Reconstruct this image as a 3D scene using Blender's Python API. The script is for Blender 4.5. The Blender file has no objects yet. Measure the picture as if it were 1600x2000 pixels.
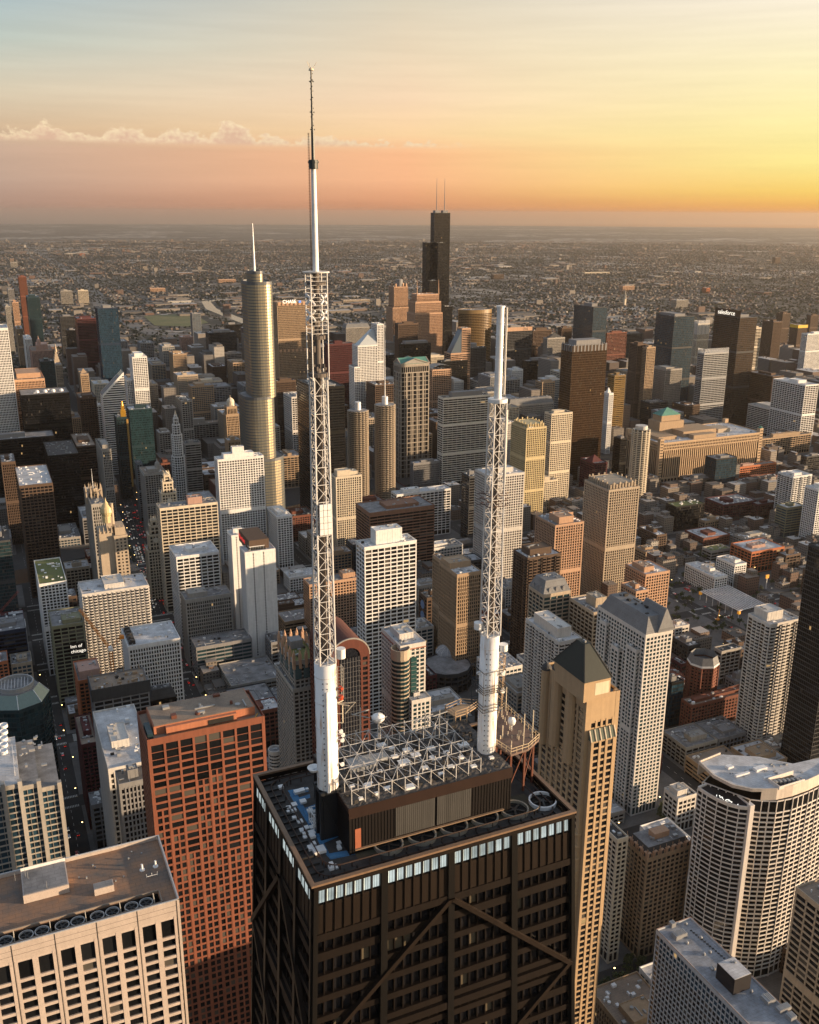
import bpy, math, random
import numpy as np
from mathutils import Vector, Matrix

random.seed(7)
rng = np.random.default_rng(11)
SC = bpy.context.scene
COL = SC.collection
R = math.radians

# ------------------------------------------------------------------ camera
CX, CY, CZ, YAW, PITCH, ROLL, FPX = 60.344, 131.231, 440.362, 204.294, 17.349, .287, 1867.97
def _axes():
    a, p, r = R(YAW), R(PITCH), R(ROLL)
    f = np.array([math.sin(a)*math.cos(p), math.cos(a)*math.cos(p), -math.sin(p)])
    rt = np.array([math.cos(a), -math.sin(a), 0.]); up = np.cross(rt, f)
    c, s = math.cos(r), math.sin(r)
    return c*rt + s*up, -s*rt + c*up, f
RT, UP, FW = _axes()
CAM = np.array([CX, CY, CZ])
cd = bpy.data.cameras.new('camera'); cam = bpy.data.objects.new('camera', cd); COL.objects.link(cam)
cam.matrix_world = Matrix(((RT[0], UP[0], -FW[0], CX), (RT[1], UP[1], -FW[1], CY), (RT[2], UP[2], -FW[2], CZ), (0, 0, 0, 1)))
cd.sensor_fit = 'HORIZONTAL'; cd.sensor_width = 36; cd.lens = FPX/1600*36
cd.clip_start = 1; cd.clip_end = 200000
SC.camera = cam

# ------------------------------------------------------------------ light
SUN_AZ, SUN_EL = 297., 5.5
SUNDIR = Vector((math.sin(R(SUN_AZ))*math.cos(R(SUN_EL)), math.cos(R(SUN_AZ))*math.cos(R(SUN_EL)), math.sin(R(SUN_EL))))
sl = bpy.data.lights.new('sun', 'SUN'); sl.energy = 5.0; sl.angle = R(.53); sl.color = (1., .71, .44)
so = bpy.data.objects.new('sun', sl); COL.objects.link(so); so.location = (0, 0, 900)
so.rotation_euler = SUNDIR.to_track_quat('Z', 'Y').to_euler()
SC.view_settings.view_transform = 'Standard'; SC.view_settings.look = 'None'
SC.view_settings.exposure = 1.2; SC.view_settings.gamma = 1.0
try: SC.view_settings.use_curve_mapping = False
except Exception: pass
cy = SC.cycles
cy.max_bounces = 4; cy.diffuse_bounces = 2; cy.glossy_bounces = 2; cy.transmission_bounces = 2
cy.volume_bounces = 0; cy.transparent_max_bounces = 4; cy.caustics_reflective = False; cy.caustics_refractive = False
cy.sample_clamp_indirect = 4.0
cy.use_denoising = True

def lin(r, g, b):
    f = lambda c: ((c/255+.055)/1.055)**2.4 if c > 10 else c/255/12.92
    return (f(r), f(g), f(b), 1)

class NT:
    def __init__(s, t): s.t = t
    def n(s, typ, **kw):
        nd = s.t.nodes.new(typ)
        for k, v in kw.items():
            if k[0] == 'i' and k[1:].isdigit(): nd.inputs[int(k[1:])].default_value = v
            else: setattr(nd, k, v)
        return nd
    def l(s, a, b): s.t.links.new(a, b)
    def m(s, op, a, b=None, c=None, clamp=False):
        nd = s.t.nodes.new('ShaderNodeMath'); nd.operation = op; nd.use_clamp = clamp
        for i, v in enumerate((a, b, c)):
            if v is None: continue
            if isinstance(v, (int, float)): nd.inputs[i].default_value = v
            else: s.l(v, nd.inputs[i])
        return nd.outputs[0]
    def mix(s, f, a, b, mode='MIX'):
        nd = s.t.nodes.new('ShaderNodeMix'); nd.data_type = 'RGBA'; nd.blend_type = mode
        for k, v in ((0, f), (6, a), (7, b)):
            if hasattr(v, 'links'): s.l(v, nd.inputs[k])
            else: nd.inputs[k].default_value = v
        return nd.outputs[2]
    def mapr(s, v, a, b, c=0., d=1., smooth=False):
        nd = s.t.nodes.new('ShaderNodeMapRange'); nd.clamp = True
        if smooth: nd.interpolation_type = 'SMOOTHSTEP'
        s.l(v, nd.inputs[0])
        for i, x in enumerate((a, b, c, d)): nd.inputs[i+1].default_value = x
        return nd.outputs[0]
    def ramp(s, v, stops):
        nd = s.t.nodes.new('ShaderNodeValToRGB'); e = nd.color_ramp.elements
        while len(e) < len(stops): e.new(.5)
        for el, (p, c) in zip(e, stops): el.position = p; el.color = c
        s.l(v, nd.inputs[0]); return nd.outputs[0]

# ------------------------------------------------------------------ sky
W = bpy.data.worlds.new('World'); SC.world = W; W.use_nodes = True
W.node_tree.nodes.clear(); g = NT(W.node_tree)
tc = g.n('ShaderNodeTexCoord'); nv = g.n('ShaderNodeVectorMath', operation='NORMALIZE'); g.l(tc.outputs['Generated'], nv.inputs[0])
sx = g.n('ShaderNodeSeparateXYZ'); g.l(nv.outputs[0], sx.inputs[0])
X, Y, Z = sx.outputs
el = g.m('MULTIPLY', g.m('ARCSINE', Z), 180/math.pi)
hor = g.m('SQRT', g.m('ADD', g.m('MULTIPLY', X, X), g.m('MULTIPLY', Y, Y)))
dots = g.m('DIVIDE', g.m('ADD', g.m('MULTIPLY', X, math.sin(R(290))), g.m('MULTIPLY', Y, math.cos(R(290)))), g.m('MAXIMUM', hor, .01))
t01 = g.mapr(dots, -.33, .07); t12 = g.mapr(dots, .07, .47); t23 = g.mapr(dots, .47, 1.0)
ev = g.mapr(el, -1, 15)
P = lambda e: (e+1)/16
rl = g.ramp(ev, [(P(-1), lin(112, 108, 104)), (P(-.35), lin(150, 130, 118)), (P(.1), lin(174, 141, 125)), (P(1.6), lin(193, 167, 149)), (P(3.2), lin(203, 176, 154)), (P(4.2), lin(212, 184, 152)), (P(6), lin(217, 205, 180)), (P(8.4), lin(189, 201, 193)), (P(11), lin(158, 183, 195)), (P(15), lin(150, 172, 185))])
rc = g.ramp(ev, [(P(-1), lin(150, 120, 98)), (P(-.35), lin(180, 138, 112)), (P(.15), lin(214, 143, 102)), (P(1.8), lin(254, 190, 142)), (P(3.2), lin(252, 192, 144)), (P(4.2), lin(253, 214, 164)), (P(6), lin(250, 218, 182)), (P(8.4), lin(236, 216, 186)), (P(11), lin(220, 210, 188)), (P(15), lin(186, 194, 196))])
rr = g.ramp(ev, [(P(-1), lin(176, 124, 84)), (P(-.4), lin(220, 145, 82)), (P(.1), lin(240, 155, 62)), (P(1.2), lin(254, 214, 104)), (P(2.6), lin(254, 238, 146)), (P(4.5), lin(255, 242, 168)), (P(7), lin(255, 244, 192)), (P(11), lin(255, 243, 224)), (P(15), lin(235, 228, 214))])
c1 = g.mix(t01, rl, rc); c1 = g.mix(t12, c1, rr)
c1 = g.mix(g.mapr(dots, -.38, -.85, 0, 1, True), c1, (.34, .38, .45, 1))
c1 = g.mix(t23, c1, g.mix(1., rr, (1.35, 1.2, .95, 1), 'MULTIPLY'))
# cumulus line and the hazy layer below it, away from the sun
az = g.m('ARCTAN2', X, g.m('MULTIPLY', Y, -1.0)); azd = g.m('MULTIPLY', az, 180/math.pi)     # 0 = south, positive = east
def noise(vec, scale, detail=5, rough=.55):
    n = g.n('ShaderNodeTexNoise'); n.inputs['Scale'].default_value = scale; n.inputs['Detail'].default_value = detail
    n.inputs['Roughness'].default_value = rough; g.l(vec, n.inputs['Vector']); return n.outputs['Fac']
cv2 = g.n('ShaderNodeCombineXYZ'); g.l(azd, cv2.inputs[0]); g.l(g.m('MULTIPLY', el, 1.25), cv2.inputs[1]); cv2.inputs[2].default_value = 3.1
n2 = noise(cv2.outputs[0], 1.5, 8, .62); n3 = noise(cv2.outputs[0], 3.6, 5, .6)
base = 3.62; h = None
for c_, hh_, ww_ in ((-14.4, 1.25, 1.15), (-16.2, .45, 1.5), (-4.7, .95, .9), (-8.6, .75, 1.6), (-11.6, .70, 2.0), (-.9, .85, 1.6), (3.5, .9, 1.6), (8, .7, 2.5), (-19.5, .48, 2.2), (-22.5, .30, 1.2), (-25, .22, 2.2), (14, .8, 3.), (-5, .42, 14.)):
    e_ = g.m('MULTIPLY', g.m('EXPONENT', g.m('MULTIPLY', g.m('POWER', g.m('ABSOLUTE', g.m('DIVIDE', g.m('SUBTRACT', azd, c_), ww_)), 2.), -1.)), hh_); h = e_ if h is None else g.m('MAXIMUM', h, e_)
top = g.m('SUBTRACT', g.m('ADD', h, g.m('MULTIPLY', g.m('SUBTRACT', n2, .5), 1.5)), g.m('SUBTRACT', el, base))
cl = g.m('MULTIPLY', g.mapr(top, 0, .16, 0, 1, True), g.mapr(el, base-.2, base+.12, 0, 1, True))
cl = g.m('MULTIPLY', cl, g.mapr(h, .03, .2))
lit_ = g.mapr(g.m('ADD', g.m('MULTIPLY', top, -.75), g.m('MULTIPLY', g.m('SUBTRACT', n3, .5), 1.6)), -.65, .25)
ccol = g.mix(lit_, lin(226, 188, 160), lin(255, 232, 190))
lay = g.m('MULTIPLY', g.mapr(el, base+.12, base-.7, 0, 1, True), g.mapr(azd, -40, -14, 0, 1, True))
c1 = g.mix(g.m('MULTIPLY', lay, .34), c1, g.mix(1., c1, (.97, .90, .88, 1), 'MULTIPLY'))
c1 = g.mix(g.m('MULTIPLY', cl, .92), c1, ccol)
# thin streaks in the haze layer
cv3 = g.n('ShaderNodeCombineXYZ'); g.l(g.m('MULTIPLY', azd, .12), cv3.inputs[0]); g.l(g.m('MULTIPLY', el, 2.2), cv3.inputs[1])
n4 = noise(cv3.outputs[0], 1.0, 3)
st = g.m('MULTIPLY', g.m('SUBTRACT', n4, .5), .16)
vm = g.n('ShaderNodeVectorMath', operation='SCALE'); g.l(c1, vm.inputs[0]); g.l(g.m('ADD', st, 1.0), vm.inputs[3])
c1 = vm.outputs[0]
sky = g.n('ShaderNodeTexSky', sky_type='NISHITA', sun_disc=False, sun_elevation=R(SUN_EL), sun_rotation=R(SUN_AZ), altitude=300)
sky.air_density = 1.3; sky.dust_density = 2.0
vs = g.n('ShaderNodeVectorMath', operation='SCALE'); g.l(sky.outputs[0], vs.inputs[0]); vs.inputs[3].default_value = .12
dome = g.mix(.65, vs.outputs[0], (.47, .56, .70, 1))
c1 = g.mix(g.mapr(el, 12.5, 32, 0, 1, True), c1, dome)
bg = g.n('ShaderNodeBackground'); g.l(c1, bg.inputs[0]); bg.inputs[1].default_value = .44
out = g.n('ShaderNodeOutputWorld'); g.l(bg.outputs[0], out.inputs[0])

# ------------------------------------------------------------------ pixel (of the 1600x2000 survey) to ground helpers
def proj(Xp):
    d = np.array(Xp, float)-CAM; k = d@FW
    return 800+FPX*(d@RT)/k, 1000-FPX*(d@UP)/k
def hit(px, py, z):
    d = FW*FPX+RT*(px-800)+UP*(1000-py); return CAM+d*((z-CZ)/d[2])
def along(Pt, ax, sgn, px):
    v = np.zeros(3); v[ax] = sgn; d = Pt-CAM; k = (px-800)/FPX
    return -((d@RT)-k*(d@FW))/((v@RT)-k*(v@FW))
def footprint(H, Ax, Ay, Bx, Cx):
    A = hit(Ax, Ay, H); return A[0], A[1], along(A, 0, -1, Bx), along(A, 1, -1, Cx)
def zat(x, y, py):
    lo, hi = -200., 900.
    for _ in range(60):
        m = (lo+hi)/2
        if proj((x, y, m))[1] > py: lo = m
        else: hi = m
    return lo
def fp_y(y, Ax, Ay, Bx, Cx):
    x = 0.
    for _ in range(8):
        z = zat(x, y, Ay); x += along(np.array([x, y, z]), 0, 1, Ax)
    A = np.array([x, y, z]); return x, y, along(A, 0, -1, Bx), along(A, 1, -1, Cx), z

# ------------------------------------------------------------------ mesh batches
class MB:
    def __init__(s): s.V = []; s.L = []; s.n = 0
    def add(s, V, F):
        V = np.asarray(V, np.float32).reshape(-1, 3)
        s.V.append(V); s.L.append(np.asarray(F, np.int32)+s.n); s.n += len(V)
    Q = np.array([[0, 3, 2, 1], [4, 5, 6, 7], [0, 1, 5, 4], [1, 2, 6, 5], [2, 3, 7, 6], [3, 0, 4, 7]])
    def hexas(s, C):                                   # (n,8,3): bottom ring then top ring
        C = np.asarray(C, np.float32).reshape(-1, 8, 3); n = len(C)
        if not n: return
        s.add(C, (s.Q[None]+np.arange(n)[:, None, None]*8).reshape(-1, 4))
    def boxes(s, B, fr=None):                          # (n,6) x0,x1,y0,y1,z0,z1 (in frame fr: origin, u, v)
        B = np.asarray(B, float).reshape(-1, 6)
        if not len(B): return
        x = B[:, [0, 1, 1, 0, 0, 1, 1, 0]]; y = B[:, [2, 2, 3, 3, 2, 2, 3, 3]]; z = B[:, [4, 4, 4, 4, 5, 5, 5, 5]]
        if fr is None: C = np.stack((x, y, z), -1)
        else:
            o, u, v = fr
            C = np.stack((o[0]+x*u[0]+y*v[0], o[1]+x*u[1]+y*v[1], o[2]+z), -1)
        s.hexas(C)
    def box(s, *a): s.boxes([a])
    def quads(s, Qd):
        Qd = np.asarray(Qd, np.float32).reshape(-1, 4, 3); n = len(Qd)
        if n: s.add(Qd, np.arange(n*4).reshape(-1, 4))
    def tris(s, V, F): s.add(V, [list(f)+[f[0]] for f in F]) if 0 else s.add(V, F)
    def poly(s, V): s.add(V, [list(range(len(V)))])
    def prism(s, P2, z0, z1, P3=None):
        P2 = np.asarray(P2, float); P3 = P2 if P3 is None else np.asarray(P3, float); n = len(P2)
        a = np.c_[P2, np.full(n, z0)]; b = np.c_[P3, np.full(n, z1)]
        i = np.arange(n); j = (i+1) % n
        s.add(np.r_[a, b], np.stack((i, j, j+n, i+n), 1)); s.poly(b); s.poly(a[::-1])
    def ring(s, P2, off, z0, z1):                      # outer wall ring, P2 ccw, off = scale towards centroid
        P2 = np.asarray(P2, float); c = P2.mean(0); I = c+(P2-c)*off; n = len(P2)
        V = np.r_[np.c_[P2, np.full(n, z0)], np.c_[P2, np.full(n, z1)], np.c_[I, np.full(n, z1)], np.c_[I, np.full(n, z0)]]
        i = np.arange(n); j = (i+1) % n
        s.add(V, np.r_[np.stack((i, j, j+n, i+n), 1), np.stack((i+n, j+n, j+2*n, i+2*n), 1), np.stack((i+2*n, j+2*n, j+3*n, i+3*n), 1), np.stack((i+3*n, j+3*n, j, i), 1)])
    def cyl(s, x, y, r, z0, z1, n=20, r2=None):
        a = np.arange(n)*2*math.pi/n; p = np.c_[np.cos(a), np.sin(a)]
        s.prism(p*r+[x, y], z0, z1, p*(r if r2 is None else max(r2, .002))+[x, y])
    def bar(s, p, q, w, w2=None):
        p = np.array(p, float); q = np.array(q, float); d = q-p; L = np.linalg.norm(d)
        if L < 1e-6: return
        d /= L; a = np.cross(d, [0, 0, 1.]); 
        if np.linalg.norm(a) < .05: a = np.cross(d, [0, 1., 0])
        a /= np.linalg.norm(a); b = np.cross(d, a); k = (w if w2 is None else w2)/2; w /= 2
        f = lambda c, k: [c-a*k-b*k, c+a*k-b*k, c+a*k+b*k, c-a*k+b*k]
        s.hexas([f(p, w)+f(q, k)])
    def tube(s, p, q, r, n=8, r2=None):
        p = np.array(p, float); q = np.array(q, float); d = q-p; d /= np.linalg.norm(d)
        a = np.cross(d, [0, 0, 1.])
        if np.linalg.norm(a) < .05: a = np.cross(d, [0, 1., 0])
        a /= np.linalg.norm(a); b = np.cross(d, a); t = np.arange(n)*2*math.pi/n
        o = np.cos(t)[:, None]*a+np.sin(t)[:, None]*b; r2 = r if r2 is None else r2
        i = np.arange(n); j = (i+1) % n
        s.add(np.r_[p+o*r, q+o*r2], np.stack((i, j, j+n, i+n), 1)); s.poly(q+o*r2); s.poly((p+o*r)[::-1])
    def lathe(s, x, y, prof, n=24):
        a = np.arange(n)*2*math.pi/n
        V = np.concatenate([np.c_[x+np.cos(a)*r, y+np.sin(a)*r, np.full(n, z)] for r, z in prof])
        i = np.arange(n); j = (i+1) % n
        s.add(V, np.concatenate([np.stack((i+k*n, j+k*n, j+(k+1)*n, i+(k+1)*n), 1) for k in range(len(prof)-1)]))
    def build(s, name, mat, parent=None, smooth=False):
        me = bpy.data.meshes.new(name)
        V = np.concatenate(s.V) if s.V else np.zeros((0, 3), np.float32)
        me.vertices.add(len(V)); me.vertices.foreach_set('co', V.astype(np.float32).ravel())
        tot = np.concatenate([np.full(len(f), f.shape[1], np.int32) for f in s.L]) if s.L else np.zeros(0, np.int32)
        idx = np.concatenate([f.ravel() for f in s.L]) if s.L else np.zeros(0, np.int32)
        me.loops.add(len(idx)); me.loops.foreach_set('vertex_index', idx)
        me.polygons.add(len(tot)); st = np.zeros(len(tot), np.int32); st[1:] = np.cumsum(tot)[:-1]
        me.polygons.foreach_set('loop_start', st); me.polygons.foreach_set('loop_total', tot)
        me.polygons.foreach_set('use_smooth', np.full(len(tot), bool(smooth)))
        me.update(calc_edges=True); me.materials.append(mat)
        o = bpy.data.objects.new(name, me); COL.objects.link(o)
        if parent is not None: o.parent = parent
        return o
def lettering(body, size, ext, mat, parent, M4, shear=0.):
    f = bpy.data.curves.new('lettering', 'FONT'); f.body = body; f.size = size; f.extrude = ext; f.shear = shear
    t = bpy.data.objects.new('lettering', f); COL.objects.link(t); me = bpy.data.meshes.new_from_object(t)
    bpy.data.objects.remove(t); me.materials.clear(); me.materials.append(mat)
    o = bpy.data.objects.new('lettering', me); COL.objects.link(o); o.parent = parent; o.matrix_local = M4; return o
def thing(name, label, cat, group=None):
    o = bpy.data.objects.new(name, None); COL.objects.link(o)
    o['label'] = label; o['category'] = cat
    if group: o['group'] = group
    return o
def tag(o, label, cat, group=None):
    o['label'] = label; o['category'] = cat
    if group: o['group'] = group
    return o
def struct(o): o['kind'] = 'structure'; return o
def stuff(o): o['kind'] = 'stuff'; return o

# ------------------------------------------------------------------ materials
MATS = {}
def newmat(name):
    m = bpy.data.materials.new(name); m.use_nodes = True; m.node_tree.nodes.clear(); return m, NT(m.node_tree)
def finish(g, m, bs):
    o = g.n('ShaderNodeOutputMaterial'); g.l(bs.outputs[0], o.inputs[0]); return m
def wallmat(key, col, rough=.85, var=.16, streak=.22, spec=.3, metal=0., scale=.35, vein=0):
    if key in MATS: return MATS[key]
    m, g = newmat(key); geo = g.n('ShaderNodeNewGeometry')
    n1 = g.n('ShaderNodeTexNoise'); n1.inputs['Scale'].default_value = scale; n1.inputs['Detail'].default_value = 6; g.l(geo.outputs['Position'], n1.inputs['Vector'])
    mp = g.n('ShaderNodeMapping'); mp.inputs['Scale'].default_value = (.9, .9, .035); g.l(geo.outputs['Position'], mp.inputs['Vector'])
    n2 = g.n('ShaderNodeTexNoise'); n2.inputs['Scale'].default_value = 1.0; n2.inputs['Detail'].default_value = 4; g.l(mp.outputs[0], n2.inputs['Vector'])
    f = g.m('ADD', g.m('MULTIPLY', g.m('SUBTRACT', n1.outputs[0], .5), var*2), g.m('MULTIPLY', g.m('SUBTRACT', n2.outputs[0], .55), streak*2))
    f = g.m('ADD', f, g.m('MULTIPLY', g.m('SUBTRACT', geo.outputs['Random Per Island'], .5), .10))
    v = g.n('ShaderNodeVectorMath', operation='SCALE'); v.inputs[0].default_value = col[:3]; g.l(g.m('ADD', f, 1.0), v.inputs[3]); c = v.outputs[0]
    if vein:
        n3 = g.n('ShaderNodeTexNoise'); n3.inputs['Scale'].default_value = .5; n3.inputs['Detail'].default_value = 8; n3.inputs['Distortion'].default_value = 3.5; g.l(geo.outputs['Position'], n3.inputs['Vector'])
        c = g.mix(g.m('MULTIPLY', g.mapr(g.m('ABSOLUTE', g.m('SUBTRACT', n3.outputs[0], .5)), 0, .022, 1, 0), vein), c, (.09, .07, .06, 1))
    b = g.n('ShaderNodeBsdfPrincipled'); g.l(c, b.inputs['Base Color']); b.inputs['Roughness'].default_value = rough
    b.inputs['Specular IOR Level'].default_value = spec; b.inputs['Metallic'].default_value = metal
    MATS[key] = finish(g, m, b); return m
def glassmat(key, col, rough=.07, blind=.07, lit=.0012, spec=.38, metal=0., blindcol=(.085, .078, .068, 1), bump=0):
    if key in MATS: return MATS[key]
    m, g = newmat(key); geo = g.n('ShaderNodeNewGeometry'); oi = g.n('ShaderNodeObjectInfo')
    r = g.m('FRACT', g.m('ADD', geo.outputs['Random Per Island'], oi.outputs['Random']))
    r2 = g.m('FRACT', g.m('MULTIPLY', r, 37.31))
    v = g.n('ShaderNodeVectorMath', operation='SCALE'); v.inputs[0].default_value = col[:3]; g.l(g.m('ADD', g.m('MULTIPLY', r2, 1.0), .5), v.inputs[3])
    c = g.mix(g.m('LESS_THAN', r, blind), v.outputs[0], blindcol)
    b = g.n('ShaderNodeBsdfPrincipled'); g.l(c, b.inputs['Base Color']); b.inputs['Roughness'].default_value = rough
    b.inputs['Specular IOR Level'].default_value = spec; b.inputs['Metallic'].default_value = metal
    if lit:
        b.inputs['Emission Color'].default_value = (1, .62, .25, 1)
        g.l(g.m('MULTIPLY', g.m('GREATER_THAN', r, 1-lit), .22), b.inputs['Emission Strength'])
    if bump:
        n = g.n('ShaderNodeTexNoise'); n.inputs['Scale'].default_value = .12; g.l(geo.outputs['Position'], n.inputs['Vector'])
        bp = g.n('ShaderNodeBump'); bp.inputs['Strength'].default_value = bump; bp.inputs['Distance'].default_value = 1; g.l(n.outputs[0], bp.inputs['Height']); g.l(bp.outputs[0], b.inputs['Normal'])
    MATS[key] = finish(g, m, b); return m
def roofmat(key, a, bcol, scale=.12):
    if key in MATS: return MATS[key]
    m, g = newmat(key); geo = g.n('ShaderNodeNewGeometry')
    n = g.n('ShaderNodeTexNoise'); n.inputs['Scale'].default_value = scale; n.inputs['Detail'].default_value = 7; n.inputs['Roughness'].default_value = .65; g.l(geo.outputs['Position'], n.inputs['Vector'])
    br = g.n('ShaderNodeTexBrick'); br.inputs['Scale'].default_value = .16; br.inputs['Color1'].default_value = (1, 1, 1, 1); br.inputs['Color2'].default_value = (.93, .93, .93, 1); br.inputs['Mortar'].default_value = (.72, .72, .72, 1); br.inputs['Mortar Size'].default_value = .012; g.l(geo.outputs['Position'], br.inputs['Vector'])
    c = g.mix(1., g.mix(g.mapr(n.outputs[0], .33, .68), a, bcol), br.outputs[0], 'MULTIPLY')
    b = g.n('ShaderNodeBsdfPrincipled'); g.l(c, b.inputs['Base Color']); b.inputs['Roughness'].default_value = .8
    MATS[key] = finish(g, m, b); return m
def plain(key, col, rough=.6, metal=0., emit=0.):
    if key in MATS: return MATS[key]
    m, g = newmat(key); b = g.n('ShaderNodeBsdfPrincipled'); b.inputs['Roughness'].default_value = rough; b.inputs['Metallic'].default_value = metal
    geo = g.n('ShaderNodeNewGeometry'); n = g.n('ShaderNodeTexNoise'); n.inputs['Scale'].default_value = .8; n.inputs['Detail'].default_value = 5; g.l(geo.outputs['Position'], n.inputs['Vector'])
    v = g.n('ShaderNodeVectorMath', operation='SCALE'); v.inputs[0].default_value = col[:3]; g.l(g.m('ADD', g.m('MULTIPLY', n.outputs[0], .5), .75), v.inputs[3]); g.l(v.outputs[0], b.inputs['Base Color'])
    if emit: b.inputs['Emission Color'].default_value = (*col[:3], 1); b.inputs['Emission Strength'].default_value = emit
    MATS[key] = finish(g, m, b); return m
WALL = dict(white=(.72, .72, .71), offwhite=(.57, .55, .52), cream=(.58, .51, .40), yellow=(.55, .45, .26), beige=(.40, .33, .25), tan=(.36, .26, .17), stone=(.32, .305, .28), gray=(.22, .22, .225),
            dgray=(.055, .057, .06), black=(.008, .008, .008), brown=(.10, .065, .045), brick=(.17, .062, .04), orange=(.42, .14, .06), maroon=(.085, .022, .024), pink=(.42, .27, .22), peach=(.46, .29, .19),
            peachb=(.24, .13, .085), navy=(.018, .03, .06), teal=(.022, .045, .055), bronzem=(.055, .031, .018), gold=(.19, .125, .055), silver=(.30, .31, .32), olive=(.20, .20, .13), blueg=(.17, .2, .22))
GLASS = dict(dark=(.010, .011, .013), blue=(.018, .045, .07), teal=(.014, .036, .043), bronze=(.05, .028, .013), gold=(.28, .18, .05), silver=(.10, .11, .12))
def wm(k): return wallmat('wall_'+k, WALL[k], rough=.35 if k in ('black', 'bronzem', 'silver', 'gold', 'teal', 'navy') else .85, spec=.4)
def gm(k):
    if k == 'smoke': return glassmat('glass_smoke', (.007, .0075, .009), blind=.012, blindcol=(.06, .055, .05, 1), bump=.08)
    if k in ('gold', 'silver', 'bronze'): return glassmat('glass_'+k, GLASS[k], rough=.16, metal=.75 if k != 'bronze' else .4, blind=.03, bump=.15)
    return glassmat('glass_'+k, GLASS[k], blind=.13 if k == 'dark' else .015, bump=.05)
ROOFS = dict(white=roofmat('roof_white', (.66, .67, .69, 1), (.36, .36, .37, 1)), gray=roofmat('roof_gray', (.30, .30, .31, 1), (.12, .12, .125, 1)),
             tan=roofmat('roof_tan', (.32, .25, .19, 1), (.19, .15, .12, 1)), dark=roofmat('roof_dark', (.07, .07, .072, 1), (.035, .035, .036, 1)), green=roofmat('roof_moss', (.10, .15, .03, 1), (.17, .15, .06, 1), .5),
             copper=roofmat('roof_copper', (.10, .30, .24, 1), (.07, .20, .17, 1)), slate=roofmat('roof_slate', (.20, .21, .22, 1), (.15, .155, .165, 1)))
METAL = plain('grey_metal', (.33, .34, .35), .45, .3); WHITEPAINT = plain('white_paint', (.74, .75, .76), .4); DARKMETAL = plain('dark_metal', (.03, .028, .027), .5, .2)
RUST = plain('rust_paint', (.13, .045, .028), .6)
# ------------------------------------------------------------------ facade generator
STY = {'VG': (3.1, 3.1, 1.05, .95, .6, .1, 1.5),   # bay, floor, pier width, spandrel height, pier depth, spandrel depth, corner width
    'G3': (3.3, 3.15, 1.0, 1.05, .35, .28, 1.2), 'G4': (4.2, 3.8, .9, 1.35, .4, .3, 1.3), 'GW': (6.2, 3.7, .8, 1.1, .5, .35, 1.0),
    'V': (2.2, 3.8, .85, 1.1, .55, .15, 1.3), 'H': (9., 3.8, .25, 1.5, .25, .45, .8), 'C': (1.9, 3.9, .16, .75, .14, .08, .3),
    'B': (5.2, 3.0, .7, .8, .45, .35, .9), 'S': (3.3, 2.9, .8, 1.1, .35, .28, 1.0), 'SC': (4.4, 2.9, .45, .75, .5, .3, .6)}
DIRS = {'N': ((1, 0), (0, 1)), 'E': ((0, -1), (1, 0)), 'S': ((-1, 0), (0, -1)), 'W': ((0, 1), (-1, 0))}
def face_frame(f, x1, y1, w, d):
    u, v = DIRS[f]
    o = {'N': (x1-w, y1), 'E': (x1, y1), 'S': (x1, y1-d), 'W': (x1-w, y1-d)}[f]
    return (o[0], o[1], 0.), u, v, (w if f in 'NS' else d)
def wquads(fr, rects, depth):
    o, u, v = fr; r = np.asarray(rects, float).reshape(-1, 4)
    a = r[:, [1, 0, 0, 1]]; z = r[:, [2, 2, 3, 3]]
    return np.stack((o[0]+a*u[0]+depth*v[0], o[1]+a*u[1]+depth*v[1], o[2]+z), -1)
def facade(wall, win, fr, Wd, z0, z1, st, wins=True, base=0., keep=None, skip_last=True):
    bay, fl, pw, sh, pd, sd, cw = st; sd = pd-(pd-sd)*.5
    nb = max(1, int(round((Wd-2*cw)/bay))); e = np.linspace(cw, Wd-cw, nb+1)
    nf = max(1, int(round((z1-z0-base)/fl))); h = (z1-z0-base)/nf
    B = []
    for x in e[1:-1]: B.append((x-pw/2, x+pw/2, -pd, 0, z0, z1))
    for k in range(nf):
        zt = z0+base+(k+1)*h; B.append((cw, Wd-cw, -pd, sd-pd, zt-sh, zt))
    if base: B.append((cw, Wd-cw, -pd, sd-pd-.01, z0, z0+min(base, 1.2)))
    wall.boxes(B, fr)
    if wins:
        i = np.arange(nb); k = np.arange(nf)
        a0 = e[i]+np.where(i > 0, pw/2, 0); a1 = e[i+1]-np.where(i < nb-1, pw/2, 0)
        zz0 = z0+base+k*h; zz1 = zz0+h-sh
        A0, K0 = np.meshgrid(a0, zz0, indexing='xy'); A1, K1 = np.meshgrid(a1, zz1, indexing='xy')
        rect = np.c_[A0.ravel(), A1.ravel(), K0.ravel(), K1.ravel()]
        if keep is not None:
            n = keep[1]; order = np.argsort(-rect[:, 2], kind='stable')
            for j in order[:n]: keep[0].append((fr, rect[j], -pd+.03))
            rect = rect[order[n:]]
        if len(rect): win.quads(wquads(fr, rect, -pd+.03))
    return nb, nf, e, h
QM = {}
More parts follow.
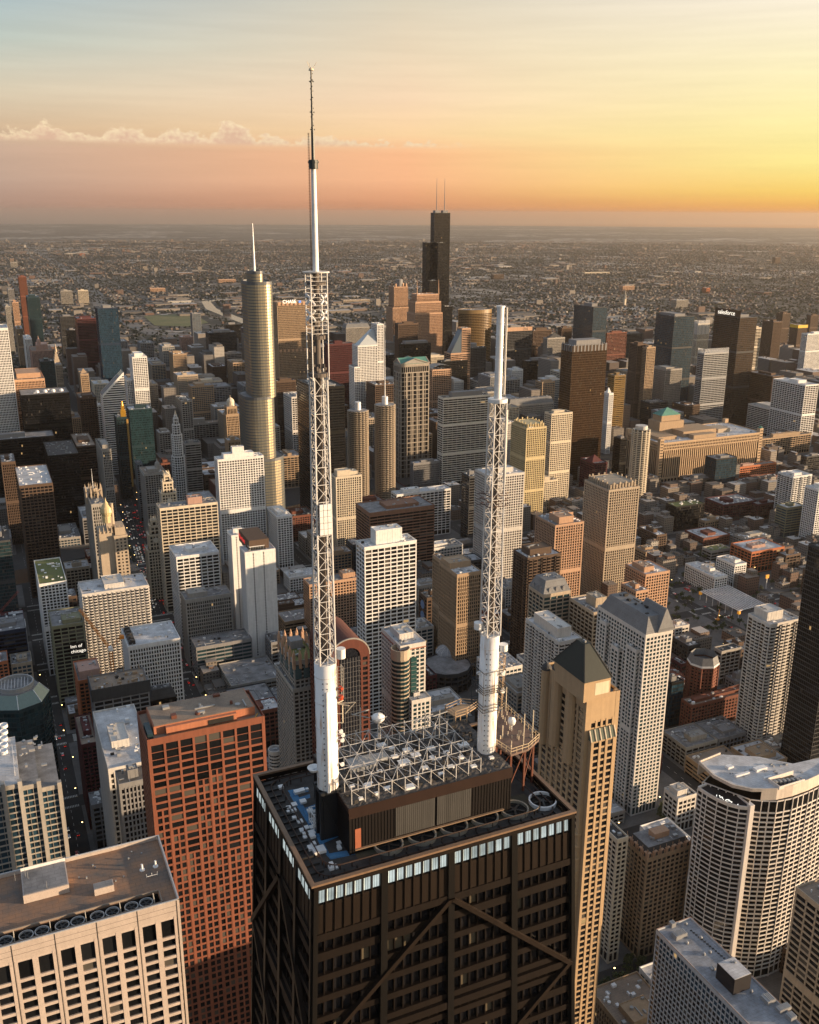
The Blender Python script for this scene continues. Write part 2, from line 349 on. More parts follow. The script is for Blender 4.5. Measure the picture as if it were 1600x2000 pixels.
def window_parts(kept, parent, mat):
    for fr, r, dp in kept:
        w, h = round(float(r[1]-r[0]), 2), round(float(r[3]-r[2]), 2); k = (w, h, mat.name)
        if k not in QM:
            b = MB(); b.quads([[(w/2, 0, -h/2), (-w/2, 0, -h/2), (-w/2, 0, h/2), (w/2, 0, h/2)]])
            o = b.build('window', mat, parent); QM[k] = o.data
        else:
            o = bpy.data.objects.new('window', QM[k]); COL.objects.link(o); o.parent = parent
        q, u, v = fr; a = (r[0]+r[1])/2
        o.matrix_local = Matrix(((u[0], v[0], 0, q[0]+a*u[0]+dp*v[0]), (u[1], v[1], 0, q[1]+a*u[1]+dp*v[1]), (0, 0, 1, (r[2]+r[3])/2), (0, 0, 0, 1)))
def clutter(mb, x0, x1, y0, y1, z, n, rs, avoid=()):
    for _ in range(n):
        for t in range(6):
            a = rs.uniform(.7, 3.2); b = rs.uniform(.7, 2.6); h = rs.uniform(.5, 2.0)
            if x1-x0 < a+2 or y1-y0 < b+2: continue
            x = rs.uniform(x0+1, x1-1-a); y = rs.uniform(y0+1, y1-1-b)
            if any(x < q[1] and x+a > q[0] and y < q[3] and y+b > q[2] for q in avoid): continue
            k = rs.random()
            if k < .62: mb.box(x, x+a, y, y+b, z, z+h)
            elif k < .8: mb.cyl(x+a/2, y+a/2, a/2.4, z, z+h*.8, 12)
            else:
                L = min(rs.uniform(4, 12), (x1-x0)*.5, (y1-y0)*.5)
                if rs.random() < .5: mb.box(x, min(x+L, x1-.5), y, y+.6, z+.1, z+.7)
                else: mb.box(x, x+.6, y, min(y+L, y1-.5), z+.1, z+.7)
            break
FOOT = []      # (x0, x1, y0, y1, short label, H)
def short(label):
    s = label
    for c in (' behind', ' beside', ' with', ' in front', ' left of', ' right of', ' at the', ' by the', ' under', ' over', ', ', ' in the', ' crossed', ' on its', ' whose', ' below', ' far ', ' squeezed', ' that', ' cut by', ' along', ' peeking', ' half ', ' directly'):
        i = s.find(c)
        if i > 8: s = s[:i]
    return s
def building(name, label, H, x1, y1, w, d, sty, wall, glass, opts=(), z0=0., cat=None, group=None, par=1.1, root=None, register=True):
    rs = random.Random(int(abs(x1*7+y1*13+H*3)))
    st = STY[sty]; bay, fl, pw, sh, pd, sd, cw = st
    if glass == 'dark' and wall in ('black', 'dgray', 'navy', 'teal', 'bronzem', 'maroon', 'brown') and H > 60: glass = 'smoke'
    wmat, gmat = wm(wall), gm(glass)
    dist = math.hypot(x1-CX, y1-CY)
    if root is None: root = thing(name, label, cat or name.split('_')[-1], group)
    if register: FOOT.append((x1-w, x1, y1-d, y1, short(label), H))
    O = {o.split('.')[0]: o for o in opts if o}
    tb = 2.2 if sty != 'C' else 1.6
    if sty == 'V': tb = 3.2
    if 'band' in O or 'crown' in O: tb = 9.
    if 'louv' in O: tb = 4.
    wl, gl = MB(), MB(); kept = []
    nk = 30 if dist < 640 and H > 40 else (14 if dist < 900 and H > 60 else 0)
    base = 5.0 if H > 25 else 0
    for f in 'NESW':
        o, u, v, L = face_frame(f, x1, y1, w, d); fr = (o, u, v)
        if sty == 'S' and f in 'NS':                     # blank slab end with window strips
            n = max(2, int(L/12)); ws = 1.3; B = []; c = [L*(k+1)/(n+1)+L*.06 for k in range(n)]; e = [cw]+sum([[k-ws/2, k+ws/2] for k in c], [])+[L-cw]
            for k in range(0, len(e), 2): B.append((e[k], e[k+1], -pd, 0, z0, H-tb))
            nf = int((H-z0-12)/fl); B += [(k-ws/2, k+ws/2, -pd, -.12, z0+12+j*fl, z0+12+j*fl+1.2) for k in c for j in range(nf)]
            B += [(k-ws/2, k+ws/2, -pd, -.02, z0, z0+12) for k in c]
            wl.boxes(B, fr); continue
        keep = (kept, nk) if nk and f in 'NE' else None
        nb, nf, e, hh = facade(wl, gl, fr, L, z0, H-tb, st, wins=(f in 'NE' or dist < 700), base=base, keep=keep)
        if sty == 'B':
            for i in range(nb):
                if i % 3 == 1 and nb > 2: continue
                wl.boxes([(e[i]+pw/2+.1, e[i+1]-pw/2-.1, -.1, 1.25, z0+base+(k+1)*hh-.75, z0+base+(k+1)*hh-.45) for k in range(nf)], fr)
                wl.boxes([(e[i]+pw/2+.1, e[i+1]-pw/2-.1, 1.15, 1.25, z0+base+(k+1)*hh-.45, z0+base+(k+1)*hh+.45) for k in range(nf)], fr)
        if sty == 'SC':
            C = []
            for i in range(nb):
                a, b = e[i]+.35, e[i+1]-.35; m = (a+b)/2
                for k in range(nf):
                    za = z0+base+(k+1)*hh-.95
                    pts = [(a, -.1), (b, -.1), (b-.5, .75), (a+.5, .75)]
                    q = [(o[0]+s*u[0]+t*v[0], o[1]+s*u[1]+t*v[1]) for s, t in pts]
                    C.append([(x, y, za) for x, y in q]+[(x, y, za+.95) for x, y in q])
                    pts = [(a+.5, .6), (b-.5, .6), (m+.5, 1.05), (m-.5, 1.05)]
                    q = [(o[0]+s*u[0]+t*v[0], o[1]+s*u[1]+t*v[1]) for s, t in pts]
                    C.append([(x, y, za+.01) for x, y in q]+[(x, y, za+.94) for x, y in q])
            wl.hexas(C)
        if 'stripes' in O: wl.boxes([(cw, L-cw, sd-pd-.02, .06, z0+base+(k+1)*hh-.55, z0+base+(k+1)*hh-.1) for k in range(nf)], fr)
    if H > 85 and sty not in ('S', 'SC', 'B') and rs.random() < .6:                  # blank mechanical storeys
        for zf in ((.5,) if H < 150 else (.36, .68)):
            za = z0+(H-z0)*zf; q_ = .02
            wl.boxes([(x1-w-q_, x1+q_, y1-.4, y1+q_, za, za+4.2), (x1-w-q_, x1+q_, y1-d-q_, y1-d+.4, za, za+4.2), (x1-.4, x1+q_, y1-d+.4, y1-.4, za, za+4.2), (x1-w-q_, x1-w+.4, y1-d+.4, y1-.4, za, za+4.2)])
    X0, X1, Y0, Y1 = x1-w, x1, y1-d, y1
    for a, b in ((X0, Y0), (X1-cw, Y0), (X0, Y1-cw), (X1-cw, Y1-cw)):
        wl.box(a-.006, a+cw+.006, b-.006, b+cw+.006, z0, H-tb)
    t = .45; p = .05                                     # top band doubles as parapet
    wl.boxes([(X0-p, X1+p, Y1-t, Y1+p, H-tb, H), (X0-p, X1+p, Y0-p, Y0+t, H-tb, H), (X1-t, X1+p, Y0+t, Y1-t, H-tb, H), (X0-p, X0+t, Y0+t, Y1-t, H-tb, H)])
    gl.box(X0+pd, X1-pd, Y0+pd, Y1-pd, z0, H-par-.5)
    wobj = wl.build('wall', plain('white_trim', (.66, .62, .55), .5) if 'stripes' in O else wmat, root)
    gname = 'glazing' if not kept else 'window'
    go = gl.build(gname, gmat, root)
    if kept: stuff(go); window_parts(kept, root, gmat)
    rk = 'white' if wall in ('white', 'offwhite') or 'whiteroof' in O or 'speckroof' in O else rs.choice(['gray', 'gray', 'tan', 'white', 'dark'] if wall not in ('black', 'dgray') else ['dark', 'gray'])
    if 'mallroof' in O: rk = 'gray'
    if 'speck' in O: rk = 'dark'
    if wall in ('peach', 'pink', 'peachb', 'beige', 'tan') and rk == 'dark': rk = 'tan'
    rf = MB(); rf.box(X0+t, X1-t, Y0+t, Y1-t, H-par-.4, H-par)
    ro = rf.build('roof', ROOFS['green' if 'greenroof' in O else rk], root); zr = H-par
    avoid = []
    tiers = [o for o in opts if o.startswith('t.')]
    if not tiers and not any(k in O for k in ('mansard', 'gabled', 'pyr45', 'pyr8', 'pyr12', 'pyr10', 'teeth', 'mallroof', 'helipad', 'greenroof', 'unfinished', 'cooling', 'pool', 'dormers', 'domes', 'speck', 'speckroof', 'cyltop', 'yellowtop', 'round')) and w > 12 and d > 12:
        tiers = ['t.%s.%s.%s.%s.%d' % (rs.choice('23'), rs.choice('678'), rs.choice('23'), rs.choice('67'), rs.choice((4, 5, 6)))]
    for o in tiers:
        q = o.split('.')[1:]; fx0, fx1, fy0, fy1 = [float('.'+s) if s != '0' else 0.04 for s in q[:4]]; h = float(q[4])
        a0, a1, b0, b1 = X1-fx1*w, X1-fx0*w, Y1-fy1*d, Y1-fy0*d
        ph = MB(); ph.box(a0, a1, b0, b1, zr-.05, zr+h-.5)
        ph.boxes([(a0-.06, a1+.06, b1-.3, b1+.06, zr+h-.7, zr+h), (a0-.06, a1+.06, b0-.06, b0+.3, zr+h-.7, zr+h), (a1-.3, a1+.06, b0+.3, b1-.3, zr+h-.7, zr+h), (a0-.06, a0+.3, b0+.3, b1-.3, zr+h-.7, zr+h)])
        for ff in ('N', 'E'):
            oo, u, v, L = face_frame(ff, a1, b1, a1-a0, b1-b0)
            n = max(2, int(L/2.4)); ph.boxes([(L*(k+.5)/n-.12, L*(k+.5)/n+.12, -.05, .09, zr+.3, zr+h-.72) for k in range(n)], (oo, u, v))
        pm = wm('pink') if 'roofpink' in O or wall == 'orange' else (wmat if wall not in ('black', 'dgray', 'navy') else wm('gray'))
        po = ph.build('penthouse', pm, root); avoid.append((a0-.3, a1+.3, b0-.3, b1+.3))
        if dist < 1300:
            for k in range(4 if dist < 560 else 0):
                c = MB(); clutter(c, a0, a1, b0, b1, zr+h-.5, 1, rs)
                if c.V: c.build('rooftop_unit', METAL, po)
            if dist >= 560:
                c = MB(); clutter(c, a0, a1, b0, b1, zr+h-.5, 5, rs)
                if c.V: stuff(c.build('rooftop_unit', METAL, po))
    n = int(min(16, w*d/70+3)) if dist < 1500 else 5
    if 'litter' in O or 'speckroof' in O or 'speck' in O or 'mallroof' in O: n += 14
    if dist < 900:
        for k in range(min(n, 9)):
            c = MB(); clutter(c, X0+t, X1-t, Y0+t, Y1-t, zr, 1, rs, avoid)
            if c.V: c.build('rooftop_unit', rs.choice((METAL, WHITEPAINT, METAL, DARKMETAL)), root)
        n -= 9
    if n > 0:
        c = MB(); clutter(c, X0+t, X1-t, Y0+t, Y1-t, zr, n, rs, avoid)
        if c.V: stuff(c.build('rooftop_unit', WHITEPAINT if rs.random() < .5 else METAL, root))
    cx, cyy = (X0+X1)/2, (Y0+Y1)/2
    for k in O:
        if k.startswith('pyr'):
            h = float(k[3:]); b = MB(); s = .82
            if h > 30:
                for j in range(4):
                    s2 = .8-.16*j; b.boxes([(cx-w*s2/2, cx+w*s2/2, cyy-w*s2/2, cyy+w*s2/2, zr+j*h*.14, zr+(j+1)*h*.14)])
                b.cyl(cx, cyy, w*.22, zr+h*.56, zr+h, 4, .3)
            else:
                b.prism([(cx-w*s/2, cyy-min(w, d)*s/2), (cx+w*s/2, cyy-min(w, d)*s/2), (cx+w*s/2, cyy+min(w, d)*s/2), (cx-w*s/2, cyy+min(w, d)*s/2)], zr, zr+h, np.array([(cx-.6, cyy-.6), (cx+.6, cyy-.6), (cx+.6, cyy+.6), (cx-.6, cyy+.6)]))
            b.build('roof_peak', wmat if h != 12 else wm('dgray'), root)
        if k == 'teeth':
            b = MB(); n = 9
            for ff in 'NESW':
                o, u, v, L = face_frame(ff, X1-w*.06, Y1-d*.06, w*.88, d*.88); m = max(4, int(L/4))
                b.boxes([(L*(j+.5)/m-.8, L*(j+.5)/m+.8, -1.2, 0, zr, zr+(8 if j % 2 else 5.5)) for j in range(m)], (o, u, v))
            b.build('crown', wmat, root)
        if k == 'crown':
            b = MB(); b.box(cx-w*.35, cx+w*.35, cyy-d*.35, cyy+d*.35, zr, zr+9); b.build('penthouse', wm('gray'), root)
            b = MB()
            for ff in 'NESW':
                o, u, v, L = face_frame(ff, X1, Y1, w, d); m = max(4, int(L/6.5))
                b.boxes([(L*(j+.5)/m-1.2, L*(j+.5)/m+1.2, -.4, .5, H-9.5, H+1.8) for j in range(m)], (o, u, v))
            b.build('crown', wm('gray'), root)
        if k == 'mansard':
            b = MB(); h = 11 if H > 60 else (12 if w > 60 else 8); i = min(4.5, w*.2, d*.22)
            b.prism([(X0, Y0), (X1, Y0), (X1, Y1), (X0, Y1)], H, H+h, [(X0+i, Y0+i), (X1-i, Y0+i), (X1-i, Y1-i), (X0+i, Y1-i)]); b.build('mansard_roof', ROOFS['dark' if wall == 'black' else 'slate'], root)
            if H > 100:
                for ff in 'NE':
                    o, u, v, L = face_frame(ff, X1, Y1, w, d)
                    for j in range(3):
                        a = L*(j+1)/4; b = MB(); b.boxes([(a-1.3, a+1.3, -3, -.4, H, H+4), (a-1.0, a+1.0, -3, -.6, H+4, H+4.9)], (o, u, v)); b.build('dormer', wm('gray'), root)
            c = MB(); clutter(c, X0+i, X1-i, Y0+i, Y1-i, H+h, 8, rs); c.build('rooftop_unit', METAL, root)
        if k == 'gabled':
            i = 5; h = 15; b = MB(); a0 = X0+w*.05; y0 = Y0+d*.05; y1 = Y1-d*.38
            b.prism([(X0, y0), (X1, y0), (X1, Y1), (X0, Y1)], H, H+h*.75, [(X0+i, y0+i), (X1-i, y0+i), (X1-i, Y1-i), (X0+i, Y1-i)]); b.build('mansard_roof', ROOFS['slate'], root)
            c = MB(); clutter(c, X0+i, X1-i, y0+i, Y1-i, H+h*.75, 12, rs); c.build('rooftop_unit', DARKMETAL, root)
            b = MB(); g0, g1 = X0-1, X0+w*.60; m = (g0+g1)/2; ya, yb = Y1+1, Y1-26
            V = [(g0, ya, H), (g1, ya, H), (m+.5, ya-1.5, H+17), (m-.5, ya-1.5, H+17), (g0, yb, H), (g1, yb, H), (m+.5, yb+1.5, H+17), (m-.5, yb+1.5, H+17)]
            b.add(V, [[1, 0, 3, 2], [4, 5, 6, 7], [0, 4, 7, 3], [5, 1, 2, 6], [3, 7, 6, 2], [0, 1, 5, 4]]); b.build('gable_roof', ROOFS['slate'], root)
            for fr_, hh2, ww2 in ((.10, H-14, .2), (.45, H-22, .16), (.74, H-8, .14)): building('', '', hh2, X1+2.6, Y1-d*fr_, 5, d*ww2, 'G3', wall, glass, ('mallroof',), root=root, register=False)
        if k == 'helipad':
            b = MB(); b.cyl(X0+w*.3, cyy, 7.5, zr, zr+1.6, 28); b.build('helipad', WHITEPAINT, root); c = MB(); c.lathe(X0+w*.3, cyy, [(6.8, zr+1.604), (5.8, zr+1.604)][::-1], 28); c.build('helipad_ring', DARKMETAL, root)
        if k == 'domes':
            for j in range(4): b = MB(); b.lathe(X1-w*(.35+.17*j), Y1-d*.35, [(3.2*math.cos(t*.26), zr+1.2+3.2*math.sin(t*.26)) for t in range(7)][:6]+[(.01, zr+4.5)], 14); b.cyl(X1-w*(.35+.17*j), Y1-d*.35, 3., zr, zr+1.2, 14); b.build('radome', WHITEPAINT, root, True)
        if k in ('cyltop',): b = MB(); b.cyl(cx, cyy, min(w, d)*.42, zr, zr+10, 24); b.build('penthouse', wm('gray'), root)
        if k == 'dome':
            b = MB(); b.box(X1-w*.55, X1-w*.25, Y1-d*.3, Y1-d*.1, zr, zr+14); b.cyl(X1-w*.4, Y1-d*.2, 5, zr+14, zr+24, 12); b.lathe(X1-w*.4, Y1-d*.2, [(5.2, zr+24), (4, zr+28), (1, zr+31), (.2, zr+38)], 12); b.build('turret', wmat, root)
        if k == 'cupola':
            b = MB(); b.cyl(X1-w*.7, Y1-d*.4, 3.6, zr, zr+9, 8); b.lathe(X1-w*.7, Y1-d*.4, [(3.8, zr+9), (3.2, zr+11.5), (1.2, zr+13.5), (.3, zr+18)], 10); b.build('cupola', wmat, root)
            b = MB(); o, u, v, L = face_frame('N', x1, y1, w, d); b.boxes([(0, L, -.2, .9, H-3.2, H-2.2), (0, L, -.2, .7, H-12, H-11.4)], (o, u, v)); o, u, v, L = face_frame('E', x1, y1, w, d); b.boxes([(0, L, -.2, .9, H-3.2, H-2.2)], (o, u, v)); b.build('cornice', wmat, root)
        if k == 'fins' or k == 'crownfins':
            b = MB(); 
            for ff in 'NE':
                o, u, v, L = face_frame(ff, x1, y1, w, d); m = max(5, int(L/2.6)); b.boxes([(L*(j+.5)/m-.3, L*(j+.5)/m+.3, -.5, .35, (H-30 if k == 'fins' else H-1), H+9) for j in range(m)], (o, u, v))
            b.build('crown_fin', WHITEPAINT, root)
        if k == 'yellowtop':
            b = MB(); b.boxes([(X0-1, X1+1, Y1+.2, Y1+.6, H-9, H), (X1+.2, X1+.6, Y0, Y1, H-9, H)]); b.build('safety_screen', plain('yellow_net', (.62, .40, .02), .7), root)
        if k == 'steelslab':
            b = MB(); b.box(X0+w*.2, X1-w*.15, Y0+d*.2, Y1-d*.15, zr, zr+1.0); b.build('penthouse', wm('stone'), root)
        if k == 'redcore':
            b = MB(); b.box(X0+w*.15, X1-w*.2, Y0-26, Y1-d*.3, H-3, H+9); b.build('service_core', wm('brown'), root)
            lettering('Marriott', 7, .2, plain('red_sign', (.6, .02, .02), .4, 0, .35), root, Matrix(((0, 0, 1, X1-w*.2+.15), (1, 0, 0, Y0-26), (0, 1, 0, H+1), (0, 0, 0, 1))), .3)
        if k == 'circles':
            for j in range(3):
                b = MB(); a = np.arange(24)*2*math.pi/24; P2 = [(X1+.35, Y1-d*.5+4.6*math.cos(t), H-11-12*j+4.6*math.sin(t)) for t in a]
                b.poly(P2); Q2 = [(X1+.05, y, z) for _, y, z in P2]; i = np.arange(24); b.add(P2+Q2, np.stack((i, (i+1) % 24+0, (i+1) % 24+24, i+24), 1)); b.build('round_poster', plain('blue_poster', (.16, .25, .42), .5), root)
        if k == 'inn':
            b = MB(); sy = Y1+1.2; b.box(X0+.5, X0+w*.52, sy-.5, sy, H-31, H-19); so_ = b.build('hotel_sign', plain('sign_black', (.01, .01, .01), .5), root)
            for tx, zz in (('Inn of', H-23.6), ('chicago', H-28.6)):
                lettering(tx, 4.4, .1, plain('sign_white', (.95, .85, .7), .5, 0, .55), so_, Matrix(((-1, 0, 0, X0+w*.52-.6), (0, 0, 1, sy+.06), (0, 1, 0, zz), (0, 0, 0, 1))), 0)
        if k == 'band':
            lettering('216', 9, .15, DARKMETAL, root, Matrix(((-1, 0, 0, X0+26), (0, 0, 1, Y1+.15), (0, 1, 0, H-8), (0, 0, 0, 1))), 0)
            b = MB(); b.boxes([(X0-.2, X1+.2, Y1, Y1+.1, H-9.3, H+.1), (X1, X1+.1, Y0, Y1, H-9.3, H+.1)]); b.build('top_band', wm('peach'), root)
        if k == 'crownsign':
            b = MB(); L = d; o, u, v, L = face_frame('E', x1, y1, w, d); m = int(L/2); b.boxes([(L*(j+.5)/m-.35, L*(j+.5)/m+.35, -.6, .2, H, H+14) for j in range(m)], (o, u, v)); b.boxes([(0, L, -.9, -.62, H, H+14)], (o, u, v)); b.build('crown_screen', wm('brown'), root)
            lettering('salesforce', 13, .2, plain('sign_white', (.95, .85, .7), .5, 0, .55), root, Matrix(((0, 0, 1, X1+.4), (1, 0, 0, Y0+d*.13), (0, 1, 0, H+2.5), (0, 0, 0, 1))), 0)
        if k == 'cooling':
            for j in range(5): b = MB(); b.box(X1-w*.16, X1-w*.04, Y1-d*(.18+.17*j)-2.4, Y1-d*(.18+.17*j)+2.4, zr, zr+3); b.cyl(X1-w*.1, Y1-d*(.18+.17*j), 1.8, zr+3, zr+3.7, 14); b.build('cooling_tower', DARKMETAL, root)
        if k == 'unfinished':
            b = MB()
            for j in range(7):
                a = X0+w*(j+.5)/7; b.box(a-.3, a+.3, Y1-.9, Y1-.3, zr, zr+4.5); b.box(a-.3, a+.3, Y0+.3, Y0+.9, zr, zr+4.5)
            for j in range(16): a, c_ = rs.uniform(X0+2, X1-5), rs.uniform(Y0+2, Y1-5); b.box(a, a+rs.uniform(1, 4), c_, c_+rs.uniform(.4, 3), zr, zr+rs.uniform(.3, 2.4))
            b.build('formwork', wm('tan'), root); b = MB(); b.boxes([(X0-1.2, X1+1.2, Y1+.3, Y1+.6, H-9, H+1), (X1+.3, X1+.6, Y0-1, Y1+1, H-9, H+1)]); b.build('scaffold_screen', wm('dgray'), root)
        if k == 'pool':
            b = MB(); b.box(X0+2, X0+16, Y1-20, Y1-10, zr, zr+.25); b.build('pool_deck', wm('stone'), root); b = MB(); b.box(X0+4, X0+14, Y1-17.5, Y1-12.5, zr+.24, zr+.32); b.build('pool_water', plain('pool', (.05, .42, .55), .1), root)
        if k == 'dormers':
            b = MB(); i = 2.5; b.prism([(X0, Y0), (X1, Y0), (X1, Y1), (X0, Y1)], H, H+5, [(X0+i, Y0+i), (X1-i, Y0+i), (X1-i, Y1-i), (X0+i, Y1-i)]); b.build('mansard_roof', ROOFS['dark'], root)
            b = MB(); b.box(X0+i, X1-i, Y0+i, Y1-i, H+5, H+5.3); b.build('flat_roof', ROOFS['gray'], root); b = MB(); b.box(cx-5, cx+6, cyy-3, cyy+3, H+5.3, H+9); b.build('penthouse', wm('peach'), root)
            c = MB(); clutter(c, X0+i, X1-i, Y0+i, Y1-i, H+5.3, 12, rs, [(cx-5, cx+6, cyy-3, cyy+3)]); c.build('rooftop_unit', METAL, root)
            for ff in 'NE':
                o, u, v, L = face_frame(ff, x1, y1, w, d); m = max(3, int(L/4.2))
                for j in range(m):
                    a = L*(j+.5)/m; b = MB(); tt = np.linspace(0, math.pi, 9); 
                    for q in range(8):
                        s0, s1 = tt[q], tt[q+1]; pts = [(1.5, s0), (1.5, s1), (1.0, s1), (1.0, s0)]
                        C = [(o[0]+(a+r_*math.cos(s_))*u[0]-dp*v[0], o[1]+(a+r_*math.cos(s_))*u[1]-dp*v[1], H+1.6+r_*math.sin(s_)) for dp in (1.6, -.1) for r_, s_ in pts]; b.hexas([C])
                    b.boxes([(a-1.5, a-1.0, -1.4, .1, H, H+1.6), (a+1.0, a+1.5, -1.4, .1, H, H+1.6)], (o, u, v)); b.build('dormer', wm('peach'), root)
                b = MB()
                for j in range(m+1): b.boxes([(L*j/m-.35, L*j/m+.35, -.9, .25, H-1, H+3.2), (L*j/m-.12, L*j/m+.12, -.4, -.1, H+3.2, H+6)], (o, u, v))
                b.build('pinnacle', wm('peach'), root)
        if k == 'round':
            b = MB(); b.cyl(cx, cyy, min(w, d)*.42, zr, zr+9, 22); b.build('penthouse', wmat, root)
    return root
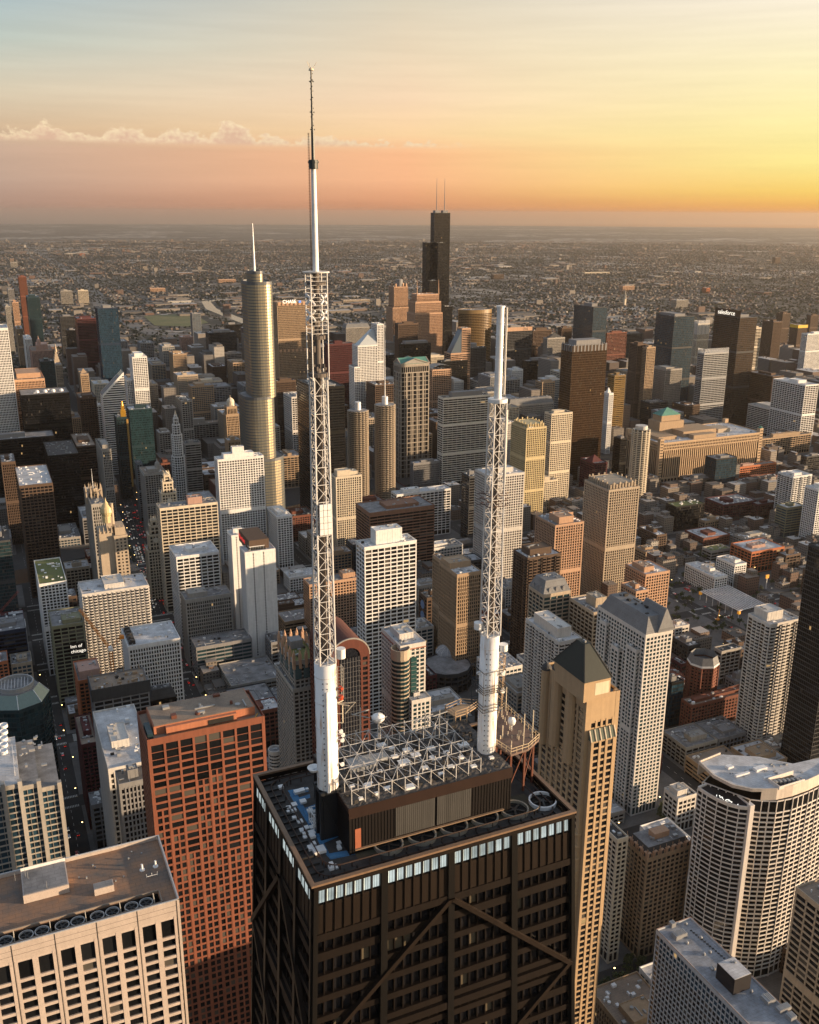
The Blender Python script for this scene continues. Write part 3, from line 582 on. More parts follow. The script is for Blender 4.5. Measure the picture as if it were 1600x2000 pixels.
TABLE = """
office_tower|178|28,742|87|22|V|peach|dark|t.1.9.2.8.8|broad peach stone office tower behind the black slab with white roof domes
office_tower|168|41,772|135|37|C|black|dark|domes|black glass slab with four white domes on its roof
office_tower|116|-85,866|106|-100|C|black|dark|d:45|wide low black office slab along the left edge, below the domed slab
office_tower|112|94,890|153|83|C|black|dark|speck|black office block with a flat roof strewn with pale specks
office_tower|104|150,872|187|137|C|brown|dark||dark brown block with a tan roof squeezed behind the speckled black block
limestone_tower|121|199,878|217|186|V|stone|dark|t.15.85.1.6.6|slim grey limestone tower with long vertical slots, on the avenue bend
apartment_tower|192|258,697|287|251|G3|white|dark|t.2.8.2.8.6|white gridded apartment tower just behind the slanted striped tower
apartment_tower|150|247,742|259|243|G3|white|dark||narrow white wing in front of the white gridded apartment tower
glass_tower|131|252,800|297|246|C|teal|teal||teal glass tower beside the green tower with a gold spire
glass_tower|245|190,602|230|185|C|navy|blue||very tall dark blue glass tower left of centre, far behind the slanted striped tower
office_tower|180|150,622|187|145|H|maroon|dark||deep maroon office tower with horizontal bands
office_tower|130|117,618|147|114|H|dgray|dark||dark grey slab just left of the deep maroon tower
office_tower|120|131,645|150|128|C|black|dark||black block tucked under the dark grey slab beside the maroon tower
glass_tower|205|53,580|77|50|V|teal|teal||blue green ribbed tower in the far left row of lakefront towers
apartment_tower|221|36,540|51|34|G3|brick|bronze||tall rust red tower topping the far left row, catching the sun
apartment_tower|100|15,565|27|13|G3|gray|dark||grey tower left of the rust red far tower
apartment_tower|140|24,590|36|22|V|peach|dark||slender peach tower in the far left row by the avenue
apartment_tower|118|79,706|106|76|C|teal|teal||low teal glass block behind the pink old hotel
slab_tower|70|118,568|141|117|H|stone|dark||plain grey far slab, left one of a pair
slab_tower|70|152,567|172|151|H|cream|dark||plain cream far slab glowing in the sun, right one of a pair
hotel_building|88|61,685|103|56|G3|pink|dark|t.3.8.2.8.14;dome|old pink stone hotel block with a domed turret far down the avenue
office_tower|95|108,712|121|101|V|beige|dark|pyr45|beige tower with a stepped pyramid top far down the avenue
gothic_tower|150|157,730|173|153|V|tan|dark|pyr8|thin tan gothic tower with a small peaked top behind the white loop office
office_building|98|168,793|198|165|G4|white|dark||white office block left of the slanted striped tower
office_building|74|322,790|368|309|G4|offwhite|dark|t.2.7.3.7.5|pale loop office block with sunlit top storey, right of the slim white spire
office_building|70|372,789|418|366|G4|stone|dark||grey stone block just right of the pale sunlit loop office
office_building|55|357,830|433|352|GW|stone|dark|t.2.6.3.8.9|wide grey stone office block with large window bays below the domed corner tower
office_tower|92|361,866|392|356|H|stone|dark||grey banded office tower right of the slim white spire
office_building|60|310,845|333|304|G4|stone|dark||small grey block with white rim roof left of the slim white spire
brick_building|40|314,905|332|307|G4|brick|dark||small red brick block at the foot of the slim white spire
apartment_tower|98|353,658|377|349|G3|pink|dark||white and pink apartment tower standing alone beyond the loop
office_tower|150|407,650|462|401|C|dgray|dark|t.2.8.2.8.6|dark grey glass tower with a pale roof box left of the silver stepped skyscraper
office_tower|120|441,634|473|438|H|black|dark||black banded tower half hidden behind the silver stepped skyscraper
slab_tower|110|375,612|392|371|H|gray|blue||slim blue grey tower near the river bend
office_tower|110|395,655|408|393|C|black|dark||thin black tower left of the dark grey glass tower
office_tower|110|443,690|472|438|H|gray|dark||plain grey slab directly left of the silver stepped skyscraper
apartment_tower|92|396,742|432|391|G3|stone|dark||grey apartment block with many small windows left of the silver skyscraper
office_building|70|340,700|390|330|G4|dgray|dark||low dark loop block with long rows of windows
office_building|60|290,715|320|286|G4|offwhite|dark||pale block with a green roof behind the white gridded tower
office_building|65|350,710|390|345|G4|offwhite|dark||pale office block under the far green roof
office_building|60|282,760|330|275|G4|brown|dark||low brown block with a red rim behind the pale sunlit loop office
office_building|120|445,860|470|440|V|tan|dark||tan office block with a gold corner turret in front of the silver skyscraper
office_tower|112|541,762|556|537|V|white|dark||white pinstriped tower peeking out right of the silver stepped skyscraper
office_tower|150|540,744|578|534|V|brown|dark||dark brown office tower behind the white pinstriped tower
office_tower|118|574,708|614|571|V|cream|dark||cream ribbed office block left of the tall white mast
office_tower|190|640,672|690|634|V|maroon|dark||maroon ribbed office block right of the tall white mast
office_tower|130|653,712|707|641|G4|brown|dark|tb|reddish brown gridded office tower right of the tall white mast
office_tower|211|614,757|673|579|H|black|dark|steelslab|huge black slab tower behind the tall white mast
office_tower|172|787,672|842|784|C|black|dark|t.1.9.1.9.6|black box tower with pale roof gear in front of the gridded twin spired tower
office_tower|212|778,632|817|771|V|brown|dark||brownish tower below the octagonal crowned tower
office_tower|150|906,680|950|902|G4|dgray|dark|cyltop|dark office block with a round drum on its roof
office_tower|140|862,706|914|856|C|black|dark||black glass tower between the gabled tower and the barrel roofed hall
office_tower|175|990,640|1040|985|G4|dgray|dark|band|dark gridded tower with a peach top band carrying a number
office_tower|150|1042,645|1078|1037|G4|brown|dark||dark brown tower with a peach slab roof
office_tower|150|1070,660|1104|1064|V|stone|dark|pyr12|grey tower with a dark hipped roof behind the big bronze glass tower
glass_tower|205|1160,600|1187|1122|C|dgray|blue|t.3.7.3.7.8|dark glass tower with a pale roof box standing apart at the right
office_building|128|1186,650|1225|1178|G4|brick|dark||orange brown gridded block right of the big bronze glass tower
office_tower|120|1222,652|1256|1216|H|dgray|dark||dark grey slab right of the orange brown gridded block
office_tower|239|1119,676|1187|1097|C|bronzem|bronze|crown|big bronze glass tower with a toothed crown
office_tower|118|1030,705|1089|1020|C|black|dark|t.2.6.3.7.6|black glass block with a grey roof box left of the big bronze tower
office_tower|110|1068,742|1096|1051|C|offwhite|blue||white framed glass office tower in front of the black glass block
office_tower|108|1000,722|1022|990|V|white|dark||dark tower with bright white fins left of the black glass block
office_building|95|935,745|960|914|G4|offwhite|dark|pyr12|pale stone building with a stepped peaked top behind the striped black tower
office_building|74|995,792|1082|985|V|stone|dark|mansard|wide grey building with a sloping slate roof
office_tower|152|866,777|958|861|H|black|dark|t.2.85.2.8.8;stripes|black tower with bright horizontal stripes, behind the shorter white mast
apartment_tower|150|1029,836|1068|999|VG|yellow|dark|t.1.9.1.9.5;teeth|cream yellow apartment tower with notched roof, right of the shorter mast
apartment_tower|150|1078,808|1119|1068|G3|cream|dark||pale sunlit apartment tower beside the cream yellow notched one
apartment_building|50|1055,940|1090,|1050|G3|cream|dark||low cream block at the foot of the cream yellow notched tower
clock_tower|118|1190,768|1199|1186|V|white|dark|pyr10|slim white tower with a peaked top beside the big bronze tower
glass_tower|145|1201,733|1223|1188|H|gold|gold||glass tower with gold lit bands right of the slim white peaked tower
apartment_tower|190|1246,672|1263|1230|G3|brown|dark||tall brown apartment tower, left part of a stepped pair
apartment_tower|185|1264,678|1281|1262|G3|tan|dark||tan apartment tower, right part of a stepped pair
glass_tower|225|1318,618|1358|1282|C|dgray|blue|t.1.6.1.9.6|tall dark glass tower reflecting an orange sunset patch
apartment_tower|150|1364,632|1387|1356|G3|cream|dark|fins|pale tower with white fins behind the silver banded tower
glass_tower|170|1376,690|1424|1366|H|silver|silver|crownfins|silver glass tower with bright floor bands and a white finned crown
glass_tower|235|1446,620|1480|1396|C|dgray|bronze|crownsign|tall dark glass tower with a lettered sign at its top
apartment_tower|165|1474,640|1488|1463|H|cream|dark||slim tower with yellow lit floor bands right of the lettered tower
office_tower|160|1512,628|1529|1490|V|brown|bronze||brown ribbed tower near the right edge of the skyline
apartment_tower|110|1530,612|1545|1517|G3|brown|dark||hazy brown tower behind the ribbed one near the right edge
apartment_tower|125|1560,635|1578|1544|G3|brown|dark|yellowtop|brown tower under construction with a yellow top screen
apartment_tower|150|1578,652|1625|1569|G3|white|dark||white gridded apartment tower cut by the right edge of the photo
apartment_tower|95|1585,616|1600|1579|G3|brown|dark||hazy dark tower right of the yellow topped one
slab_tower|125|1574,752|1600|1511|GW|white|dark||wide white gridded slab with a blank white end wall
office_building|118|1510,735|1532|1460|C|brown|bronze||dark brown glass block left of the white slab with the blank end
office_building|60|1512,800|1573|1462|H|offwhite|dark|t.1.7.2.8.5|pale banded exhibition hall with vents on its flat roof
office_building|38|1480,858|1585|1481|GW|tan|dark||tan gridded lower block in front of the pale banded hall
office_tower|118|2,903|30|-12|V|brown|dark|d:50|brown ribbed office tower at the left edge above the glass block
office_tower|139|37,949|103|27|G4|brown|dark|speckroof|brown gridded tower with a littered white roof
hotel_tower|95|282,926|325|272|G3|stone|dark|cupola|limestone tower with a small cupola on the far side of the avenue
office_tower|90|266,905|278|262|G3|blueg|dark||narrow blue grey block left of the limestone tower with the cupola
office_tower|126|312,993|425|305|GW|cream|dark|t.5.75.25.7.8;roofpink|sunlit cream gridded tower with a pink roof box beside the avenue
office_tower|100|344,1088|428|330|GW|white|dark||white gridded block in front of the sunlit cream tower
office_building|74|362,1172|452|352|V|stone|dark|t.1.5.2.8.5|grey stone block with dark rooftop and tall window slots
apartment_tower|143|425,898|515|422|G3|white|dark|t.15.8.2.8.6;t.35.6.3.7.14|tall white apartment tower with wavy gridded front
hotel_tower|125|478,1079|538|471|S|white|dark|redcore|front white slab of the twin hotel tower with two dark window strips
hotel_tower|121|452,1046|486|448|S|white|dark||rear white slab of the twin hotel tower
apartment_building|72|541,1010|571|520|G3|white|dark|t.2.8.2.8.4|short dark glass tower wrapped in an offset white frame
apartment_tower|118|656,932|707|648|VG|cream|dark|t.1.6.2.8.8;t.6.9.3.9.5|cream apartment tower right of the tall mast with a folded white roof
office_tower|100|722,1002|849|695|H|peachb|dark|louv|large brown and peach striped office block with a wedge front
office_building|68|775,966|881,|766|GW|white|dark|t.15.45.3.8.5;helipad|white gridded block with a round helipad on its roof
office_building|45|808,905|860|803|V|gray|dark||grey block with dark curved rooftop at the foot of the gabled tower
apartment_tower|170|712,1069|814|698|GW|white|dark|t.25.75.2.8.13|tall white gridded apartment tower with a big white roof box
office_building|68|604,1142|701|595|G3|peach|dark|t.7.95.2.8.6|peach and white block crossed by the tall mast
brick_building|60|834,1168|893|818|G4|brown|dark|circles|dark brick block with three round blue posters on its side
hotel_tower|112|893,1122|941|858|V|tan|dark|t.0.9.45.95.6|tan stepped hotel tower left of the shorter mast
hotel_building|110|864,1096|879|845|V|tan|dark||lower left wing of the tan stepped hotel
apartment_tower|144|957,930|1025|928|G3|offwhite|dark||pale apartment tower crossed by the shorter mast with a blank upper front
office_building|95|917,930|940|902|H|dgray|dark||dark grey banded block behind the pale tower at the shorter mast
apartment_tower|116|1085,1026|1141|1046|VG|peach|dark|t.2.7.1.6.8;t.7.98.5.95.6|peach apartment tower with a curved balcony bay and drum top
office_tower|128|1031,1090|1096|1003|B|brown|dark|t.15.8.2.8.7;whiteroof|dark balcony tower with a white flat roof
hotel_tower|122|1062,1162|1115|1033|GW|beige|teal|mansard|beige tower with a dormered grey mansard roof
apartment_tower|146|1190,957|1250|1142|VG|beige|dark|t.1.9.1.9.6;teeth|tallest beige apartment tower with a notched white crown, right of centre
apartment_building|78|1262,1122|1309|1222|G3|peach|dark|t.1.5.2.8.6|peach stepped apartment tower behind the grey gabled tower
apartment_building|70|1243,1155|1268|1213|G3|peach|dark||lower front wing of the peach stepped apartments
apartment_tower|118|1160,1196|1212|1113|GW|beige|bronze|t.3.7.25.65.9|cream framed tower with a square roof box, behind the grey gabled tower
apartment_tower|112|1092,1254|1137|1027|B|offwhite|dark|t.15.75.15.85.9|white balcony tower with a long white roof box, behind the pyramid
apartment_tower|152|1262,1240|1315|1168|G3|offwhite|teal|gabled|tall pale tower with teal windows, grey mansard and a sharp gable
office_building|44|1313,1335|1337|1296|C|black|blue||dark glass block right of the tall gabled tower
brick_building|35|1352,1378|1467|1336|G3|brick|dark|t.1.9.3.7.3|long red brick apartment block with a white roof
apartment_tower|122|1506,1220|1566|1462|B|offwhite|dark|t.1.6.3.9.8|tall pale balcony tower at the right with a white roof box
apartment_tower|198|1642,1085|1720|1580|C|dgray|dark||dark glass tower cut by the right edge with faint gold streaks
parking_garage|16|1400,1520|1475|1340|H|tan|dark|pool|tan parking deck with a turquoise pool beside it
office_building|30|1325,1560|1362|1298|G4|offwhite|dark|t.1.6.2.8.5|low white stepped block beside the curved white tower
hotel_building|74|1264,1677|1350|1225|G3|tan|dark|dormers|tan hotel with arched dormers round its dark roof
office_tower|112|1640,1800|1760|1555|GW|beige|dark||dark tower with beige frames at the lower right edge
apartment_tower|90|1206,1640|1222|1194|G3|cream|dark||narrow cream tower squeezed between the pyramid tower and the dormered hotel
glass_tower|100|-30,1060|20|-60|C|dgray|teal|d:60|dark teal glass block at the left edge above the street
apartment_tower|98|76,1141|130|66|G3|white|dark|greenroof|white slab with a moss green roof garden
hotel_tower|84|101,1224|163|94|GW|olive|dark|t.35.95.1.5.4;inn|olive tinted hotel with a lettered black sign on its corner
hotel_tower|97|160,1161|290|152|SC|offwhite|dark|t.35.65.2.9.5|wide hotel slab with scalloped white balconies
office_tower|84|250,1263|352|236|V|white|dark|cooling|white gridded office block with dark cooling units on its roof
office_building|58|-40,1240|50|-60|H|navy|dark|d:40|dark blue block with white roof gear at the left edge
brick_building|46|-30,1275|20|-40|G3|orange|dark|abs:88,-748,20,24|small orange block at the left edge
brick_tower|84|152,1330|200|113|G3|orange|dark|t.1.95.1.6.7;d:38|orange brick tower with a pink roof box
concrete_building|90|180,1350|290|172|GW|gray|dark|unfinished|unfinished grey concrete block under the orange crane
office_building|50|292,1370|345|290|C|black|dark|mansard|low black building with sloping roof beside the concrete block
office_tower|112|211,1502|300|181|V|offwhite|dark|whiteroof|pale tower with a bright white roof left of the red granite tower
office_tower|119|232,1532|300|222|V|gray|dark|d:16|grey tower with an open framed roof in front of the bright white roof
brick_tower|72|158,1455|190|145|G3|maroon|dark|t.3.8.3.8.4|dark red tower left of the bright white roof
shopping_mall|38|383,1265|492|372|H|gray|teal|mallroof|low grey green shopping block with a flat dark roof
shopping_mall|20|452,1340|550|427|H|stone|dark|mallroof|pale flat roofed retail block with rooftop ducts
shopping_mall|20|556,1215|700|540|H|tan|dark|mallroof|low tan department store roof behind the white twin hotel
office_building|24|470,1400|552|440|H|dgray|dark||low dark block behind the red granite tower
office_building|38|1322,990|1377|1302|C|black|dark|greenroof|black glass block with a moss roof strip in the brick district
office_building|55|1400,897|1441|1378|C|black|blue||dark glass office in front of the long market hall
office_building|22|1345,938|1390|1330|H|dgray|dark||low dark banded block at the foot of the long market hall
brick_building|25|1446,912|1517|1441|G4|orange|dark|t.1.4.2.7.4;litter|bright red brick warehouse catching the sun right of the market hall
brick_building|20|1447,938|1522|1440|G4|brick|dark|litter|red brick warehouse in front of the brightest sunlit warehouse
brick_building|28|1414,986|1478|1378|G4|maroon|dark|t.2.4.2.6.5;litter|large dark brick loft with a water tank and littered roof
brick_building|26|1481,985|1518|1472|G4|maroon|dark|litter|dark brick loft joined to the larger littered loft
brick_building|16|1375,1051|1426|1338|G4|brick|dark|whiteroof|long low red brick shed with a white roof
office_building|18|1378,1018|1416|1373|G4|tan|dark|litter|small tan block behind the long low red shed
brick_building|30|1469,1078|1533|1428|GW|orange|dark|whiteroof;t.2.6.3.6.4|orange brick corner loft with tall windows and white roof
brick_building|26|1536,1085|1565|1532|GW|brown|dark|litter|brown loft joined to the right of the orange corner loft
apartment_building|24|1397,1128|1422|1339|G3|white|dark|litter|white stepped apartment block beside the slatted canopy
apartment_building|31|1436,1103|1459|1400|G3|white|dark|whiteroof|taller white block with a blank side behind the slatted canopy
brick_building|30|1284,1045|1303|1247|G3|brown|dark|whiteroof|brown corner block with a white roof right of the tallest beige tower
office_building|24|1262,1078|1287|1240|G4|tan|dark|litter|tan block with rows of windows right of the tallest beige tower
apartment_tower|75|1550,931|1587|1520|B|white|dark|t.2.6.2.7.4|white balcony tower standing alone in the brick district
glass_tower|45|1538,992|1572|1517|H|olive|blue|whiteroof|grey green glass block in front of the lone white balcony tower
apartment_tower|80|1600,957|1645|1573|G3|white|dark||white gridded tower cut by the right edge above the parking lots
office_building|40|1577,892|1614|1568|C|dgray|dark||dark block at the right edge beside the tan gridded block
office_building|16|1458,1053|1506|1433|G4|stone|dark|litter|low grey block with flat roof beside the orange corner loft
office_building|14|1390,1076|1427|1372|H|stone|dark|greenroof|low grey block with planted roof terrace behind the white stepped block
apartment_building|40|1592,1120|1640|1569|G3|brown|dark||brown block at the right edge above the tall pale balcony tower
brick_building|18|1345,1262|1368|1313|G4|dgray|dark|litter|dark roofed block behind the red brick octagon
brick_building|22|1448,1269|1473|1414|G4|brown|dark|whiteroof;litter|brown brick block with white roof right of the red octagon
brick_building|12|1437,1331|1472|1419|G4|gray|dark|litter|low grey roof just behind the long red brick block
brick_building|18|1331,1297|1340|1312|G4|maroon|dark||low dark red block squeezed left of the red octagon
office_building|20|1319,1225|1347|1300|G4|offwhite|dark|litter|low pale block with rooftop gear right of the grey gable
brick_building|60|1162,905|1187|1134|G4|maroon|dark|pyr10|dark red building with a small gabled top below the big bronze tower
office_tower|88|1213,857|1226|1200|C|black|dark||narrow black slab between the bronze tower and the round balcony tower
apartment_tower|150|10,598|20|-4|G3|stone|dark||grey tower at the left edge of the far left row
apartment_tower|112|32,642|45|22|G3|tan|dark||tan tower low in the far left row, below the slender peach one
apartment_tower|104|48,662|62|40|G3|white|dark||pale tower low in the far left row, above the pink old hotel
office_building|60|676,640|722|668|G4|stone|dark|mansard|pale civic block with a dark hipped roof behind the white stepped tower
office_tower|120|742,640|768|736|G4|dgray|dark||dark tower left of the tan setback tower and the octagonal crown
office_tower|135|1098,640|1118|1090|V|brown|dark||brown tower behind the big bronze tower's left shoulder
"""
# ------------------------------------------------------------------ polygon and custom towers
def polyfaces(wl, gl, P2, z0, z1, st, base=0., core=True, kept=None, nk=0, vertex=True, skip=()):
    P2 = [np.array(p, float) for p in P2]; n = len(P2); bay, fl, pw, sh, pd, sd, cw = st
    for i in range(n):
        p, q = P2[i], P2[(i+1) % n]; e = q-p; L = np.hypot(*e)
        if L < .3: continue
        u = -e/L; v = np.array([e[1], -e[0]])/L
        if i not in skip: facade(wl, gl, ((q[0], q[1], 0.), u, v), L, z0, z1, (bay, fl, pw, sh, pd, sd, cw), base=base, keep=(kept, nk) if kept is not None else None)
        if vertex: wl.tube((p[0], p[1], z0), (p[0], p[1], z1), max(cw, pw/2)*1.05, 6)
    if core:
        c = np.mean(P2, 0); r = np.mean([np.hypot(*(p-c)) for p in P2]); gl.prism([c+(p-c)*(1-1.3*pd/r) for p in P2], z0, z1-.3)
def topband(wl, P2, z0, z1, t=.6):
    P2 = np.array(P2, float); c = P2.mean(0); r = np.mean(np.hypot(*(P2-c).T)); wl.ring(c+(P2-c)*(1+.08/r), 1-t/r, z0, z1)
def roundrect(x0, x1, y0, y1, r, n=5):
    P = []
    for cx, cy, a in ((x1-r, y1-r, 0), (x0+r, y1-r, 90), (x0+r, y0+r, 180), (x1-r, y0+r, 270)):
        for k in range(n+1): t = R(a+90*k/n); P.append((cx+r*math.cos(t), cy+r*math.sin(t)))
    return P
def circle(x, y, r, n): return [(x+r*math.cos(2*math.pi*k/n), y+r*math.sin(2*math.pi*k/n)) for k in range(n)]
def polytower(name, label, P2, H, st, wall, glass, cat=None, z0=0., root=None, roof='gray', tb=2.2, n_clut=8, nk=0):
    if root is None: root = thing(name, label, cat or name.split('_')[-1]); 
    A = np.array(P2); FOOT.append((A[:, 0].min(), A[:, 0].max(), A[:, 1].min(), A[:, 1].max(), short(label), H))
    wl, gl = MB(), MB(); kept = [] if nk else None
    polyfaces(wl, gl, P2, z0, H-tb, st, base=5. if z0 == 0 else 0, kept=kept, nk=nk)
    topband(wl, P2, H-tb, H)
    wl.build('wall', wm(wall), root); go = gl.build('window' if nk else 'glazing', gm(glass), root)
    if nk: stuff(go); window_parts(kept, root, gm(glass))
    c = A.mean(0); r = MB(); r.prism(c+(A-c)*.97, H-1.6, H-1.1); r.build('roof', ROOFS[roof], root)
    if n_clut:
        w = (A.max(0)-A.min(0))*.3; m = MB(); clutter(m, c[0]-w[0], c[0]+w[0], c[1]-w[1], c[1]+w[1], H-1.1, n_clut, random.Random(int(H*7))); 
        if m.V: stuff(m.build('rooftop_unit', METAL, root))
    return root
def xat(px, y, z):
    A = np.array([0., y, z]); return along(A, 0, 1, px)
def antenna(root, x, y, z0, z1, r=.6, mat=None, name='antenna'):
    b = MB(); b.tube((x, y, z0), (x, y, z1), r, 8, r*.3); return b.build(name, mat or WHITEPAINT, root)

# tallest black stepped tower with two aerials
def stepped_black():
    x, y, w, d, H = fp_y(-2187, 840, 470, 884, 819); t = 22.9
    root = thing('skyscraper', 'tallest black stepped skyscraper with two aerials on the horizon', 'skyscraper'); FOOT.append((x-69, x, y-69, y, 'tallest black stepped skyscraper', 442))
    hts = {(2, 0): 205, (0, 2): 205, (0, 0): 273, (2, 2): 273, (1, 0): 368, (0, 1): 368, (1, 2): 368, (1, 1): 442, (2, 1): 442}
    for (i, j), h in hts.items():
        building('', '', h, x-i*t, y-j*t, t, t, 'C', 'black', 'dark', ('mallroof',) if h < 440 else ('t.2.8.2.8.7',), root=root, register=False)
    for i in (1, 2): antenna(root, x-(i+.5)*t, y-1.5*t, 442, 527, 1.3, wm('gray'))
stepped_black()

cm_, g = newmat('curved_glass'); b = g.n('ShaderNodeBsdfPrincipled'); b.inputs['Base Color'].default_value = (.045, .075, .10, 1); b.inputs['Roughness'].default_value = .36; b.inputs['IOR'].default_value = 2.6; b.inputs['Specular IOR Level'].default_value = 1.0; b.inputs['Specular Tint'].default_value = (1, .80, .46, 1)  # blue base and gold specular tint stand in for sky and sunset reflections
CURVED = finish(g, cm_, b)
def silver_curved():
    root = thing('skyscraper', 'silver and gold curved glass skyscraper with setbacks and a thin spire', 'skyscraper')
    st = (2.6, 3.9, .08, 1.1, .2, .18, .05)
    def tier(l, r, yN, yS, ptop, z0, rad, zt=None):
        y = (yN+yS)/2; z = zt or zat(xat((l+r)/2, y, 300), y, ptop); x0 = xat(r, yN-6, z); x1 = xat(l, yS+8, z)
        if x0 > x1: x0, x1 = x1, x0
        return (x0, x1, yS, yN, z)
    T = [tier(463, 560, -1085, -1150, 885, 0, 14), tier(463, 539, -1085, -1145, 768, 0, 14), tier(469, 534, -1087, -1140, 548, 0, 14), tier(482, 513, -1095, -1130, 528, 0, 9)]
    z0 = 0
    FOOT.append((T[0][0], T[0][1], T[0][2], T[0][3], 'silver stepped skyscraper', 340))
    wl, gl = MB(), MB()
    for k, (x0, x1, yS, yN, z) in enumerate(T):
        P2 = roundrect(x0, x1, yS, yN, min((x1-x0)*.42, (yN-yS)*.42), 7)
        polyfaces(wl, gl, P2, z0, z-3, (st[0], st[1], st[2], st[3], st[4], st[5], st[6])); topband(wl, P2, z-3, z)
        r = MB(); A = np.array(P2); c = A.mean(0); r.prism(c+(A-c)*.96, z-2, z-1.2); r.build('roof', ROOFS['gray'], root); z0 = z-2
    wl.build('wall', wallmat('spandrel_steel', (.10, .11, .12), rough=.4, spec=.5), root); gl.build('glazing', CURVED, root)
    x0, x1, yS, yN, z = T[3]; x = (x0+x1)/2; y = (yS+yN)/2
    antenna(root, x, y, z-1, zat(x, y, 436), 1.6, WHITEPAINT, 'spire')
silver_curved()

def corn_cob(label, px, py):
    y = -1200; x = xat(px, y, 165)
    x = xat(px, y, 165); root = thing('round_tower', label, 'tower'); FOOT.append((x-17, x+17, y-17, y+17, short(label), 179)); H = zat(x, y+5, py+14)
    s, c = MB(), MB(); n = 16
    a = np.arange(n*4)*2*math.pi/(n*4); r = 14.6+2.0*np.sqrt(np.abs(np.sin(a*n/2))); P2 = np.c_[x+r*np.cos(a), y+r*np.sin(a)]
    for k in range(int(H/2.9)): s.prism(P2, 4+k*2.9, 4+k*2.9+.95)
    c.cyl(x, y, 13.2, 0, H+.6, 32)
    for k in range(n): t = 2*math.pi*k/n; s.bar((x+15*math.cos(t), y+15*math.sin(t), 0), (x+15*math.cos(t), y+15*math.sin(t), H), .7)
    s.build('balcony', wm('beige'), root); c.build('glazing', gm('dark'), root)
    q = MB(); q.cyl(x, y, 14.5, H+.7, H+2.0, 32); q.build('roof', ROOFS['gray'], root); q = MB(); q.cyl(x, y, 4.6, H+2, H+14, 18); q.build('core', WHITEPAINT, root); return root, x, y, H
corn_cob('round corncob tower with scalloped balconies, nearer the tall white mast', 699, 790)
rt, xx, yy, hh_ = corn_cob('round corncob tower with scalloped balconies, beside the gabled tower', 752, 779)
antenna(rt, xx, yy, hh_+14, zat(xx, yy, 628), .8)

def gabled_office():
    x, y, w, d, H = fp_y(-1340, 783, 712, 839, 769)
    root = thing('office_tower', 'stone gridded tower with green roof gables on top', 'tower'); FOOT.append((x-w, x, y-d, y, 'green gabled tower', H))
    wl, gl = MB(), MB(); pd = .8
    for f in 'NESW':
        o, u, v, L = face_frame(f, x, y, w, d); k = 3 if f in 'EW' else 5
        facade(wl, gl, (o, u, v), L, 0, H-14, (L/(k*2), 7.6, .7, .9, pd, .7, 1.6))
        wl.boxes([(L*j/k-.9+.001*j, L*j/k+.9, -pd, .25, 0, H-14) for j in range(1, k)]+[(1.7, L-1.7, -pd, .2, zz, zz+1.6) for zz in np.arange(30, H-14, 30.4)], (o, u, v))
        facade(wl, gl, (o, u, v), L, H-14, H-3, (L/(k*3), 11, .8, 2, pd, .3, 1.6))
        wl.boxes([(1.7, L-1.7, -pd, .5, H-3, H)], (o, u, v))
        m = L/2; g0 = [(0, -1.2, H), (L, -1.2, H), (m+.3, -1.2, H+11), (m-.3, -1.2, H+11)]; T = lambda s, dp, z: (o[0]+s*u[0]+dp*v[0], o[1]+s*u[1]+dp*v[1], z)
        V = [T(0, .1, H), T(L, .1, H), T(m+.2, .1, H+8.5), T(m-.2, .1, H+8.5)]
        B = [T(2.5, -.6, H+.5), T(L-2.5, -.6, H+.5), T(m+.2, -.6, H+7.2), T(m-.2, -.6, H+7.2)]
        wl.bar(V[0], V[3], 1.3); wl.bar(V[1], V[2], 1.3)
        q = MB(); q.add(B, [[1, 0, 3, 2]]); q.build('pediment', wm('stone'), root)
    for a, b in ((x-w, y-d), (x-1.6, y-d), (x-w, y-1.6), (x-1.6, y-1.6)): wl.box(a-.006, a+1.606, b-.006, b+1.606, 0, H)
    gl.box(x-w+pd, x-pd, y-d+pd, y-pd, 0, H-.6); wl.build('wall', wallmat('wall_donn', (.36, .32, .27)), root); gl.build('glazing', gm('dark'), root)
    q = MB(); c0, c1 = x-w/2, y-d/2
    q.add([(x-w, y, H), (x-w/2, y, H+9), (x, y, H), (x-w, y-d, H), (x-w/2, y-d, H+9), (x, y-d, H)], [[0, 1, 4, 3], [1, 2, 5, 4]])
    q.add([(x, y, H), (x, y-d/2, H+9), (x, y-d, H), (x-w, y, H), (x-w, y-d/2, H+9), (x-w, y-d, H)], [[0, 1, 4, 3], [1, 2, 5, 4]])
    q.build('green_roof', ROOFS['copper'], root)
gabled_office()

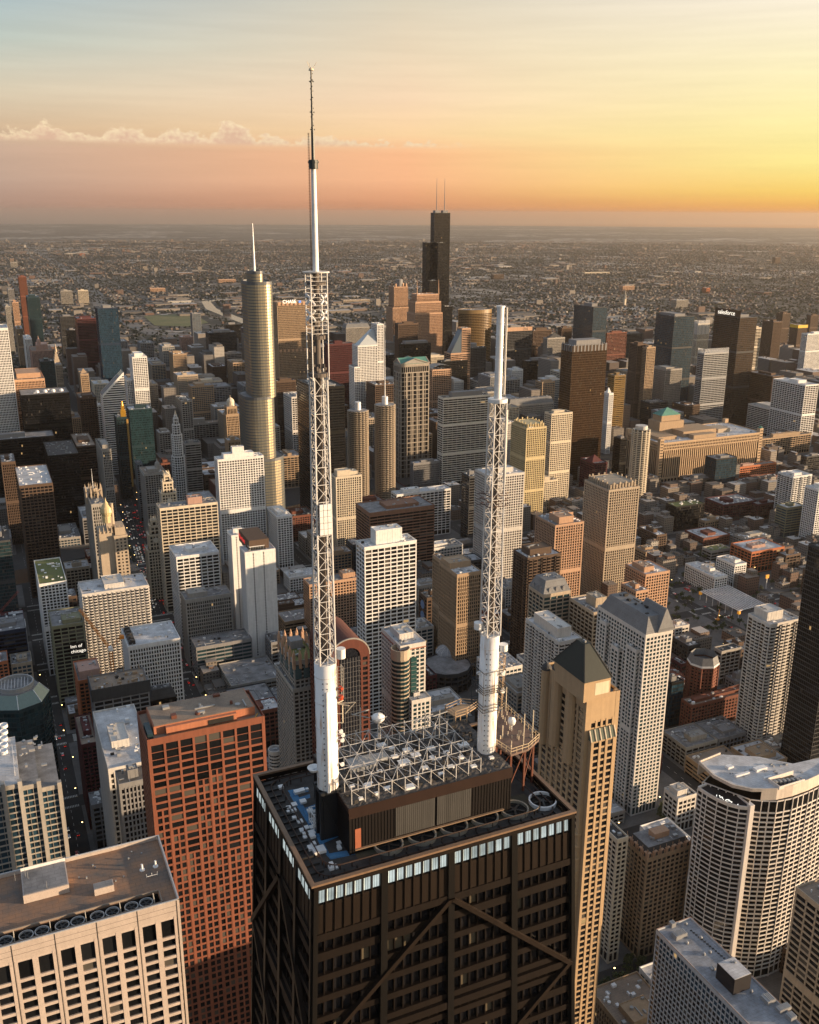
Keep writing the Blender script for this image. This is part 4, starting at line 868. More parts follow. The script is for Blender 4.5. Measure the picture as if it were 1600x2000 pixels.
def tiers(name, label, T, sty, wall, glass, cat=None):
    root = thing(name, label, cat or name.split('_')[-1])
    for k, (x, y, w, d, z0, H, *o) in enumerate(T):
        if k == 0: FOOT.append((x-w, x, y-d, y, short(label), H))
        building('', '', H, x, y, w, d, sty, wall, glass, o[0] if o else ('mallroof',), z0=z0, root=root, register=False)
    return root
def chase():
    x, y, w, d, H = fp_y(-1890, 541, 590, 613, 535)
    r = tiers('office_tower', 'bronze ribbed tower with lettering along its top, behind the silver skyscraper', [(x, y, w, max(d, 30), 0, H)], 'V', 'tan', 'dark')
    lettering('CHASE', 10, .2, plain('sign_white', (.95, .85, .7), .5, 0, .55), r, Matrix(((-1, 0, 0, x-12), (0, 0, 1, y+1.2), (0, 1, 0, H-3), (0, 0, 0, 1))), 0)
    b = MB(); b.boxes([(x-w*(k+.5)/9-2.6, x-w*(k+.5)/9+2.6, y-.4, y+.7, H-8, H-.5) for k in range(9)]); b.boxes([(x-w*(k+.5)/9-2.6, x-w*(k+.5)/9+2.6, y-.4, y+.7, 150, 156) for k in range(9)]); b.build('louvre_panel', wm('peach'), r)
    b = MB(); q = (x-50.5, y+1.3, H+1.2)
    for k in range(4):
        t = k*math.pi/2; b.boxes([(q[0]-3.2+(2.6 if k in (1, 2) else 0), q[0]-3.2+(2.6 if k in (1, 2) else 0)+2.9, q[1]-.1, q[1]+.1, q[2]-4+(2.6 if k > 1 else 0), q[2]-4+(2.6 if k > 1 else 0)+2.1)])
    b.build('emblem', plain('blue_emblem', (.05, .2, .6), .5, 0, .5), r)
chase()
x, y, w, d, H = fp_y(-2050, 812, 575, 862, 806)
r_ = tiers('office_tower', 'tan ribbed setback tower with spiky corner pinnacles, below the black skyscraper', [(x+3, y+3, w+6, d+30, 0, 205), (x, y, w, d+24, 204, H-18), (x-5, y-3, w-10, d+14, H-19, H)], 'V', 'peach', 'dark')
for a in (.08, .92): antenna(r_, x-w*a, y-4, H-2, H+34, 1.6, wm('peach'), 'pinnacle')
x, y, w, d, H = fp_y(-2360, 770, 560, 797, 765)
r_ = tiers('office_tower', 'pink granite tower with a round glass crown, lit on its right side', [(x+6, y+5, w+14, d+30, 0, 190), (x, y, w, d+22, 188, H)], 'G3', 'peach', 'dark')
b = MB(); b.cyl(x-w/2, y-14, 10, H-1, H+19, 20); b.build('crown_drum', wm('gray'), r_)
b = MB()
for sx_, sy_ in ((.12, .1), (.88, .1), (.12, .9), (.88, .9)): b.cyl(x-w*sx_, y-28*sy_, 3.4, H-1, H+8, 10)
b.build('corner_turret', wm('peach'), r_)
def title_tower():
    x, y, w, d, H = fp_y(-1600, 699, 675, 738, 690)
    r = tiers('office_tower', 'white stepped tower with a sloping glass top, left of the green gabled tower', [(x, y, w, d+6, 0, H), (x-w, y-3, 14, 30, 0, zat(x-w, y, 633)), (x+9, y+4, 12, 30, 0, H-40)], 'G3', 'white', 'dark')
    b = MB(); h = 28; b.add([(x-2, y-1, H-1), (x-w+1, y-1, H-1), (x-w+1, y-24, H-1), (x-2, y-24, H-1), (x-w+6, y-16, H+h), (x-w+1, y-16, H+h), (x-w+1, y-24, H+h), (x-w+6, y-24, H+h)], [[1, 0, 4, 5], [0, 3, 7, 4], [3, 2, 6, 7], [2, 1, 5, 6], [4, 7, 6, 5]]); b.build('sloped_glass', plain('pale_glass', (.42, .46, .48), .25), r)
title_tower()
def slanted():
    x, y, w, d, H = fp_y(-1560, 200, 772, 245, 196); d = max(d, 30); H2 = zat(x-w, y, 727)
    root = thing('office_tower', 'white and black striped tower with a steep slanted top', 'tower'); FOOT.append((x-w, x, y-d, y, 'slanted striped tower', H2))
    c = lambda a, b0, b1, z0, zr: [(x-w+a, b0, z0), (x-a, b0, z0), (x-a, b1, z0), (x-w+a, b1, z0), (x-w+a, b0, H2), (x-a, b0, zr), (x-a, b1, zr), (x-w+a, b1, H2)]
    g = MB(); g.hexas([c(.6, y-d+.6, y-.6, 0, H-1)]); g.build('glazing', gm('dark'), root)
    b = MB(); k = 0.
    while k < H2-4:
        xe = x if k+1.9 < H else x-(k+1.9-H)/(H2-H)*w
        if xe-(x-w) > 2: b.boxes([(x-w, xe, y-.7, y, k, k+1.9), (x-w, xe, y-d, y-d+.7, k, k+1.9), (x-w, x-w+.7, y-d+.7, y-.7, k, k+1.9)])
        if k+1.9 < H: b.boxes([(x-.7, x, y-d+.7, y-.7, k, k+1.9)])
        k += 3.9
    for yy in (y, y-d): b.hexas([[(x-w, yy-.5, H2-4), (x, yy-.5, H-4), (x, yy+.2, H-4), (x-w, yy+.2, H2-4), (x-w, yy-.5, H2+.5), (x, yy-.5, H+.5), (x, yy+.2, H+.5), (x-w, yy+.2, H2+.5)]])
    b.build('wall', wm('white'), root)
    q = MB(); q.hexas([[(x-w, y-d+.4, H2-1), (x, y-d+.4, H-1), (x, y-.6, H-1), (x-w, y-.6, H2-1), (x-w, y-d+.4, H2+.2), (x, y-d+.4, H+.2), (x, y-.6, H+.2), (x-w, y-.6, H2+.2)]]); q.build('sloped_roof', ROOFS['slate'], root)
slanted()
x, y, w, d, H = fp_y(-1395, 227, 815, 248, 222)
r_ = tiers('art_deco_tower', 'dark green tower with a gold stepped spire', [(x, y, w, max(d, 20), 0, H)], 'V', 'teal', 'dark')
b = MB(); b.box(x-w+1, x-w+9, y-9, y-1, H-4, H+10); b.boxes([(x-w+2.5, x-w+7.5, y-7.5, y-2.5, H+10, H+17)]); b.cyl(x-w+5, y-5, 1.5, H+17, H+24, 8, .2); b.build('gold_spire', plain('gold_leaf', (.75, .42, .06), .3, .7), r_)
b = MB(); b.box(x-w-1.5, x-w+1.5, y-.5, y+.8, 20, H-4); b.build('gold_strip', plain('gold_strip', (.32, .19, .05), .5), r_)
def slim_spire():
    y = -1262; x = xat(345, y, 130); H = zat(x, y, 804); root = thing('gothic_tower', 'slim white octagonal spire tower right of the teal glass tower', 'tower'); FOOT.append((x-8, x+8, y-8, y+8, 'slim white spire', H))
    wl, gl = MB(), MB(); lv = [(0, 9.5), (H*.60, 7.6), (H*.80, 5.6), (H*.89, 3.6), (H*.95, 2.0)]; z = [a for a, _ in lv]+[H*.975]
    for k, (z0, r) in enumerate(lv): P2 = circle(x, y, r, 8); polyfaces(wl, gl, P2, z0, z[k+1]-1, (2.6, 3.7, .9, 1.1, .3, .2, .5)); topband(wl, P2, z[k+1]-1, z[k+1], .5); gl.prism(np.array(P2)*.97+np.array([x, y])*.03, z[k+1]-1.2, z[k+1]-.4)
    wl.build('wall', wm('white'), root); gl.build('glazing', gm('dark'), root); b = MB(); b.cyl(x, y, 2, z[-1]-1, H+3, 8, .1); b.build('spire', wm('cream'), root)
slim_spire()
def domed_corner():
    x, y, w, d, H = fp_y(-1340, 441, 795, 466, 435); w = max(w, 20)
    r = tiers('office_tower', 'tan terracotta tower with a small dome, left of the silver skyscraper', [(x, y, w, w, 0, H-12), (x-2, y-2, w-4, w-4, H-13, H)], 'V', 'tan', 'dark')
    b = MB(); b.cyl(x-w/2, y-w/2, 6, H-1, H+6, 12); b.lathe(x-w/2, y-w/2, [(6.2, H+6), (5.4, H+9), (3, H+11.5), (.5, H+13), (.1, H+17)], 14); b.build('dome', wm('cream'), r)
domed_corner()
x, y, w, d, H = fp_y(-1950, 905, 606, 966, 897)
A = np.array(circle(0, 0, 1, 40))*[w*.52, 24]+[x-w*.5, y-20]
b = polytower('office_tower', 'oval tower ringed with gold lit bands, behind the shorter mast', A, H, (8, 3.9, .1, 1.6, .5, .5, .1), 'gold', 'bronze', tb=8)
x, y, w, d, H = fp_y(-1700, 881, 690, 919, 868)
r_ = tiers('office_tower', 'peach banded tower with a sloping glass roof', [(x, y, w, max(d, 25), 0, H), (x-w*.55, y-.5, w*.45, 24, 0, zat(x, y, 642))], 'H', 'peach', 'dark')
b = MB(); zt = zat(x, y, 646); b.add([(x, y-1, H-1), (x-w*.55, y-1, H-1), (x-w*.55, y-1, zt), (x, y-22, H-1), (x-w*.55, y-22, H-1), (x-w*.55, y-22, zt)], [[0, 3, 5, 2], [1, 0, 2], [3, 4, 5], [4, 1, 2, 5]] if 0 else [[0, 3, 5, 2]]); b.add([(x, y-1, H-1), (x-w*.55, y-1, H-1), (x-w*.55, y-1, zt)], [[0, 2, 1]]); b.build('sloped_glass', plain('slope_glass', (.10, .13, .16), .15), r_)
x, y, w, d, H = fp_y(-1620, 845, 722, 882, 840)
r_ = tiers('civic_hall', 'pale banded hall with a barrel vaulted glass roof', [(x, y, w, 30, 0, H)], 'G4', 'peach', 'dark', 'hall')
b = MB(); tt = np.linspace(0, math.pi, 13); V = np.concatenate([[(x-.5-(w-1)*(1-math.cos(t))/2, yy, H-.5+9*math.sin(t)) for t in tt] for yy in (y-.6, y-29)]); i = np.arange(12); b.add(V, np.stack((i, i+1, i+14, i+13), 1)); b.build('vault_roof', plain('vault_metal', (.25, .24, .23), .35, .4), r_)
b = MB()
for t in tt[1:-1:2]: b.bar((x-.5-(w-1)*(1-math.cos(t))/2, y-.6, H-.4+9.1*math.sin(t)), (x-.5-(w-1)*(1-math.cos(t))/2, y-29, H-.4+9.1*math.sin(t)), .6)
b.build('vault_rib', wm('cream'), r_)

def market_hall():
    x, y, _ = hit(1283, 950, 0); H = zat(x, y, 866); w = along(np.array([x, y, 0]), 0, -1, 1481); d = 95
    root = thing('market_hall', 'huge long tan market hall with tall narrow windows', 'hall'); FOOT.append((x-w, x, y-d, y, 'long tan market hall', H))
    wl, gl = MB(), MB(); pd = .9
    for f in 'NESW':
        o, u, v, L = face_frame(f, x, y, w, d); facade(wl, gl, (o, u, v), L, 14, H-13, (4.4, 40, 1.9, 1.2, pd, .3, 7), wins=True)
        facade(wl, gl, (o, u, v), L, 0, 13, (7, 13, 2, 2, pd, .5, 7)); facade(wl, gl, (o, u, v), L, H-12, H-2, (3.4, 4.9, 1.2, 2.0, pd, .6, 7)); wl.boxes([(.02, L-.02, -pd, .12, H-13, H-12), (.02, L-.02, -pd, .1, 13, 14), (.02, L-.02, -pd, .2, H-2, H)], (o, u, v))
    for a, b in ((x-w, y-d), (x-7, y-d), (x-w, y-7), (x-7, y-7)):
        wl.box(a-.3, a+7.3, b-.3, b+7.3, 0, H+7)
    gl.box(x-w+pd, x-pd, y-d+pd, y-pd, 0, H-1.5); wl.build('wall', wallmat('wall_mart', (.47, .34, .22)), root); gl.build('glazing', gm('dark'), root)
    q = MB()
    for a, b in ((x-w, y-7), (x-7, y-7)):
        for fx in (1, 3, 5):
            q.boxes([(a+fx-.5, a+fx+.9, y+.28, y+.34, zz, zz+2.2) for zz in np.arange(6, H+3, 5)])
    q.build('window', gm('dark'), root)
    q = MB(); q.box(x-w+.5, x-.5, y-d+.5, y-.5, H-1.6, H-1.1); q.build('roof', ROOFS['white'], root)
    q = MB(); q.box(x-w+.4, x-w+6.6, y-6.6, y-.4, H+7, H+7.5); q.cyl(x-w+3.5, y-3.5, 4.4, H+7.5, H+12, 4, .2); q.build('corner_roof', ROOFS['copper'], root)
    for (a, b, c, e, h, m) in ((.30, .62, .25, .75, 9, 'tan'), (.05, .22, .2, .8, 5, 'tan'), (.66, .78, .3, .6, 6, 'beige'), (.33, .55, .05, .2, 6, 'tan')):
        q = MB(); q.box(x-w*b, x-w*a, y-d*e, y-d*c, H-1.1, H+h); q.build('penthouse', wm(m), root)
    xb = xat(1285, y-60, H+20); xw = xat(1332, y-60, H+20); q = MB(); q.box(xw, xb, y-86, y-54, H-1, H+22); q.box(xw+6, xb-6, y-82, y-58, H+22, H+32); q.build('tower_block', wm('tan'), root); q = MB(); q.prism([(xw+5, y-83), (xb-5, y-83), (xb-5, y-57), (xw+5, y-57)], H+32, H+44, np.array([(0, -.5), (.5, -.5), (.5, 0), (0, 0)])+[(xw+xb)/2, y-70]); q.build('tower_roof', ROOFS['copper'], root)
    q = MB(); clutter(q, x-w+3, x-3, y-d+2, y-2, H-1.1, 50, random.Random(4)); stuff(q.build('rooftop_unit', METAL, root))
market_hall()

# gothic and limestone landmarks on the avenue
def gothic_crown():
    x, y, w, d, H = fp_y(-935, 178, 985, 206, 163); d = max(d, 28)
    r = tiers('gothic_tower', 'grey gothic tower with flying buttresses around a sunlit crown', [(x, y, w, d, 0, H)], 'V', 'stone', 'dark')
    cx, cy, rr = x-w*.45, y-d*.45, min(w, d)*.34; zt = zat(cx, cy, 952); wl, gl = MB(), MB(); P2 = circle(cx, cy, rr, 8); polyfaces(wl, gl, P2, H-1, zt-4, (2.2, 8, .7, 2, .4, .3, .6)); topband(wl, P2, zt-4, zt, 1.2); wl.build('crown', wm('beige'), r); gl.build('crown_glazing', gm('dark'), r)
    b = MB()
    for k in range(8):
        t = 2*math.pi*(k+.5)/8; p = np.array([math.cos(t), math.sin(t)]); o = np.array([cx, cy])+p*rr*1.75; i = np.array([cx, cy])+p*rr*1.0
        b.bar((*o, H-8), (*o, H+9), 1.7); b.bar((*o, H+9), (*o, H+14), 1.4, .1); b.bar((*o, H+7), (*i, zt-5), 1.0); b.bar((*i, zt-6), (*i, zt+5), 1.1, .1)
    b.build('buttress', wm('beige'), r); antenna(r, cx, cy, zt-1, zt+22, .4)
gothic_crown()
def dome_hotel():
    x, y, w, d, H = fp_y(-835, 193, 1040, 247, 189); d = max(d, 22)
    root = thing('hotel_tower', 'tan stone hotel with a blank wall and a small gold onion dome', 'hotel'); FOOT.append((x-w, x, y-d, y, 'hotel with gold onion dome', H))
    wl, gl = MB(), MB(); wa = w*.48; zA = zat(x-w*.3, y, 1012)
    wl.box(x-w+wa, x, y-d, y-.6, 0, H); wl.box(x-w*.52, x-w*.30, y-d*.8, y-2, H-1, zA); wl.box(x-w*.46, x-w*.36, y-d*.6, y-5, zA-1, zA+8)
    o, u, v, L = face_frame('N', x-w+wa, y+2.5, wa, d+2.5); facade(wl, gl, (o, u, v), L, 0, H-7, (3.9, 3.6, 2.0, 1.6, .4, .38, 1.5), base=5)
    gl.box(x-w+.5, x-w+wa-.5, y-d, y+2, 0, H-7); wl.boxes([(x-w-.01, x-w+1.49, y-d, y+2.51, 0, H-7), (x-w+wa-1.49, x-w+wa+.01, y-d, y+2.51, 0, H-7), (x-w-.3, x-w+wa+.3, y-d, y+2.8, H-7, H-5)]); wl.box(x-w+1.5, x-w+wa-1.5, y-d+1, y+1, H-5, H+3)
    for k in range(7): wl.bar((x-w*k/7-1, y-.3, H-2), (x-w*k/7-1, y-.3, H+5), 1.4, .4)
    for zz in np.arange(0, H-4, 3.5): wl.box(x-.2, x+.5, y-d+1, y-d+3.4, zz, zz+2); wl.box(x-.2, x+.7, y-3.4, y-1, zz, zz+2)
    wl.build('wall', wm('beige'), root); gl.build('glazing', gm('dark'), root)
    b = MB(); cx, cy = x-w*.36, y-6; b.cyl(cx, cy, 5, zA-6, zA+1, 12); b.lathe(cx, cy, [(4.6, zA+1), (6.2, zA+5), (5.6, zA+9), (3, zA+13), (.8, zA+16), (.1, zA+20)], 16); b.build('onion_dome', plain('dome_gold', (.55, .44, .24), .45), root)
    b = MB(); b.cyl(x-w*.55, y-4, 1.6, zA-8, zA+14, 10); b.build('chimney', wm('beige'), root)
dome_hotel()
def clock_pair():
    for label, px, ptop, y, s in (('golden lit terracotta clock tower with a stepped lantern', 328, 918, -1040, 13.), ('smaller pale terracotta tower with a pointed lantern beside the avenue', 299, 1008, -965, 11.)):
        x = xat(px, y, 100); H = zat(x, y, ptop); root = thing('clock_tower', label, 'tower'); FOOT.append((x-s, x+s, y-s, y+s, short(label), H)); wl, gl = MB(), MB(); h = [0, H*.62, H*.80, H*.90, H*.96]; ss = [s, s*.72, s*.5, s*.3]
        for k in range(4):
            for f in 'NESW':
                o, u, v, L = face_frame(f, x+ss[k], y+ss[k], 2*ss[k], 2*ss[k]); facade(wl, gl, (o, u, v), L, h[k], h[k+1]-1.5, (3.2, 3.8, 1.2, 1.3, .4, .3, 1.6)); wl.boxes([(.01, L-.01, -.6, .5, h[k+1]-1.5, h[k+1])], (o, u, v))
            q = ss[k]; gl.box(x-q+.4, x+q-.4, y-q+.4, y+q-.4, h[k], h[k+1]-.3)
            for a, b in ((-q, -q), (q-1.6, -q), (-q, q-1.6), (q-1.6, q-1.6)): wl.box(x+a-.006, x+a+1.606, y+b-.006, y+b+1.606, h[k], h[k+1]-1.5); wl.bar((x+a+.8, y+b+.8, h[k+1]), (x+a+.8, y+b+.8, h[k+1]+5), 1.2, .2)
        wl.build('wall', wm('cream'), root); gl.build('glazing', gm('dark'), root); b = MB(); b.cyl(x, y, s*.24, h[4], H, 8, .1); b.build('spire', wm('cream'), root)
        for dx, dy in ((0, 1), (1, 0)):
            b = MB(); q = ss[1]+.15; c = np.array([x+dx*q, y+dy*q, (h[1]+h[2])/2+2]); b.tube(c, c+np.array([dx, dy, 0])*.3, 3.0, 20); b.build('clock_face', plain('clock_white', (.6, .57, .5), .6), root)
clock_pair()

# ------------------------------------------------------------------ the survey table
def table(txt):
    for l in txt.strip().splitlines():
        l = l.strip()
        if not l or l[0] == '#': continue
        f = l.split('|'); H = float(f[1]); Ax, Ay = map(float, f[2].split(','))
        x, y, w, d = footprint(H, Ax, Ay, float(f[3].strip(',')), float(f[4])); opts = f[8].split(';')
        cat = f[0].split('_')[-1]
        if 'abs' in [o[:3] for o in opts]:
            o = [o for o in opts if o[:3] == 'abs'][0].split(':')[1].split(','); x, y, w, d = map(float, o); opts = []
        dd = [o for o in opts if o[:2] == 'd:']; opts = [o for o in opts if o[:2] != 'd:']; d = float(dd[0][2:]) if dd else d
        w = max(w, 8); d = d if dd else min(max(d, 20 if H > 60 else 14), 95)
        building(f[0], f[9], H, x, y, w, d, f[5], f[6], f[7], opts, cat=cat)
table(TABLE)
# ------------------------------------------------------------------ left edge ribbed tower
xw = xat(6, -1490, 330)
building('skyscraper', 'tall white ribbed tower cut by the left edge, lit near its top', zat(xw, -1490, 640), xw+59, -1490, 59, 59, 'V', 'white', 'dark', (), cat='skyscraper')

# ------------------------------------------------------------------ the big dark braced tower in front
BX, BY, BW, BD = footprint(344, 612, 1728, 1120, 499); BH = 344.
def braced_tower():
    root = thing('braced_tower', 'big dark bronze tower with X braces, lit top windows and a cluttered roof', 'skyscraper'); FOOT.append((BX-BW-6, BX+6, BY-BD-4, BY+4, 'dark braced tower', BH))
    kx, ky = .0465, .029
    def P(f, s, z, dp):                                     # s in 0..1 along the face from its own left, dp outward
        e = BH-z; x0, x1, y0, y1 = BX-BW-kx*e, BX+kx*e, BY-BD-ky*e, BY+ky*e
        if f == 'N': return (x0+(x1-x0)*s, y1+dp, z)
        if f == 'S': return (x1-(x1-x0)*s, y0-dp, z)
        if f == 'E': return (x1+dp, y1-(y1-y0)*s, z)
        return (x0-dp, y0+(y1-y0)*s, z)
    def hx(f, s0, s1, z0, z1, d0, d1, s2=None, s3=None):
        s2 = s0 if s2 is None else s2; s3 = s1 if s3 is None else s3
        return [P(f, s0, z0, d0), P(f, s1, z0, d0), P(f, s1, z0, d1), P(f, s0, z0, d1), P(f, s2, z1, d0), P(f, s3, z1, d0), P(f, s3, z1, d1), P(f, s2, z1, d1)]
    bronze = wallmat('bronze_cladding', (.0095, .0064, .005), rough=.6, spec=.18, var=.22, streak=.3, scale=.25); rib = wallmat('bronze_panel', (.0150, .0098, .007), rough=.55, spec=.2, var=.3, streak=.35, scale=.2)
    steel = wallmat('black_steel', (.006, .0053, .005), rough=.5, spec=.25)
    fl = 3.86; nfl = 78
    wl, rb, gl, cols, kept = MB(), MB(), MB(), MB(), []
    e = 1e-9; x0, x1, y0, y1 = BX-BW, BX, BY-BD, BY
    k = BH; gl.hexas([[(x0-kx*k+.9, y0-ky*k+.9, 0), (x1+kx*k-.9, y0-ky*k+.9, 0), (x1+kx*k-.9, y1+ky*k-.9, 0), (x0-kx*k+.9, y1+ky*k-.9, 0), (x0+.9, y0+.9, BH-2), (x1-.9, y0+.9, BH-2), (x1-.9, y1-.9, BH-2), (x0+.9, y1-.9, BH-2)]])
    gl.build('glazing', glassmat('braced_glass', (.008, .008, .009), blind=.0, lit=0, rough=.1), root)
    lit = glassmat('pale_panel', (.55, .72, .70), rough=.4, blind=0, lit=0); 
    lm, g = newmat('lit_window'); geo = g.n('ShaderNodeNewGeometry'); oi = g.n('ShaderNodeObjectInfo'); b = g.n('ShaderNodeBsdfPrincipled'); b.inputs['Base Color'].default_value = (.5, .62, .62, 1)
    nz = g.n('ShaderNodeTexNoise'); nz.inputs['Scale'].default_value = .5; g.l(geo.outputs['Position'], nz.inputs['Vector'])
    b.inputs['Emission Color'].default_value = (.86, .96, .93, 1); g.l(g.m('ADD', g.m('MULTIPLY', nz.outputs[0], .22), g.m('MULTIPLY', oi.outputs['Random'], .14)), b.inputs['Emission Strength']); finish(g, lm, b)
    win = glassmat('braced_pane', (.010, .010, .012), rough=.06, blind=.06, lit=.008, blindcol=(.10, .085, .06, 1)); G2 = MB()
    for f in 'NESW':
        nb = 4; np_ = 7 if f in 'NS' else 4; wd = -.35 if f in 'NS' else -.04
        L = BW if f in 'NS' else BD; cw = .55/L
        for j in range(nb+1):
            s = j/nb; a, c = (max(0, s-cw*1.0), min(1, s+cw*1.0)); a = a if j else 0; c = c if j < nb else 1
            cols.hexas([hx(f, a, c, 0, BH-1.1, -.9, .35)])
        wl.hexas([hx(f, 0, 1, BH-1.1, BH-.35, -.5, .40), hx(f, 0, 1, BH-10.4, BH-9.1, -.9, .22)])
        for j in range(nb):
            s0, s1 = j/nb+cw, (j+1)/nb-cw; ps = np.linspace(s0, s1, np_+1)
            for i in range(np_):
                a, c = ps[i]+.10/L, ps[i+1]-.10/L
                rb.hexas([hx(f, a, c, BH-9.1, BH-4.0, -.9, -.02)])
                m = MB(); w2 = (c-a)/3
                m.quads([[P(f, a+w2*q+.03/L, BH-3.85, wd), P(f, a+w2*(q+1)-.03/L, BH-3.85, wd), P(f, a+w2*(q+1)-.03/L, BH-1.2, wd), P(f, a+w2*q+.03/L, BH-1.2, wd)][::1] for q in range(3)])
                if f in 'NE': m.build('window', lm, root)
                else: rb.hexas([hx(f, a, c, BH-3.6, BH-1.2, -.9, -.5)])
                if f in 'NE': gl_ = MB(); gl_.hexas([hx(f, a, c, BH-4.02, BH-3.85, -.9, -.25)]); wl.hexas([hx(f, a, c, BH-4.02, BH-3.85, -.9, -.25)])
            for i in range(np_+1): rb.hexas([hx(f, ps[i]-.10/L, ps[i]+.10/L, BH-9.1, BH-1.1, -.9, .16 if f in 'NS' else .06)])
        ngl = MB()
        for n in range(nfl):
            zt = BH-10.4-fl*(n+1); dz = 1.15 if n % 6 else 1.5
            if zt < 4: break
            for j in range(nb):
                s0, s1 = j/nb+cw, (j+1)/nb-cw
                wl.hexas([hx(f, s0, s1, zt, zt+dz, -.9, -.12)])
                ps = np.linspace(s0, s1, np_+1)
                wl.hexas([hx(f, ps[i]-.07/L, ps[i]+.07/L, zt+dz, zt+fl, -.9, -.40) for i in range(1, np_)])
                if f in 'NE' and n < 16:
                    for i in range(np_):
                        a, c = ps[i]+.08/L, ps[i+1]-.08/L; q = [P(f, a, zt+dz, -.85), P(f, c, zt+dz, -.85), P(f, c, zt+fl, -.85), P(f, a, zt+fl, -.85)]
                        if f == 'N' and n < 5 and len(kept) < 96 and j: m = MB(); m.quads([q]); kept.append(1); m.build('window', win, root)
                        else: ngl.quads([q])
        if ngl.V: stuff(ngl.build('window', win, root))
        # braces: apex at the top centre, to the corners 31 m lower, crossing again below
        for m_ in range(7):
            zt, zb = BH-9.7-42*m_, BH-9.7-42*m_-21.; zc = zb-21.
            if zc < 0: break
            t = .5/L
            for a0, a1 in ((.5, .02), (.5, .98)):
                br = MB(); br.hexas([hx(f, a1-t*1.05, a1+t*1.05, zb, zt, -.2, .62, a0-t*1.05, a0+t*1.05)]); br.build('cross_brace', rib, root)
                br = MB(); br.hexas([hx(f, a0-t*1.05, a0+t*1.05, zc, zb-.02, -.2, .61, a1-t*1.05, a1+t*1.05)]); br.build('cross_brace', rib, root)
            wl.hexas([hx(f, 0, 1, zb-.7, zb+.7, -.9, .28)])
    wl.build('wall', bronze, root); rb.build('louvre_panel', rib, root); cols.build('column', steel, root)
    rz = BH-1.4
    q = MB(); q.box(x0+.5, x1-.5, y0+.5, y1-.5, rz-.5, rz); roof = q.build('roof_deck', roofmat('braced_roof', (.060, .055, .052, 1), (.022, .02, .02, 1), .35), root)
    q = MB(); q.boxes([(x0-.4, x1+.4, y1-.3, y1+.42, BH-.35, BH), (x0-.4, x1+.4, y0-.42, y0+.3, BH-.35, BH), (x1-.3, x1+.42, y0+.3, y1-.3, BH-.35, BH), (x0-.42, x0+.3, y0+.3, y1-.3, BH-.35, BH)]); q.build('coping', wallmat('coping', (.20, .13, .085), rough=.5), root)
    for inset, h in ((1.7, .55), (3.3, .9)):
        q = MB(); P2 = roundrect(x0+inset, x1-inset, y0+inset, y1-inset, 2.6, 5); n = len(P2)
        for i in range(n): q.tube((*P2[i], rz+h), (*P2[(i+1) % n], rz+h), .11, 6)
        for i in range(0, 60):
            s = i/60*n; a, b_ = P2[int(s) % n], P2[(int(s)+1) % n]; t = s-int(s); px_, py_ = a[0]+(b_[0]-a[0])*t, a[1]+(b_[1]-a[1])*t
        for i in range(n):
            a, b_ = np.array(P2[i]), np.array(P2[(i+1) % n]); m = max(1, int(np.hypot(*(b_-a))/3))
            for k in range(m): p = a+(b_-a)*(k+.5)/m; q.bar((*p, rz), (*p, rz+h), .16)
        q.build('window_washing_rail', wallmat('rail_brown', (.045, .026, .02), rough=.5), root)
    q = MB()
    for i in range(14): s = i/14; q.box(x1-3.0, x1-.7, y0+2+(BD-4)*s, y0+2+(BD-4)*s+.25, rz, rz+.35)
    for i in range(20): s = i/20; q.box(x0+2+(BW-4)*s, x0+2.25+(BW-4)*s, y1-3.0, y1-.7, rz, rz+.35)
    q.build('ledge_rib', DARKMETAL, root)
    # painted blue walkway
    q = MB()
    for pts in (((562, 1544), (601, 1537), (603, 1546), (568, 1553)), ((566, 1553), (579, 1548), (642, 1664), (645, 1679)), ((578, 1560), (605, 1551), (606, 1558), (582, 1567)), ((596, 1578), (626, 1567), (627, 1574), (600, 1587)), ((620, 1640), (668, 1622), (669, 1631), (625, 1650)), ((636, 1668), (709, 1656), (712, 1665), (646, 1679))):
        q.poly([hit(a, b_, rz+.005+.003*len(q.V)) for a, b_ in pts])
    q.build('painted_walkway', roofmat('blue_paint', (.05, .20, .40, 1), (.045, .13, .25, 1), .5), root)
    rs = random.Random(5)
    for px, py in ((549, 1539), (580, 1549), (590, 1546), (600, 1543), (592, 1567), (574, 1572), (564, 1578), (574, 1584), (563, 1586), (575, 1600), (586, 1605), (591, 1622), (610, 1616), (594, 1631), (596, 1636), (608, 1658), (622, 1663), (612, 1650), (647, 1690), (648, 1697), (653, 1695), (662, 1647), (662, 1653), (663, 1658), (631, 1625), (638, 1630), (606, 1585), (614, 1587), (598, 1617), (609, 1626), (610, 1635), (626, 1594)):
        p = hit(px, py, rz); s = rs.uniform(.25, .55); q = MB(); q.box(p[0]-s, p[0]+s, p[1]-s, p[1]+s, rz, rz+rs.uniform(.15, .5)); q.build('vent_cap', WHITEPAINT, root)
    p = hit(622, 1663, rz); q = MB(); q.box(p[0]-1.1, p[0]+.9, p[1]-.8, p[1]+.8, rz, rz+.5); q.build('vent_cap', WHITEPAINT, root)
    p = hit(622, 1612, rz); q = MB()
    for a in range(3):
        s = 1.2-.3*a
        for u_, v_ in ((-s, -s), (s, -s), (s, s), (-s, s)): q.bar((p[0]+u_, p[1]+v_, rz), (p[0]+u_, p[1]+v_, rz+3-.6*a), .12)
        for zz in (.8, 3-.6*a):
            for u0, v0, u1, v1 in ((-s, -s, s, -s), (s, -s, s, s), (s, s, -s, s), (-s, s, -s, -s)): q.bar((p[0]+u0, p[1]+v0, rz+zz), (p[0]+u1, p[1]+v1, rz+zz), .12)
    q.build('white_cage', WHITEPAINT, root)
